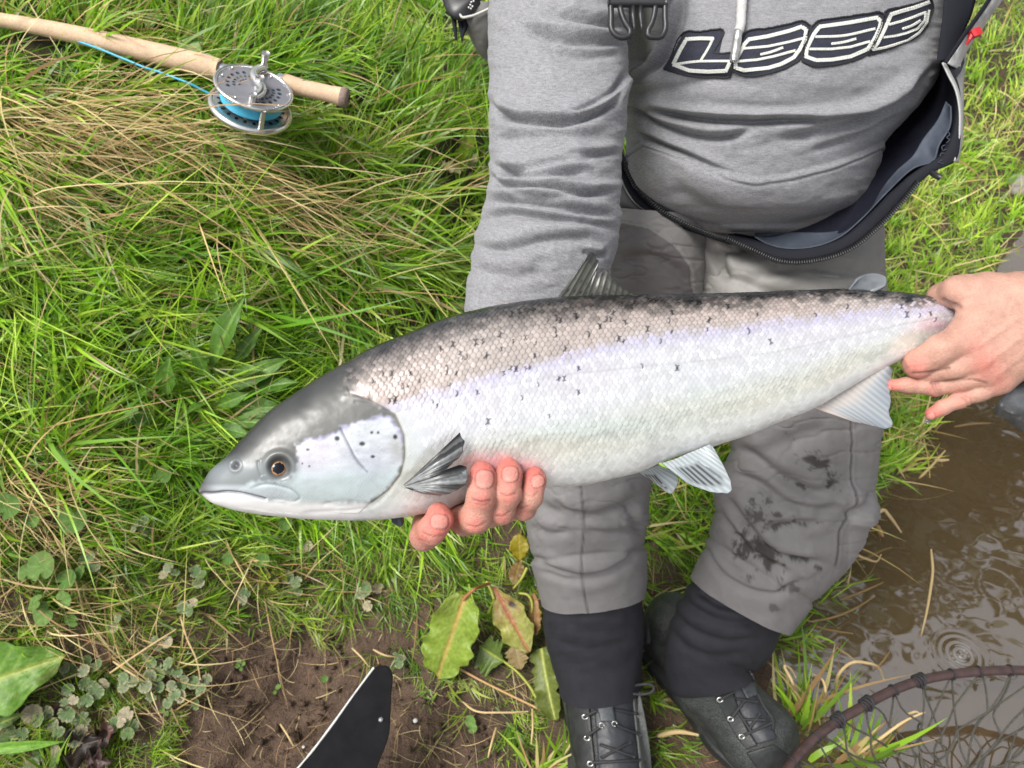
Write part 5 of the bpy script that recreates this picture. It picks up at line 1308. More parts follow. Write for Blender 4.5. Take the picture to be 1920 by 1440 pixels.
# outer face of the flap and its piping, flap stop, red tab
strip('flap_edge', [(1766, 118), (1776, 140), (1790, 168), (1797, 200), (1798, 240), (1795, 275), (1788, 302)], [(1772, 116), (1783, 138), (1797, 166), (1804, 200), (1805, 240), (1802, 275), (1796, 304)], [.872, .872, .872], [.885, .885, .885], M('pale_piping', (.40, .40, .385), rough=.5), waders, n=60, m=8, bulge=-.004)
strip('flap_face', [(1804, 70), (1800, 118), (1792, 160), (1800, 200), (1803, 240)], [(1812, 60), (1810, 115), (1806, 160), (1806, 200), (1806, 244)], [.90, .89, .885], [.93, .92, .91], M('flap_cloth', (.36, .36, .345), rough=.55), waders, n=60, m=10, bulge=-.002)
strip('flap_gusset', [(1768, 116), (1785, 108), (1806, 100)], [(1786, 152), (1798, 140), (1808, 118)], [.882, .885, .9], [.884, .89, .9], MAT['black'], waders, n=40, m=14, bulge=.004)
mb = MB()
for q in ([(1742, 321), (1753, 328), (1763, 333)],): mb.add(*tube(np.array([P(x, y, .878) for x, y in q]), [.0030, .0040, .0036], 6))
mb.build('zip_stop', MAT['black'], waders)
# faint printed mark on the zip tape
mb = MB()
for q in ([(1776, 246), (1781, 252), (1775, 258), (1781, 262), (1774, 268)], [(1772, 272), (1766, 275), (1768, 282), (1774, 280)], [(1771, 288), (1765, 287), (1763, 293)], [(1766, 300), (1760, 304), (1768, 307)]):
    mb.add(*tube(np.array([P(x, y, .8725) for x, y in resample(q, 12)]), .0005, 5))
mb.build('printed_mark', MAT['tape'], waders)

# shoulder straps, buckle and wet-weather jacket edge
strap_r = empty('shoulder_strap', person_at); strap_r.parent = person; strap_r.location = (0, 0, 0)
strip('webbing', [(1768, -90), (1770, -20), (1768, 30), (1762, 70), (1756, 116)], [(1832, -90), (1832, -25), (1822, 25), (1806, 62), (1786, 110)], [.865, .865, .868, .872, .878], [.872, .872, .876, .88, .882], MAT['strap'], strap_r, n=60, m=10, bulge=-.004)
strip('jacket_edge', [(1880, -60), (1862, -10), (1836, 30), (1814, 60), (1792, 92), (1774, 118)], [(1900, -60), (1882, -5), (1858, 28), (1834, 62), (1812, 96), (1796, 130)], [.87, .87, .87, .872, .876, .88], [.90, .90, .895, .895, .895, .895], M('jacket_face', (.42, .42, .41), rough=.45, var=[(60, .2, 3, ONE)], bump=(70, .003, 3, ONE)), strap_r, n=80, m=18, bulge=-.006, disp=lambda x, y: .003 * vnoise(x / 7, y / 30, 0, 9))
strip('jacket_hem', [(1874, -60), (1856, -12), (1830, 28), (1808, 58), (1788, 90), (1770, 116)], [(1881, -60), (1863, -10), (1837, 31), (1815, 61), (1793, 93), (1775, 119)], [.866] * 6, [.868] * 6, MAT['strap'], strap_r, n=60, m=6, bulge=-.001)
mb = MB()
V_, F_ = tube(np.array([P(1820, 66, .868), P(1826, 63, .868), P(1836, 59, .868)]), [.0055, .0065, .0060], 4); mb.add(V_, F_)
mb.add(*tube(np.array([P(1812, 84, .872), P(1818, 74, .869), P(1823, 64, .868)]), [.0015, .0022, .003], 6)); mb.build('red_tab', MAT['red'], strap_r, smooth=False)

strap_l = empty('shoulder_strap', person_at); strap_l.parent = person; strap_l.location = (0, 0, 0)
strip('webbing', [(1150, -160), (1150, -80), (1150, 10)], [(1244, -160), (1244, -80), (1244, 10)], [.80, .785, .775], [.80, .785, .775], MAT['strap'], strap_l, n=40, m=8, bulge=-.003)
BD = .768
def bar(pts, r, flatten=1.0):
    return tube(np.array([P(x, y, BD + .002 * (i % 1)) for i, (x, y) in enumerate(resample(pts, 22))]), r * BD / FPX, 10)
mb = MB()
mb.add(*bar([(1140, 6), (1194, 5), (1250, 6)], 8.5)); mb.add(*bar([(1140, -4), (1194, -5), (1250, -4)], 6))
mb.add(*bar([(1145, 6), (1146, 30), (1148, 58), (1157, 68), (1172, 70), (1181, 66), (1182, 58), (1174, 46), (1166, 28), (1162, 10)], 5.6))
mb.add(*bar([(1247, 6), (1247, 30), (1246, 60), (1240, 69), (1226, 70), (1215, 67), (1215, 58), (1222, 44), (1227, 26), (1229, 10)], 5.6))
mb.build('buckle', MAT['black'], strap_l)
mb = MB()
for x0, x1 in ((1187, 1189), (1201, 1203)):
    mb.add(*tube(np.array([P(x0, 10, BD), P(x0, 30, BD), P(x1, 46, BD), P(x1, 57, BD)]), np.array([5.0, 5.0, 4.4, 1.2]) * BD / FPX, 8))
mb.build('buckle_prong', MAT['black'], strap_l)

# pouch with a black strap end behind the right arm
pouch = empty('wading_pouch', person_at); pouch.parent = person; pouch.location = (0, 0, 0)
prow = [(905, 2, .95, 34, .03), (903, 28, .955, 40, .032), (908, 60, .965, 31, .03), (914, 95, .98, 17, .022), (918, 112, .985, 8, .012)]
QV, _, _, _, _, qfl = pxtube(prow, 60, 60, lambda px, py, f, t, th: .0012 * fbm(px / 14, py / 18, 0, 3, 211), sup=2.4)
mk('pouch_body', QV, grid_faces(60, 60, True, qfl), M('pouch_cloth', (.17, .168, .155), rough=.8, bump=(900, .0003, 2, ONE)), pouch)
mb = MB(); mb.add(*tube(np.array([P(x, y, .918) for x, y in resample([(862, 26), (866, 32), (880, 31), (905, 22), (925, 12)], 24)]), .0016, 8)); mb.build('pouch_piping', M('pale_pouch_piping', (.5, .5, .47), rough=.5), pouch)
frow = [(858, -40, .94, 30, .012), (862, -10, .93, 34, .012), (872, 8, .925, 36, .010), (885, 22, .925, 26, .006)]
QV, _, _, _, _, qfl = pxtube(frow, 40, 40, sup=2.6); mk('pouch_flap', QV, grid_faces(40, 40, True, qfl), MAT['black'], pouch)
mb = MB(); mb.add(*tube(np.array([P(x, y, .93) for x, y in resample([(842, 12), (852, 4), (862, 14), (862, 26)], 14)]), .0035, 8))
for q in ([(852, 14), (851, 34), (853, 52), (855, 75)], [(860, 16), (863, 38), (865, 56), (867, 76)], [(868, 30), (873, 48), (868, 64), (866, 75)]):
    mb.add(*tube(np.array([P(x, y, .935) for x, y in resample(q, 14)]), np.linspace(.0048, .0015, 14), 6))
mb.build('strap_end', MAT['strap'], pouch)
mb = MB()
for (x, y) in [(884, 4), (882, 9), (886, 12), (883, 16), (879, 14), (888, 2)]: mb.add(iv * .0012 + P(x, y, .912), ifc)
mb.build('printed_mark', MAT['white'], pouch)

# ------------------------------------------------------------------ boots
def boot(name, ankle, heel, toe, lace_pts, up, width, label=None):
    """ankle, heel, toe: world points on the last; the shaft rises from the ankle"""
    ankle, heel, toe = [np.asarray(q, float) for q in (ankle, heel, toe)]
    fw = toe - heel; fl = np.linalg.norm(fw); fw /= fl
    upv = np.array([0, 0, 1.0]); sdv = np.cross(fw, upv); sdv /= np.linalg.norm(sdv)
    g0 = min(heel[2], toe[2]) - .052
    w = width
    def f(Pt):
        r = Pt - heel
        u = r @ fw; s_ = r @ sdv; z = Pt[..., 2] - g0
        D = seg_sd(Pt, ankle + fw * -.012, ankle + up * .035 - fw * .015, .060, .056)
        D = smin(D, seg_sd(Pt, heel + upv * .025, heel + upv * .07, .050, .050), .03)
        D = smin(D, seg_sd(Pt, heel + upv * .02, toe - fw * .05 + upv * .003, .050, .054), .03)
        D = smin(D, seg_sd(Pt, ankle - upv * .02, toe - fw * .06 + upv * .012, .058, .049), .03)
        D = smin(D, seg_sd(Pt, toe - fw * .055 + sdv * .018, toe - fw * .05 - sdv * .018, .050, .050), .02)
        return D
    V, F = surfnet(f, np.minimum(np.minimum(heel, toe), ankle) - .09, np.maximum(np.maximum(heel, toe), ankle + up * .1) + .09, .005)
    V = smooth(V, F, 2)
    V[:, 2] = np.maximum(V[:, 2], g0 + .012)
    root = empty(name, person_at); root.parent = person; root.location = (0, 0, 0)
    up_ = mk('upper', V, F, MAT['mesh'], root)
    # sole
    t = np.linspace(0, 1, 40); wd = np.interp(t, [0, .06, .2, .45, .7, .9, .97, 1], [.024, .048, .056, .056, .068, .060, .036, .005])
    ring = np.concatenate([heel - fw * .05 + fw * (fl + .06) * t[:, None] + sdv * wd[:, None], (heel - fw * .05 + fw * (fl + .06) * t[:, None] - sdv * wd[:, None])[::-1]])
    Vs = []
    for zz, k in ((g0, .97), (g0 + .006, 1.0), (g0 + .026, 1.0), (g0 + .030, .95)):
        c = ring.mean(0); q = c + (ring - c) * [k, k, 1]; q[:, 2] = zz; Vs.append(q)
    Fs = [tuple(r_) for r_ in grid_faces(4, len(ring), True)] + [tuple(range(len(ring)))[::-1], tuple(range(3 * len(ring), 4 * len(ring)))]
    mk('sole', np.concatenate(Vs), Fs, MAT['rubber'], root, smooth=False)
    T_ = bvh(up_)
    return root, T_, up_
def drape(name, T_, a, b, lift, mat, parent, n=30, m=10, thick=.002, df=1.3, bulge=0.0):
    A_, B_ = resample(a, n), resample(b, n); V = np.zeros((n, m, 3))
    for i in range(n):
        for j in range(m):
            v = j / (m - 1); V[i, j] = on(T_, *(A_[i] * (1 - v) + B_[i] * v), lift + bulge * math.sin(v * math.pi), df)
    return solidify(mk(name, V, grid_faces(n, m), mat, parent), thick)
def laces(T_, segs, parent, df):
    for sg_ in segs:
        q = resample(sg_, 14) if len(sg_) > 2 else np.array([np.array(sg_[0]) * (1 - t) + np.array(sg_[1]) * t for t in np.linspace(0, 1, 10)])
        w = np.array([on(T_, x, y, .0125, df) for x, y in q])
        w = (w + np.concatenate([w[:1], w[:-1]]) + np.concatenate([w[1:], w[-1:]])) / 3
        mb = MB(); mb.add(*tube(w, .0024, 8)); mb.build('lace', MAT['lace'], parent)
def eyelets(T_, pts, parent, df):
    for (x, y) in pts:
        c = on(T_, x, y, .0105, df); a = np.linspace(0, 2 * math.pi, 17)
        pth = np.array([c + .0046 * (math.cos(t) * CR + math.sin(t) * CU * .8) for t in a]); mb = MB(); mb.add(*tube(pth, .0014, 6, cap=False)); mb.build('eyelet', MAT['metal'], parent)

an1, an2 = P(1126, 1290, 1.33), P(1334, 1280, 1.345)
b1, T1, _ = boot('boot', an1, (.143, .640, .050), (.172, .350, .046), None, np.array([0, .25, 1]) / 1.03, .05)
tmat = M('boot_tongue', (.030, .032, .038), rough=.5, var=[(60, .2, 3, ONE)], bump=(60, .002, 3, ONE))
drape('tongue', T1, [(1112, 1300), (1116, 1350), (1120, 1400), (1124, 1450), (1128, 1500)], [(1190, 1300), (1190, 1350), (1194, 1400), (1200, 1450), (1202, 1500)], .0030, tmat, b1, 50, 24, .002, 1.3, .004)
drape('side_panel', T1, [(1062, 1310), (1070, 1380), (1082, 1440), (1090, 1500)], [(1104, 1312), (1110, 1380), (1116, 1440), (1120, 1500)], .0045, MAT['rubber'], b1, 40, 14, .003)
drape('side_panel', T1, [(1186, 1306), (1190, 1350), (1196, 1400), (1200, 1450), (1204, 1500)], [(1199, 1296), (1210, 1350), (1218, 1400), (1222, 1450), (1224, 1500)], .0050, M('boot_edge', (.10, .105, .10), rough=.55, bump=(300, .001, 0, ONE)), b1, 40, 10, .003)
laces(T1, [[(1154, 1313), (1186, 1300)], [(1150, 1330), (1199, 1339)], [(1095, 1344), (1120, 1332)], [(1126, 1362), (1098, 1382)], [(1152, 1358), (1204, 1379)], [(1122, 1395), (1192, 1420)], [(1124, 1422), (1184, 1391)], [(1108, 1430), (1206, 1425)], [(1116, 1450), (1200, 1468)], [(1120, 1470), (1200, 1446)],
           [(1180, 1300), (1204, 1302), (1226, 1296), (1229, 1288), (1220, 1282), (1200, 1284), (1182, 1286)]], b1, 1.27)
eyelets(T1, [(1200, 1341), (1205, 1382), (1210, 1427), (1097, 1344), (1101, 1384), (1107, 1432)], b1, 1.3)
GB1 = bvh([o for o in person.children_recursive if o.name.startswith('gravel_guard')][0])
SB = BVHTree.FromPolygons
def strap_on(T_, a, b, parent, df, lift=.012):
    drape('lace_keeper', T_, a, b, lift, M('keeper_strap', (.045, .05, .055), rough=.45, var=[(200, .4, 3, ONE)]), parent, 24, 8, .003, df)
strap_on(T1, [(1112, 1284), (1118, 1320), (1126, 1354)], [(1143, 1281), (1148, 1318), (1154, 1352)], b1, 1.27, .013)
for (x, y) in ((1128, 1360), (1152, 1357)):
    c = on(T1, x, y, .016, 1.27); mb = MB(); mb.add(*tube(np.array([c + .004 * (math.cos(t) * CR + math.sin(t) * CU) for t in np.linspace(0, 5.2, 14)]), .0009, 6)); mb.build('ring', MAT['metal'], b1)

h2, t2 = Gz(1252, 1196, .052), Gz(1468, 1432, .048)
b2_, T2, _ = boot('boot', an2, h2, t2, None, np.array([-.05, .25, 1]) / 1.04, .05)
drape('tongue', T2, [(1372, 1270), (1382, 1320), (1398, 1360), (1420, 1395)], [(1412, 1262), (1424, 1310), (1442, 1350), (1456, 1385)], .0030, tmat, b2_, 40, 20, .002, 1.3, .004)
drape('side_panel', T2, [(1330, 1290), (1352, 1330), (1378, 1375), (1400, 1405)], [(1366, 1280), (1382, 1320), (1398, 1362), (1420, 1398)], .0045, MAT['rubber'], b2_, 40, 12, .003)
drape('toe_cap', T2, [(1400, 1412), (1420, 1440), (1450, 1462)], [(1450, 1396), (1480, 1420), (1490, 1450)], .0040, MAT['rubber'], b2_, 26, 18, .003)
laces(T2, [[(1352, 1311), (1378, 1296)], [(1372, 1346), (1398, 1311)], [(1393, 1379), (1448, 1355)], [(1376, 1310), (1421, 1316)], [(1382, 1332), (1410, 1374)], [(1402, 1370), (1426, 1337)], [(1390, 1349), (1436, 1350)], [(1420, 1300), (1436, 1330), (1450, 1350), (1448, 1372)]], b2_, 1.3)
eyelets(T2, [(1350, 1312), (1370, 1348), (1391, 1381)], b2_, 1.3)
strap_on(T2, [(1379, 1258), (1388, 1285), (1401, 1310)], [(1404, 1247), (1412, 1275), (1421, 1302)], b2_, 1.3, .011)
hp_ = on(T2, 1226, 1165, .0, 1.37)
mb = MB(); mb.add(*tube(np.array([P(x, y, 1.40) for x, y in resample([(1216, 1205), (1216, 1180), (1224, 1152), (1238, 1146), (1246, 1160), (1244, 1190)], 20)]), .010, 8)); mb.build('heel_pull', MAT['rubber'], b2_)

# ------------------------------------------------------------------ rod and reel lying in the grass
RD = 1.275
rod_at = P(476, 165, RD)
rod = empty('fishing_rod', rod_at, 'fishing rod with pale cork grips and a silver reel lying in the long grass', 'fishing rod')
def rodp(x, y): return P(x, y, RD + .012 + .00004 * (x - 476))
gpts = [(-140, 10), (0, 37), (100, 56), (200, 78), (300, 102), (412, 130)]
gr = [9, 12.5, 15.5, 17.5, 19.5, 21.5]
q = resample(gpts, 50); rr_ = np.interp(q[:, 0], [p_[0] for p_ in gpts], gr) * RD / FPX; rr_[-3:] *= [.97, .93, .86]
mb = MB(); mb.add(*tube(np.array([rodp(*z) for z in q]), rr_, 26)); mb.build('fore_grip', MAT['cork'], rod)
q = resample([(405, 128), (470, 143), (533, 157)], 20); mb = MB(); mb.add(*tube(np.array([rodp(*z) for z in q]), .0105, 20)); mb.build('reel_seat', MAT['gun'], rod)
q = resample([(520, 152), (528, 155), (534, 157)], 10); mb = MB(); mb.add(*tube(np.array([rodp(*z) for z in q]), [.0135, .0145, .014, .0145, .014, .0145, .014, .0145, .014, .0135], 22)); mb.build('locking_ring', MAT['silver'], rod)
q = resample([(532, 156), (560, 163), (600, 172), (640, 181.5)], 30); r_ = np.interp(np.linspace(0, 1, 30), [0, .06, .3, .8, 1], [17.5, 18.0, 15.5, 15.5, 17.5]) * RD / FPX
mb = MB(); mb.add(*tube(np.array([rodp(*z) for z in q]), r_, 24)); mb.build('rear_grip', MAT['cork'], rod)
q = resample([(639, 181.2), (646, 183), (655, 185)], 14); r_ = np.array([17.8, 18.8, 19.3, 19.6, 19.6, 19.6, 19.5, 19.3, 19, 18.4, 17.5, 16, 13, 7]) * RD / FPX
mb = MB(); mb.add(*tube(np.array([rodp(*z) for z in q]), r_, 24)); mb.build('butt_cap', MAT['corkend'], rod)
# reel
RR = 71 * (RD - .045) / FPX
tl_ = math.radians(46); ph31 = math.radians(31)
A1 = math.cos(ph31) * CR - math.sin(ph31) * CU                      # along the face, lying in the picture plane
nimg = math.sin(ph31) * CR + math.cos(ph31) * CU                    # up-right in the picture
NA = math.sin(tl_) * nimg - math.cos(tl_) * CF                      # face normal
A2 = np.cross(NA, A1)
FC = P(476, 165, RD - .045)
def rl(x, y, z=0.0): return FC + RR * (x * A1 + y * A2) + z * NA
reel = empty('reel', rod_at); reel.parent = rod; reel.location = (0, 0, 0)
def plate_with_holes(name, R, holes, z, thick, mat):
    bm = bmesh.new(); loops = []
    def ringv(cx, cy, rx, ry, rot, n):
        return [bm.verts.new(tuple(rl(cx + rx * math.cos(t) * math.cos(rot) - ry * math.sin(t) * math.sin(rot), cy + rx * math.cos(t) * math.sin(rot) + ry * math.sin(t) * math.cos(rot), z))) for t in np.linspace(0, 2 * math.pi, n, endpoint=False)]
    es = []
    for (cx, cy, rx, ry, rot, n) in [(0, 0, R, R, 0, 72)] + holes:
        vs = ringv(cx, cy, rx, ry, rot, n); es += [bm.edges.new((vs[i], vs[(i + 1) % n])) for i in range(n)]
    bmesh.ops.triangle_fill(bm, edges=es, use_beauty=True, use_dissolve=False)
    bm.verts.index_update()
    V = np.array([v.co[:] for v in bm.verts]); F_ = [tuple(v.index for v in f.verts) for f in bm.faces]; bm.free()
    o = mk(name, V, F_, mat, reel, smooth=False); solidify(o, thick); return o
holes = []
for side in (0, math.pi):
    for i, (r0, n_, rx) in enumerate([(.36, 6, .038), (.50, 7, .048), (.66, 7, .062)]):
        for k_ in np.linspace(-.92, .92, n_):
            a = side + k_ * (.70 + .12 * i); holes.append((r0 * math.cos(a), r0 * math.sin(a), rx, rx * .92, a, 12))
plate_with_holes('face_plate', .95, holes, 0, .002, MAT['gun'])
t = np.linspace(0, 2 * math.pi, 81)
mb = MB(); mb.add(*tube(np.array([rl(.965 * math.cos(a), .965 * math.sin(a), .0005) for a in t]), .0032, 10, cap=False)); mb.build('rim', MAT['silver'], reel)
def cyl(mb, c0, c1, r, n=28, prof=None):
    k_ = 12; V_, F_ = tube(np.array([c0 * (1 - u) + c1 * u for u in np.linspace(0, 1, k_)]), r if prof is None else prof, n); mb.add(V_, F_); return mb
depth = .034
cyl(MB(), rl(0, 0, -.003), rl(0, 0, -depth + .008), .0, prof=RR * (.79 + .012 * np.array([0, 1, 0, 1, 0, 1, 0, 1, 0, 1, 0, 1])), n=60).build('line_coil', MAT['line'], reel)
mb = MB(); c0, c1 = rl(0, 0, -.003), rl(0, 0, -depth + .008)
hel = np.linspace(0, 24 * 2 * math.pi, 1100); hz = -.005 - (depth - .016) * (.5 - .5 * np.cos(hel / (24 * 2 * math.pi) * math.pi * 1.0))
mb.add(*tube(np.array([rl(.802 * math.cos(a), .802 * math.sin(a), z_) for a, z_ in zip(hel, hz)]), .0011, 5)); mb.build('line_turns', MAT['line'], reel)
bh = [(.80 * math.cos(a), .80 * math.sin(a), .052, .075, a + math.pi / 2, 12) for a in np.linspace(0, 2 * math.pi, 22, endpoint=False)]
plate_with_holes('back_plate', .97, bh, -depth, .003, MAT['silver'])
cyl(MB(), rl(0, 0, -depth - .004), rl(0, 0, -depth - .012), RR * .93, 48).build('back_cover', MAT['dark'], reel)
mb = MB(); mb.add(*tube(np.array([rl(1.0 * math.cos(a), 1.0 * math.sin(a), -depth - .004) for a in t]), .0062, 10, cap=False)); mb.build('frame_ring', MAT['silver'], reel)
for a in (-.72, 2.6):
    mb = MB(); cyl(mb, rl(1.0 * math.cos(a), 1.0 * math.sin(a), -.001), rl(1.0 * math.cos(a), 1.0 * math.sin(a), -depth - .004), .0042, 12); mb.build('pillar', MAT['metal'], reel)
# where the photo shows the broad pillar and the foot's counter ring
loc_ = lambda px, py, z: None
for (fx_, fy_) in [(-.78, -.32), (.72, .52), (-.30, .80), (.85, -.20), (-.05, .78), (.42, .83), (-.86, .20), (.0, -.86)]:
    mb = MB(); cyl(mb, rl(fx_, fy_, .0005), rl(fx_, fy_, .0025), .0030, 14); mb.build('screw', MAT['silver'], reel)
# S-shaped crank with knob and counterweight
sx = [(-.08, .80, .004), (-.20, .62, .006), (-.22, .38, .006), (-.06, .12, .007), (.0, 0, .008), (.10, -.15, .007), (.22, -.38, .006), (.20, -.62, .006), (.10, -.80, .004)]
def toface(px, py):                                                  # photo position to face coordinates
    dx, dy = (px - 476) / 71., -(py - 165) / 71.
    u = dx * math.cos(ph31) - dy * math.sin(ph31); v_ = dx * math.sin(ph31) + dy * math.cos(ph31)
    return u, v_ / (39.6 / 71.)
sgn = np.sign((A2 @ nimg))
cr = [toface(x, y) for x, y in [(477, 122), (467, 135), (468, 148), (477, 160), (484, 168), (491, 178), (493, 190), (488, 200)]]
mb = MB(); mb.add(*tube(np.array([rl(u, sgn * v_, .010) for u, v_ in resample(cr, 40)]), np.interp(np.linspace(0, 1, 40), [0, .2, .5, .8, 1], [.0050, .0062, .0075, .0072, .0050]), 10, flat=NA)); mb.build('crank', MAT['silver'], reel)
for (x, y, r, h0, h1) in [(482, 160, .0070, .0, .020), (486, 196, .0060, .0, .016)]:
    u, v_ = toface(x, y + 4); mb = MB(); cyl(mb, rl(u, sgn * v_, h0), rl(u, sgn * v_, h1), r, 18); mb.build('crank_nut', MAT['silver'], reel)
u, v_ = toface(474, 124)
mb = MB(); cyl(mb, rl(u, sgn * v_, .006), rl(u, sgn * v_, .034), .0, 20, prof=np.array([.0062, .0058, .0050, .0048, .0048, .0050, .0052, .0056, .0062, .0068, .0072, .0070])); mb.build('knob', MAT['metal'], reel)
# line running off the reel through the grass
lp = resample([(440, 196), (420, 185), (395, 175), (350, 154), (300, 136), (240, 113), (190, 92), (130, 72), (60, 57), (0, 49), (-120, 36)], 90)
ld = np.interp(lp[:, 0], [-120, 0, 200, 350, 440], [1.30, 1.285, 1.262, 1.262, 1.285])
mb = MB(); mb.add(*tube(P(lp[:, 0], lp[:, 1] + 1.2 * vnoise(lp[:, 0] / 30, 0 * lp[:, 0], 0, 3), ld), .0018, 8)); mb.build('fly_line', MAT['line'], rod)

# ------------------------------------------------------------------ landing net at the water's edge
npts = [(1462, 1470), (1478, 1440), (1500, 1412), (1535, 1377), (1570, 1352), (1610, 1329), (1650, 1306), (1690, 1288), (1730, 1275), (1780, 1265), (1840, 1259), (1900, 1257), (1970, 1262), (2050, 1290), (2110, 1345), (2130, 1420), (2100, 1510), (2010, 1590), (1880, 1640), (1720, 1650), (1580, 1620), (1490, 1560), (1460, 1510), (1462, 1470)]
nq = resample(npts, 220)
nzz = .11 - .00005 * (nq[:, 0] - 1460)
nw = np.array([Gz(x, y, z_) for (x, y), z_ in zip(nq, nzz)])
net_at = nw.mean(0); net_at[2] = 0
net = empty('landing_net', net_at, 'landing net with brown tube rim and knotted dark netting over the water', 'landing net')
mb = MB(); mb.add(*tube(nw, .0082, 18, cap=False)); mb.build('net_rim', MAT['netrim'], net)
# netting: knotted diamonds hanging inside the rim
ncol, nrow = 30, 6
cen = nw.mean(0) + np.array([.02, -.02, -.10])
idx_ = np.linspace(0, 219, ncol, endpoint=False).astype(int)
nodes = np.zeros((nrow, ncol, 3))
nr = np.random.default_rng(4)
for j in range(nrow):
    u = (j / (nrow - 1))**.9 * .93
    for i in range(ncol):
        k_ = (i + .5 * (j % 2)) * 220 / ncol; k0 = int(k_) % 220; k1 = (k0 + 1) % 220; f_ = k_ - int(k_)
        e = nw[k0] * (1 - f_) + nw[k1] * f_
        p_ = e * (1 - u) + cen * u; p_[2] = e[2] * (1 - u) + cen[2] * u - .05 * math.sin(u * math.pi)
        if j: p_ = p_ + nr.normal(size=3) * .006 * np.array([1, 1, .6])
        nodes[j, i] = p_
mb = MB()
for j in range(nrow - 1):
    for i in range(ncol):
        a = nodes[j, i]
        for di in ((0, -1) if j % 2 == 0 else (1, 0)):
            b_ = nodes[j + 1, (i + di) % ncol]
            m_ = (a + b_) / 2 + nr.normal(size=3) * .0045
            mb.add(*tube(resample([a, m_, b_], 6), .0018, 5, cap=False))
        if j: mb.add(iv * .0026 * nr.uniform(.8, 1.2) + a, ifc)
mb.build('netting', MAT['netcord'], net)
for i in range(0, ncol):
    if not (-60 < nq[idx_[i], 1] - 1300 < 220 and nq[idx_[i], 0] < 1990 and nq[idx_[i], 1] < 1480): continue
    k0 = idx_[i]; tg_ = nw[(k0 + 2) % 220] - nw[k0 - 2]; tg_ /= np.linalg.norm(tg_); a = np.cross(tg_, [0, 0, 1]); a /= np.linalg.norm(a); b_ = np.cross(tg_, a)
    th_ = np.linspace(-.6, 2 * math.pi + .2, 22); sl = nr.uniform(-.009, .009)
    big = i in (4, 9)
    mb = MB(); mb.add(*tube(np.array([nw[k0] + .0094 * (math.cos(q_) * a + math.sin(q_) * b_) + tg_ * sl * (q_ / 6.28) for q_ in th_]), .0015, 6)); 
    if nr.uniform() < .08:
        for s_ in range(5): mb.add(*tube(np.array([nw[k0] + (.0097 + .0006 * s_) * (math.cos(q_) * a + math.sin(q_) * b_) + tg_ * (.003 * (s_ - 2) + .004 * math.sin(q_ + s_)) for q_ in np.linspace(0, 6.28, 20)]), .0016, 6))
    mb.build('lashing', MAT['lash'], net)

# ------------------------------------------------------------------ black pointed sheet standing out of the soil
pl = np.array([(700, 1253), (715, 1248), (728, 1249), (734, 1258), (734, 1300), (732, 1340), (729, 1380), (722, 1402), (712, 1425), (700, 1470), (690, 1540), (480, 1560), (510, 1512), (548, 1455), (585, 1410), (620, 1364), (660, 1308)], float)
def pdep(x, y): return 1.235 - .00022 * (y - 1250) + .00025 * (x - 700)
n_ = len(pl); big = resample(np.vstack([pl, pl[:1]]), 121)[:-1]
bevel = []
for sc_, off in ((1.0, .0), (1.0, -.0035), (.985, -.0045)):
    c = big.mean(0); q = c + (big - c) * sc_; bevel.append(P(q[:, 0], q[:, 1], pdep(q[:, 0], q[:, 1]) + off))
V_ = np.concatenate(bevel); k_ = len(big)
Fp = [tuple(f) for f in grid_faces(3, k_, True)] + [tuple(range(k_))[::-1], tuple(range(2 * k_, 3 * k_))]
plate_at = Gz(640, 1440, .0)
sheet = mk('black_panel', V_, Fp, MAT['plate'], smooth=False, origin=plate_at); tag(sheet, 'black pointed sheet with a pale worn edge rising from bare soil', 'panel')
ed_ = resample([(700, 1252), (660, 1306), (620, 1362), (585, 1408), (548, 1453), (510, 1510)], 60); ed2 = resample([(716, 1248), (726, 1250)], 5)
mb = MB(); mb.add(*tube(P(ed_[:, 0] + .6, ed_[:, 1], pdep(ed_[:, 0], ed_[:, 1]) - .0042), .0015 * (1 + .3 * vnoise(np.arange(60) / 4., 0, 0, 3)), 6)); mb.build('worn_edge', MAT['white'], sheet)
mb = MB(); mb.add(iv * [.004, .004, .0025] + P(714, 1349, pdep(714, 1349) - .005), ifc); mb.build('rivet', MAT['gun'], sheet)
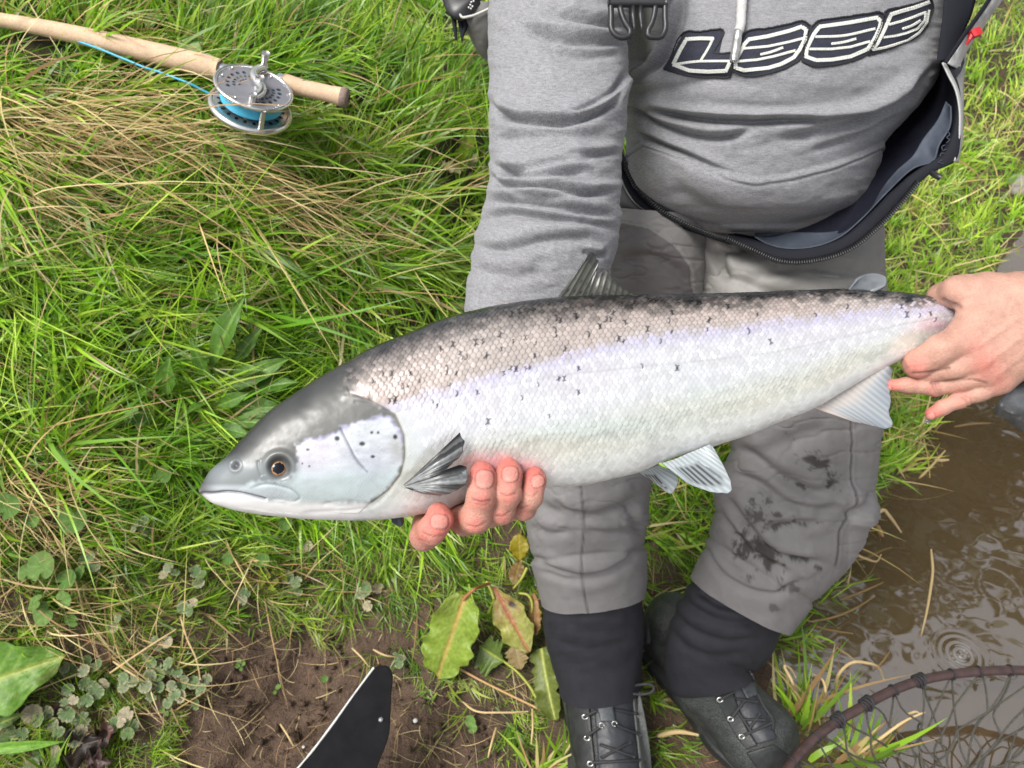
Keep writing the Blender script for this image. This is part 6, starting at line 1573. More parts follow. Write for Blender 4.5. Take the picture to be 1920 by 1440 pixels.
# ------------------------------------------------------------------ broad leaves
def leaf_grid(nu, nv, prof, base_col, vein_col, rib_col, blotch=None, wav=.0, nveins=8, seed=0, veinw=.10, fold=.12, curl=.15, slant=.9):
    """leaf of unit length along +x, width by prof, in the xy plane with relief in z; returns V, F, colours"""
    u = np.linspace(0, 1, nu)[:, None]; v = np.linspace(-1, 1, nv)[None]
    w = np.interp(u[:, 0], np.linspace(0, 1, len(prof)), prof)[:, None]
    edge_w = 1 + wav * .35 * vnoise(u * 14 + 0 * v, 3 + 0 * u + 0 * v, 0, seed + 1) * np.abs(v)
    x = u + 0 * v; y = v * w * edge_w
    z = fold * np.abs(v)**1.2 * w - curl * (u - .35)**2 + wav * .10 * np.abs(v)**2 * vnoise(u * 9, np.sign(v) * 2 + 0 * u, 0, seed)
    phs = np.mod((u - slant * np.abs(v) * w) * nveins + .15 * vnoise(u * 5, v * 2, 0, seed + 2), 1)
    vein = np.exp(-((phs - .5) / veinw)**2) * (1 - .5 * np.abs(v)) * (np.abs(v) < .93)
    rib = np.exp(-(v * w / (.018 + .012 * (1 - u)))**2)
    z = z - .004 * vein - .010 * rib + .005 * (1 - vein) * (vnoise(u * 30, v * 12, 0, seed + 4))
    c = np.array(base_col) * (1 + .22 * fbm(u * 7, v * 3, 0, 3, seed + 3))[..., None]
    c = c * (1 - .55 * vein[..., None]) + np.array(vein_col) * .55 * vein[..., None]
    c = c * (1 - rib[..., None]) + np.array(rib_col) * rib[..., None]
    if blotch is not None:
        for (bu, bv, ru, rv, bc, a) in blotch:
            k = a * np.exp(-(((u - bu) / ru)**2 + ((v - bv) / rv)**2)) * np.clip(.7 + .8 * fbm(u * 9, v * 5, 0, 3, seed + 6), 0, 1.2); k = np.clip(k, 0, 1)[..., None]
            c = c * (1 - k) + np.array(bc) * k
    return np.stack([x, y, z], -1), grid_faces(nu, nv), np.clip(c, .003, .9)
def leaf_px(name, base, tip, width, db, dt, kw, parent, mat='leaf', roll=0.0, nu=36, nv=21, stalk=None):
    """a leaf laid between two photo positions, its face turned to the sky and the viewer"""
    A_, B_ = P(base[0], base[1], db), P(tip[0], tip[1], dt)
    ln = np.linalg.norm(B_ - A_); ex = (B_ - A_) / ln
    nz_ = np.array([0, -.60, .80]); nz_ = nz_ - ex * (nz_ @ ex); nz_ /= np.linalg.norm(nz_); ey = np.cross(nz_, ex)
    nz2 = nz_ * math.cos(roll) + ey * math.sin(roll); ey = ey * math.cos(roll) - nz_ * math.sin(roll)
    prof = np.array(kw['prof']) / max(kw['prof']) * (width / 2) * ((db + dt) / 2 / FPX) / ln
    V, Fq, c = leaf_grid(nu, nv, prof, **{k: v for k, v in kw.items() if k != 'prof'})
    W = A_ + ln * (V[..., 0:1] * ex + V[..., 1:2] * ey + V[..., 2:3] * nz2)
    o = mk(name, W, Fq, MAT[mat], parent, col=c)
    return solidify(o, .0006)
def stalk(pts, d, r, mat, parent, name='stalk'):
    q = resample(pts, 16); dd = np.interp(np.linspace(0, 1, 16), np.linspace(0, 1, len(np.atleast_1d(d))), np.atleast_1d(d)); r = np.interp(np.linspace(0, 1, 16), np.linspace(0, 1, len(np.atleast_1d(r))), np.atleast_1d(r))
    mb = MB(); mb.add(*tube(P(q[:, 0], q[:, 1], dd), r, 8)); return mb.build(name, mat, parent)
OV = [.02, .30, .62, .85, .97, 1.0, .96, .85, .66, .40, .03]
LA = [.12, .30, .55, .78, .93, 1.0, .95, .80, .56, .28, .02]
green_l = dict(prof=OV, base_col=(.105, .225, .022), vein_col=(.26, .38, .08), rib_col=(.32, .38, .08), wav=.5, nveins=9, seed=1)
ystalk = M('leaf_stalk', (.30, .33, .05), rough=.45); rstalk = M('red_stalk', (.33, .12, .05), rough=.5)
def gd_(x, y, lift): return float(gdepth(x, y)) - lift

dk = empty('dock_plant', G(0, 1330), 'big glossy dock leaf with yellow midrib by the left edge', 'dock plant')
leaf_px('leaf', (-150, 1322), (116, 1232), 135, gd_(-100, 1330, .05), gd_(100, 1240, .06), dict(green_l, blotch=[(.9, -.9, .12, .5, (.16, .12, .05), .8)], seed=3), dk, nu=60, nv=41)
leaf_px('leaf', (-80, 1410), (118, 1394), 22, gd_(0, 1400, .07), gd_(118, 1394, .05), dict(prof=LA, base_col=(.16, .33, .035), vein_col=(.2, .4, .05), rib_col=(.2, .4, .05), nveins=0.01, seed=5), dk)
leaf_px('leaf', (-40, 1372), (44, 1338), 26, gd_(0, 1360, .05), gd_(44, 1338, .03), dict(green_l, seed=9, base_col=(.10, .17, .05)), dk)

dw = empty('dock_plant', G(930, 1300), 'wilting dock plant with yellowing broad leaves beside the dark neoprene cuff', 'dock plant')
wl_ = dict(prof=[.45, .72, .86, .90, .93, .97, 1.0, .98, .85, .55, .05], base_col=(.22, .32, .038), vein_col=(.38, .44, .09), rib_col=(.52, .34, .10), wav=.6, nveins=8, seed=21, blotch=[(.12, -.75, .2, .5, (.09, .08, .02), .7), (.6, .0, .4, .6, (.22, .30, .05), .5)])
D0 = gd_(850, 1200, .07)
leaf_px('leaf', (872, 1118), (818, 1276), 96, D0 - .02, gd_(820, 1270, .035), wl_, dw, nu=60, nv=41)
leaf_px('leaf', (926, 1100), (992, 1224), 66, gd_(930, 1100, .07), gd_(990, 1220, .06), dict(prof=[.08, .30, .52, .70, .85, .95, 1.0, .95, .80, .50, .06], base_col=(.31, .33, .07), vein_col=(.30, .26, .10), rib_col=(.45, .15, .08), wav=.5, nveins=7, seed=31,
        blotch=[(.25, .0, .28, 1.0, (.33, .12, .075), .95), (.33, .55, .05, .25, (.012, .010, .008), 1.3), (.95, 0, .12, 1, (.25, .17, .07), .8)]), dw, nu=60, nv=41)
leaf_px('leaf', (964, 1205), (976, 1256), 44, gd_(964, 1205, .045), gd_(976, 1256, .03), dict(prof=OV, base_col=(.26, .19, .08), vein_col=(.3, .22, .1), rib_col=(.3, .24, .1), wav=.9, nveins=5, seed=33), dw, mat='leaf')
leaf_px('leaf', (944, 1240), (898, 1212), 78, gd_(944, 1240, .03), gd_(900, 1212, .03), dict(prof=OV, base_col=(.11, .17, .035), vein_col=(.2, .26, .06), rib_col=(.34, .38, .06), wav=1.2, nveins=6, seed=35, fold=.35), dw, roll=.25)
leaf_px('leaf', (1014, 1215), (1038, 1350), 48, gd_(1014, 1215, .035), gd_(1038, 1350, .02), dict(prof=[.6, .8, .9, 1.0, .95, .92, 1.0, .95, .85, .7, .3], base_col=(.12, .15, .030), vein_col=(.2, .24, .06), rib_col=(.38, .42, .10), wav=.9, nveins=12, seed=37, fold=.5), dw, roll=-.4, nu=50)
leaf_px('leaf', (1000, 1112), (1004, 1190), 26, gd_(1000, 1112, .05), gd_(1004, 1190, .05), dict(prof=[.3, .5, .6, .8, 1, .9, .6, .3], base_col=(.30, .17, .06), vein_col=(.3, .2, .1), rib_col=(.36, .2, .08), wav=.7, nveins=5, seed=39, fold=.5), dw)
stalk([(868, 1125), (885, 1108), (905, 1098), (918, 1094)], [D0 - .02, D0 - .03, gd_(918, 1094, .07)], [.0026, .0028, .003], rstalk, dw)
stalk([(912, 1090), (920, 1105), (926, 1124)], [gd_(912, 1090, .06), gd_(926, 1124, .07)], [.0032, .003], ystalk, dw)
stalk([(942, 1238), (970, 1260), (995, 1290), (1012, 1322)], [gd_(942, 1238, .03), gd_(1012, 1322, .012)], [.0022, .0028], ystalk, dw)
stalk([(988, 1065), (978, 1085), (962, 1104)], [gd_(988, 1065, .05), gd_(962, 1104, .05)], [.0030, .0022], ystalk, dw)
stalk([(972, 1112), (990, 1116), (998, 1134), (996, 1150)], [gd_(972, 1112, .05), gd_(996, 1150, .05)], .0026, ystalk, dw)
stalk([(862, 1254), (900, 1275), (950, 1300), (1008, 1328)], [gd_(862, 1254, .012), gd_(1008, 1328, .01)], .0021, M('dry_stalk', (.46, .28, .12), rough=.6), dw, 'dry_stalk')

dl = empty('dead_leaf', G(968, 1022), 'mustard yellow dying leaf in the grass left of the near leg', 'leaf')
leaf_px('blade', (975, 1052), (972, 1000), 40, gd_(975, 1052, .04), gd_(972, 1000, .06), dict(prof=OV, base_col=(.26, .21, .010), vein_col=(.3, .25, .03), rib_col=(.34, .28, .05), wav=.8, nveins=5, seed=41), dl)
leaf_px('blade', (976, 1050), (962, 1096), 30, gd_(976, 1050, .04), gd_(962, 1096, .05), dict(prof=LA, base_col=(.20, .12, .04), vein_col=(.25, .18, .06), rib_col=(.25, .18, .06), wav=.8, nveins=5, seed=43), dl)

ros = empty('plantain_plant', G(412, 750), 'broad ribbed plantain rosette in the grass above the fish head', 'plantain')
pl_ = dict(prof=LA, base_col=(.085, .19, .022), vein_col=(.13, .26, .05), rib_col=(.17, .30, .06), wav=.25, nveins=.01, fold=.25, curl=.25)
for i, (b_, t_, w) in enumerate([((391, 700), (448, 555), 44), ((433, 690), (489, 612), 24), ((407, 738), (541, 669), 34), ((455, 738), (556, 710), 32), ((403, 763), (463, 738), 24), ((436, 768), (530, 762), 36), ((431, 698), (486, 691), 22), ((403, 800), (466, 814), 28), ((312, 742), (313, 676), 38), ((400, 720), (352, 640), 26), ((392, 752), (350, 770), 22), ((425, 790), (505, 792), 24)]):
    leaf_px('leaf', b_, t_, w * 1.12, gd_(*b_, .055), gd_(*t_, .095 if i else .12), dict(pl_, seed=50 + i, base_col=tuple(np.array(pl_['base_col']) * rng.uniform(.8, 1.25))), ros, roll=rng.normal() * .25)
bg = empty('dock_plant', G(868, 330), 'yellowing dock plant in the grass behind the grey sleeve', 'dock plant')
for i, (b_, t_, w, c) in enumerate([((870, 325), (862, 268), 44, (.16, .24, .02)), ((868, 320), (888, 200), 26, (.20, .26, .02)), ((868, 318), (832, 308), 30, (.42, .38, .20)), ((872, 320), (893, 285), 30, (.30, .30, .14)), ((872, 330), (912, 335), 26, (.25, .2, .08))]):
    leaf_px('leaf', b_, t_, w, gd_(*b_, .05), gd_(*t_, .10), dict(prof=OV, base_col=c, vein_col=np.array(c) * 1.3, rib_col=np.array(c) * 1.4, wav=.8, nveins=6, seed=70 + i), bg, roll=rng.normal() * .4)
for i, (b_, t_, w, lab) in enumerate([((330, 70), (378, 95), 34, 'rounded green dock leaf in the grass above the cork grip'), ((272, 50), (300, 20), 24, 'pale notched leaf standing above the rod grip by the top edge'), ((1790, 250), (1850, 240), 20, 'broad yellow-green leaf in the grass right of the open wader flap'), ((640, 1240), (632, 1180), 0, '')]):
    if not w: continue
    e_ = empty('broad_leaf', G(*b_), lab, 'leaf'); leaf_px('blade', b_, t_, w, gd_(*b_, .05), gd_(*t_, .06), dict(green_l, seed=90 + i, base_col=(.12, .24, .03)), e_)

# round celandine leaves by the left edge
kid = []
def round_leaf(seed, scal, base_c, edge_c, n=11):
    nr_, na = 7, 66
    r_ = np.linspace(0.0, 1, nr_)[:, None]; a = np.linspace(0, 2 * math.pi, na, endpoint=False)[None]
    out = 1 + scal * np.abs(np.sin(a * n / 2))**.7 - scal * .5 - .55 * np.exp(-((a - math.pi) / .20)**2)
    x, y = r_ * out * np.cos(a), r_ * out * np.sin(a)
    z = .16 * r_**2 - .06 * r_**2 * np.cos(a * n) * (scal > .03) + .10 * r_ * vnoise(x * 1.5, y * 1.5, 0, seed) - .03 * np.exp(-((np.mod(a * 7 / (2 * math.pi), 1) - .5) / .12)**2) * (r_ > .1)
    k = sstep(.72, 1.0, r_ + .25 * vnoise(x * 3, y * 3, 0, seed + 1))[..., None]
    c = np.array(base_c) * (1 - k) + np.array(edge_c) * k
    c = c * (1 + .30 * fbm(x * 2.5, y * 2.5, 0, 3, seed + 2)[..., None]) * (1 + .35 * np.exp(-((np.mod(a * 7 / (2 * math.pi), 1) - .5) / .10)**2) * (r_ < .95))[..., None]
    V = np.stack([x + 0 * r_, y, z], -1).reshape(-1, 3); me_o = mk('leaf', V, grid_faces(nr_, na, True), MAT['leaf'], None, col=np.clip(c.reshape(-1, 3), .004, .9))
    me_ = me_o.data; bpy.data.objects.remove(me_o); return me_
ivy = [round_leaf(200 + i, .10, bc, ec) for i, (bc, ec) in enumerate([((.125, .195, .075), (.27, .30, .17)), ((.150, .215, .095), (.32, .33, .20)), ((.20, .235, .13), (.38, .35, .23)), ((.105, .175, .055), (.21, .25, .11)), ((.36, .32, .21), (.48, .42, .29))])]
cel = [round_leaf(220 + i, .015, bc, ec) for i, (bc, ec) in enumerate([((.10, .20, .035), (.12, .22, .05)), ((.14, .25, .055), (.17, .27, .07))])]
stem_m = M('thin_stem', (.14, .12, .05), rough=.6)
def put_leaf(me_, root, c, r_, nrm_, spin):
    o = bpy.data.objects.new('leaf', me_); sc.collection.objects.link(o); o.parent = root
    z_ = Vector(nrm_).normalized(); x_ = Vector((math.cos(spin), math.sin(spin), 0)); x_ = (x_ - z_ * x_.dot(z_)).normalized(); y_ = z_.cross(x_)
    m4 = Matrix((x_, y_, z_)).transposed().to_4x4(); m4 = Matrix.Translation(Vector(c) - Vector(ORG[root])) @ m4 @ Matrix.Scale(r_, 4)
    o.matrix_local = m4; return o
def ivy_plant(name, leaves, label, cat, group, metas, weights, lift=(.012, .035)):
    cx, cy = np.mean([l[0] for l in leaves]), np.mean([l[1] for l in leaves]); at = G(cx, cy)
    root = empty(name, at, label, cat, group); mb = MB()
    for (x, y, rp) in leaves:
        d = gd_(x, y, rng.uniform(*lift)); c = P(x, y, d)
        nrm_ = np.array([0, -.5, .85]) + rng.normal(size=3) * .30
        put_leaf(metas[rng.choice(len(metas), p=weights)], root, c, rp * d / FPX, nrm_, rng.uniform(0, 6.28))
        mb.add(*tube(resample([at + [0, 0, -.004], (at + c) / 2 + rng.normal(size=3) * .004, c - [0, 0, .001]], 6), .0008, 5))
    mb.build('stem', stem_m, root)
IV = [([(131, 1258, 15), (122, 1252, 11)], 'single grey-green ground ivy sprig at the tip of the big dock leaf'),
      ([(157, 1258, 12), (162, 1240, 11), (181, 1248, 12)], 'ground ivy sprig of three scalloped leaves right of the dock leaf tip'),
      ([(160, 1282, 12), (179, 1296, 16), (196, 1281, 11), (172, 1288, 11)], 'ground ivy sprig with one broad pale scalloped leaf in front'),
      ([(129, 1293, 12), (120, 1317, 8), (138, 1312, 9)], 'small ground ivy sprig below the dock leaf edge'),
      ([(163, 1313, 12), (152, 1318, 10)], 'ground ivy pair of browning leaves beside the green grass blade'),
      ([(232, 1272, 11), (250, 1276, 12), (231, 1288, 11), (240, 1264, 9), (241, 1277, 6)], 'neat four-leaved grey ground ivy rosette under the crossing straw'),
      ([(282, 1240, 13), (274, 1232, 9), (292, 1250, 11)], 'topmost ivy sprig of the cluster by the bare soil'),
      ([(281, 1268, 13), (297, 1266, 12), (289, 1280, 12), (273, 1288, 12), (278, 1272, 7)], 'ground ivy rosette in the middle of the cluster by the bare soil'),
      ([(316, 1245, 12), (332, 1260, 10), (318, 1258, 8)], 'ground ivy sprig with a pale tan leaf on top'),
      ([(283, 1306, 11), (300, 1288, 10)], 'ground ivy sprig with one bleached cream leaf at the soil edge'),
      ([(322, 1285, 10), (339, 1287, 11), (328, 1303, 11), (340, 1306, 12), (315, 1318, 10)], 'ground ivy rosette at the lower corner of the cluster'),
      ([(362, 1280, 12), (378, 1294, 12), (388, 1276, 12), (368, 1319, 12), (346, 1272, 9)], 'ground ivy sprig trailing over the bare brown soil'),
      ([(60, 1338, 17), (86, 1336, 14), (72, 1350, 13)], 'large dusty brown-green ivy leaves left of the lower ivy rosettes'),
      ([(126, 1338, 16), (101, 1360, 14), (154, 1350, 14), (140, 1348, 9), (110, 1374, 11), (152, 1368, 11), (141, 1384, 16)], 'largest many-leaved ground ivy plant above the dead brown leaf'),
      ([(236, 1340, 14), (214, 1358, 13), (246, 1362, 13), (228, 1356, 9), (240, 1376, 12)], 'ground ivy rosette right of the dead brown leaf'),
      ([(70, 1418, 14), (106, 1410, 14), (104, 1428, 13), (60, 1434, 12), (82, 1428, 9)], 'pale green ivy plant at the bottom edge under a broad grass blade'),
      ([(24, 1368, 14), (12, 1384, 12), (40, 1376, 12)], 'dull ivy sprig under the broad grass blade by the left edge'),
      ([(268, 978, 12), (254, 988, 11), (276, 994, 12)], 'dusty ivy sprig below the fish snout among straw'), ([(388, 996, 9), (408, 992, 10), (403, 1010, 10), (396, 1002, 6)], 'small ivy rosette on bare soil right under the fish jaw'),
      ([(160, 1050, 12), (176, 1060, 12), (170, 1044, 9)], 'crinkled dark ivy sprig beside the round celandine leaves'), ([(366, 1072, 11), (372, 1092, 11), (380, 1078, 9)], 'tall pale ivy sprig on the upper edge of the soil'),
      ([(316, 1064, 10), (328, 1072, 9), (306, 1078, 9)], 'ivy sprig between straw stems left of the tall pale sprig'), ([(540, 1082, 12), (556, 1092, 11), (546, 1108, 12), (560, 1110, 8)], 'withered pale ivy sprig beside a yellow-green weed'),
      ([(446, 1116, 10), (460, 1112, 10), (456, 1126, 9), (450, 1120, 6)], 'small green ivy rosette above the soil hollow'), ([(344, 1138, 12), (362, 1132, 10), (356, 1146, 10)], 'ivy sprig level with the top of the bare soil on the left'),
      ([(232, 1148, 13), (222, 1158, 9), (212, 1176, 11)], 'grey ivy sprig between celandine leaves and bare soil'), ([(300, 1212, 11), (314, 1204, 11), (290, 1200, 8)], 'ivy sprig just above the straw crossing'),
      ([(566, 1030, 9), (578, 1024, 10), (584, 1036, 8)], 'ivy sprig in grass under the gill cover'), ([(686, 1104, 14), (708, 1102, 12), (678, 1114, 10), (690, 1136, 10)], 'bluish green ivy plant in grass left of the wilting dock'),
      ([(744, 1228, 8), (752, 1234, 8), (748, 1244, 9)], 'three pale dusty leaves just right of the black sheet tip')]
for lv, lab in IV: ivy_plant('ground_ivy', lv, lab, 'ground ivy', 'ground ivy sprigs on the lower bank', ivy, [.26, .26, .22, .16, .10])
CE = [([(79, 1062, 28), (50, 1074, 16)], 'largest round celandine leaf by the left edge'), ([(125, 1087, 19), (150, 1074, 14), (121, 1123, 17)], 'three round celandine leaves in a row on the lower left'),
      ([(83, 1150, 22), (68, 1131, 16), (135, 1162, 14)], 'pale celandine leaves with a folded one in front'), ([(137, 975, 25)], 'lone round celandine leaf in straw above the others'), ([(12, 950, 24), (60, 975, 17)], 'dark round leaf cut by the left edge'),
      ([(248, 770, 15), (262, 786, 14), (240, 784, 10), (64, 760, 12)], 'mottled round leaves in the grass left of the plantain'), ([(428, 1048, 12), (492, 1050, 13)], 'two round leaves above the bare soil'), ([(534, 982, 13)], 'fresh round leaf directly below the fish throat'), ([(310, 888, 17), (296, 896, 10)], 'yellow-green round leaf left of the fish snout')]
for lv, lab in CE: ivy_plant('celandine', lv, lab, 'celandine', 'round celandine leaves on the bank', cel, [.55, .45], (.035, .06))
SE = [([(448, 1238, 5), (455, 1244, 5), (445, 1248, 5), (452, 1254, 4)], 'tiny yellow-green seedling high on the bare soil'), ([(304, 1332, 5), (312, 1328, 5), (313, 1338, 5), (320, 1336, 5)], 'tiny yellow-green seedling under the ivy cluster'), ([(522, 1288, 6), (515, 1298, 4)], 'small green seedling in a hollow of the bare soil'), ([(608, 1273, 7)], 'single green seedling left of the black sheet'), ([(882, 1352, 11), (886, 1366, 9)], 'small yellow leaf on the soil below the wilting dock')]
for lv, lab in SE: ivy_plant('seedling', lv, lab, 'seedling', 'seedlings on the bare soil', cel, [.3, .7], (.004, .01))
# yellowish weed above the soil
wd_ = empty('weed', G(490, 1090), 'yellow-green weed with small toothed leaves above the soil', 'weed')
for i in range(16):
    a = rng.uniform(0, 6.28); x, y = 490 + 30 * rng.normal(), 1088 + 11 * rng.normal()
    leaf_px('leaf', (x, y), (x + 15 * math.cos(a), y + 13 * math.sin(a)), 11, gd_(x, y, .02), gd_(x, y, .035), dict(prof=OV, base_col=(.17, .19, .02), vein_col=(.2, .22, .04), rib_col=(.2, .22, .04), wav=1.2, nveins=3, seed=300 + i), wd_, nu=10, nv=7)
dd2 = empty('dead_leaf', G(180, 1390), 'dark brown shrivelled dead leaf among the ivy', 'leaf')
for i, (b_, t_, w, c) in enumerate([((120, 1404), (210, 1382), 50, (.035, .024, .020)), ((175, 1385), (212, 1366), 30, (.13, .065, .050)), ((165, 1420), (205, 1432), 34, (.085, .05, .045))]):
    leaf_px('blade', b_, t_, w, gd_(*b_, .02), gd_(*t_, .03), dict(prof=OV, base_col=c, vein_col=np.array(c) * .6, rib_col=np.array(c) * 1.3, wav=2.5, nveins=7, seed=330 + i, fold=.6), dd2)

# ------------------------------------------------------------------ tufts and straws along the water
def tuft(px, py, n, w, hgt, label, spread=.9, cols=None, up=-math.pi / 2, bl=(.0035, .0085), z=None):
    at = G(px, py) if z is None else Gz(px, py, z)
    x = px + rng.normal(size=n) * w; y = py + rng.normal(size=n) * w * .35
    root = G(x, y) if z is None else np.array([Gz(a, b_, z) for a, b_ in zip(x, y)])
    g = greens(n, x, y) * 1.25 + np.array([.02, .03, 0]); dr_ = rng.uniform(size=n) < .22; g[dr_] = pal[rng.choice(5, dr_.sum())]
    o = blades('grass_tuft', x, y, up + rng.normal(size=n) * spread * .55, rng.uniform(.45, 1.1, n) * hgt, rng.uniform(*bl, n), rng.uniform(.1, .6, n), g, MAT['grass'], None, root=root)
    del o['kind']
    org = np.array(at); co = np.empty(len(o.data.vertices) * 3, 'f4'); o.data.vertices.foreach_get('co', co); co = co.reshape(-1, 3) - org; o.data.vertices.foreach_set('co', co.astype('f4').ravel()); o.location = org; ORG[o] = org
    return tag(o, label, 'grass tuft', 'grass tufts at the water')
tuft(1500, 1352, 34, 22, .16, 'tall green grass tuft in front of the net rim', .7, bl=(.005, .012), z=-.03)
tuft(1590, 1425, 30, 34, .15, 'broad bladed grass tuft seen through the netting', 1.0, up=-.9, bl=(.006, .013), z=-.03)
tuft(1555, 1120, 46, 22, .09, 'wet grass tuft under the knee at the water', 1.2, up=-.3)
tuft(1480, 1200, 26, 22, .09, 'short wet grass tuft between the muddy leg and water', 1.3, up=0, z=-.04)
tuft(1682, 880, 50, 12, .10, 'bright grass tuft in the water below the tail', 1.1)
tuft(1712, 800, 70, 20, .12, 'grass clump hanging into the river behind the fingers', 1.2)
tuft(1140, 1390, 0, 1, .1, '') if False else None
tuft(1085, 1425, 44, 16, .11, 'fresh grass tuft against the toe of the near boot', .9, up=-1.0)
tuft(1030, 1440, 26, 22, .09, 'grass tuft at the bottom edge left of the near boot', 1.1, up=-.8)
tuft(1250, 1310, 28, 18, .07, 'sparse grass between the two boots', 1.5, up=.3)
tuft(1240, 1000, 110, 40, .10, 'grass clump seen between the legs', 1.6, up=.6)
tuft(1240, 1130, 60, 22, .07, 'short dark grass between the shins', 1.6, up=.6)
# straws lying on the water
dstr = [M('pale_straw', (.50, .37, .18), rough=.55), M('brown_straw', (.30, .17, .07), rough=.55), M('wet_straw', (.22, .14, .05), rough=.3)]
def straw(pts, r, lab, mi=0, z=WATER_Z + .001, zs=None, cat='straw'):
    q = resample(pts, 24); zz = np.full(24, z) if zs is None else np.interp(np.linspace(0, 1, 24), np.linspace(0, 1, len(zs)), zs)
    w = np.array([Gz(x, y, z_) for (x, y), z_ in zip(q, zz)]); mb = MB(); mb.add(*tube(w, r * np.interp(np.linspace(0, 1, 24), [0, .1, .6, 1], [.5, 1, .9, .45]), 7))
    o = mb.build('straw', dstr[mi], None, origin=w.mean(0)); return tag(o, lab, cat, 'straws at the water')
straw([(1746, 1030), (1749, 1070), (1744, 1110), (1736, 1155), (1727, 1192)], .0028, 'long upright straw afloat on open brown water')
straw([(1724, 896), (1745, 875), (1772, 845)], .0034, 'straight straw leaning out of the water by the tail')
straw([(1752, 862), (1765, 863), (1779, 862)], .0042, 'short pale straw stub crossing the straight straw')
straw([(1646, 964), (1656, 956), (1668, 968), (1680, 984), (1690, 998)], .0038, 'curled tan straw beside the muddy knee', zs=[.06, .05, .03, .0, -.02])
straw([(1644, 985), (1650, 996), (1656, 1006)], .0060, 'orange brown stub under the curled straw', 1)
straw([(1598, 1036), (1625, 1048), (1645, 1052), (1652, 1040)], .0028, 'thin straw poking out below the knee', zs=[.03, .0, -.04])
straw([(1516, 1166), (1560, 1158), (1605, 1140), (1640, 1118)], .0028, 'arched straw below the knee on the water', 2, zs=[-.04, -.02, -.03])
straw([(1575, 1125), (1610, 1112), (1656, 1092)], .0026, 'straight wet straw above the arched one', 2)
straw([(1520, 1172), (1560, 1182), (1600, 1188)], .0022, 'half sunk straw beneath the arched one', 2)
straw([(1566, 1302), (1574, 1262), (1598, 1242), (1625, 1243), (1646, 1250), (1658, 1276)], .0032, 'bent pale reed stem looping over the net rim', zs=[-.03, .05, .08, .07, .0])
straw([(1498, 1312), (1484, 1275), (1472, 1248), (1480, 1252), (1492, 1270)], .0030, 'broken pale stem standing in the tall tuft', zs=[-.03, .10, .12, .08])
straw([(1545, 1318), (1548, 1295), (1540, 1272), (1524, 1264)], .0026, 'crooked pale stem beside the tall tuft', zs=[-.03, .06, .07, .05])
straw([(1600, 1420), (1650, 1385), (1700, 1350), (1734, 1335)], .0032, 'long pale straw leaning through the netting', zs=[-.03, .02, .05, .06])
straw([(1700, 1340), (1720, 1335), (1725, 1338)], .0024, 'short straw end under the net rim', zs=[.02, .03, .03])
straw([(1640, 1255), (1655, 1240), (1668, 1222)], .0022, 'small sunk stem behind the net rim', 2)
straw([(1570, 1215), (1590, 1228), (1610, 1245)], .0022, 'sunk stem left of the looping reed', 2)
straw([(1790, 800), (1820, 795), (1858, 793)], .0026, 'brown stem afloat below the little finger', 2)
straw([(1750, 812), (1765, 795), (1780, 790)], .0022, 'bent stem by the bank below the little finger', 2)
straw([(1232, 1380), (1270, 1372), (1310, 1378)], .0050, 'torn tan reed scrap on the mud between the boots', 0, z=.004)
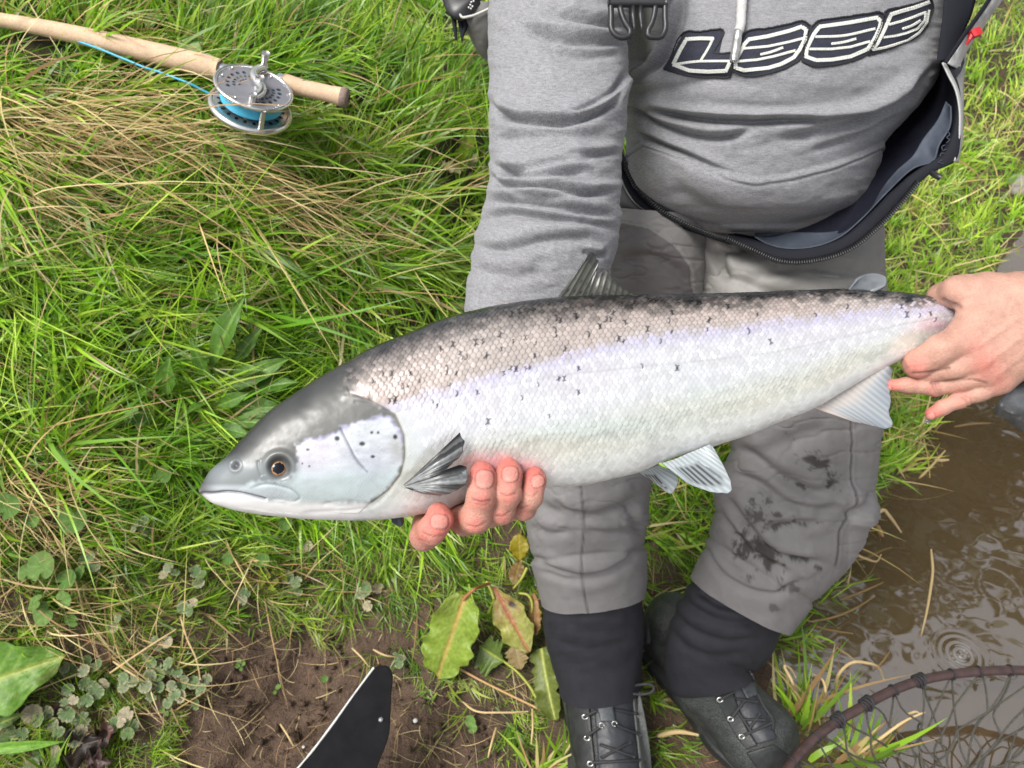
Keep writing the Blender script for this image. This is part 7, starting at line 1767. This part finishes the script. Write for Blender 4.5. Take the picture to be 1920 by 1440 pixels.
for i, (a_, lab) in enumerate([([(280, 1060 + 90), (330, 1140), (400, 1105)], ''), ([(206, 1262), (260, 1225), (330, 1180)], 'long pale straw crossing over the ivy'), ([(212, 1240), (245, 1262), (280, 1284)], 'stout pale straw lying across the first straw'), ([(338, 1155), (352, 1200), (368, 1235), (376, 1275)], 'upright tan stem rising from trailing ivy'),
                               ([(100, 1002), (130, 1060), (148, 1110), (158, 1160)], 'pale arching straw over the celandine leaves'), ([(0, 1085), (60, 1100), (150, 1105), (220, 1102)], 'long buff straw on the left edge'), ([(660, 1398), (690, 1360), (705, 1330)], ''),
                               ([(868, 1316), (885, 1330), (940, 1336), (990, 1334)], 'forked pale straw on the soil below the wilting dock'), ([(998, 1330), (999, 1360), (996, 1395)], 'short upright pale stem left of the near boot'), ([(930, 1365), (920, 1400), (915, 1420)], 'leaning tan stem at the bottom near the boot'),
                               ([(1060, 1392), (1085, 1380), (1100, 1372)], 'stiff pale stem against the near boot'), ([(526, 1358), (540, 1380), (550, 1398)], 'thin white stem on the soil left of the black sheet'), ([(660, 1215), (680, 1235), (692, 1250)], 'broken pale stem end above the black sheet'), ([(700, 1218), (720, 1228), (740, 1232)], 'pale stem lying above the black sheet tip')]):
    if not lab: continue
    q = resample(a_, 20); w = np.array([P(x, y, gd_(x, y, .022 + .010 * math.sin(k / 6))) for k, (x, y) in enumerate(q)]); mb = MB(); mb.add(*tube(w, .0020 * np.interp(np.linspace(0, 1, 20), [0, .1, .8, 1], [.7, 1, .9, .5]), 6))
    tag(mb.build('straw', dstr[0], None, origin=w.mean(0)), lab, 'straw', 'straws on the lower bank')
# pebbles, and river edge beyond
for (x, y, r, lab, mt) in [(779, 1351, .0042, 'small white pebble on the soil right of the black sheet', 'white'), (571, 1404, .0026, 'tiny pale chip on the soil left of the black sheet', 'white'), (1908, 355, .05, 'round brown stone at the water on the right edge', 'stone')]:
    c = G(x, y); V_ = iv * (1 + .18 * vnoise(iv[:, 0] * 1.5, iv[:, 1] * 1.5, iv[:, 2] * 1.5, 3))[:, None] * r * [1.1, 1, .75] + c + [0, 0, r * .4]
    tag(mk('pebble' if r < .01 else 'stone', V_, ifc, MAT[mt], origin=c), lab, 'stone')
# water drops hanging under the two stretched fingers
dm = bpy.data.materials.new('water_drop'); dm.use_nodes = True
pb = dm.node_tree.nodes['Principled BSDF']; pb.inputs['Transmission Weight'].default_value = 1; pb.inputs['Roughness'].default_value = .02; pb.inputs['IOR'].default_value = 1.33
for (x, y, d, lab) in [(1665, 739, .727, 'clear water drop under the ring fingertip'), (1739, 790, .719, 'clear water drop under the little fingertip')]:
    c = P(x, y, d); V_ = iv * [.0030, .0024, .0026] + c; tag(mk('water_drop', V_, ifc, dm, origin=c), lab, 'water drop')
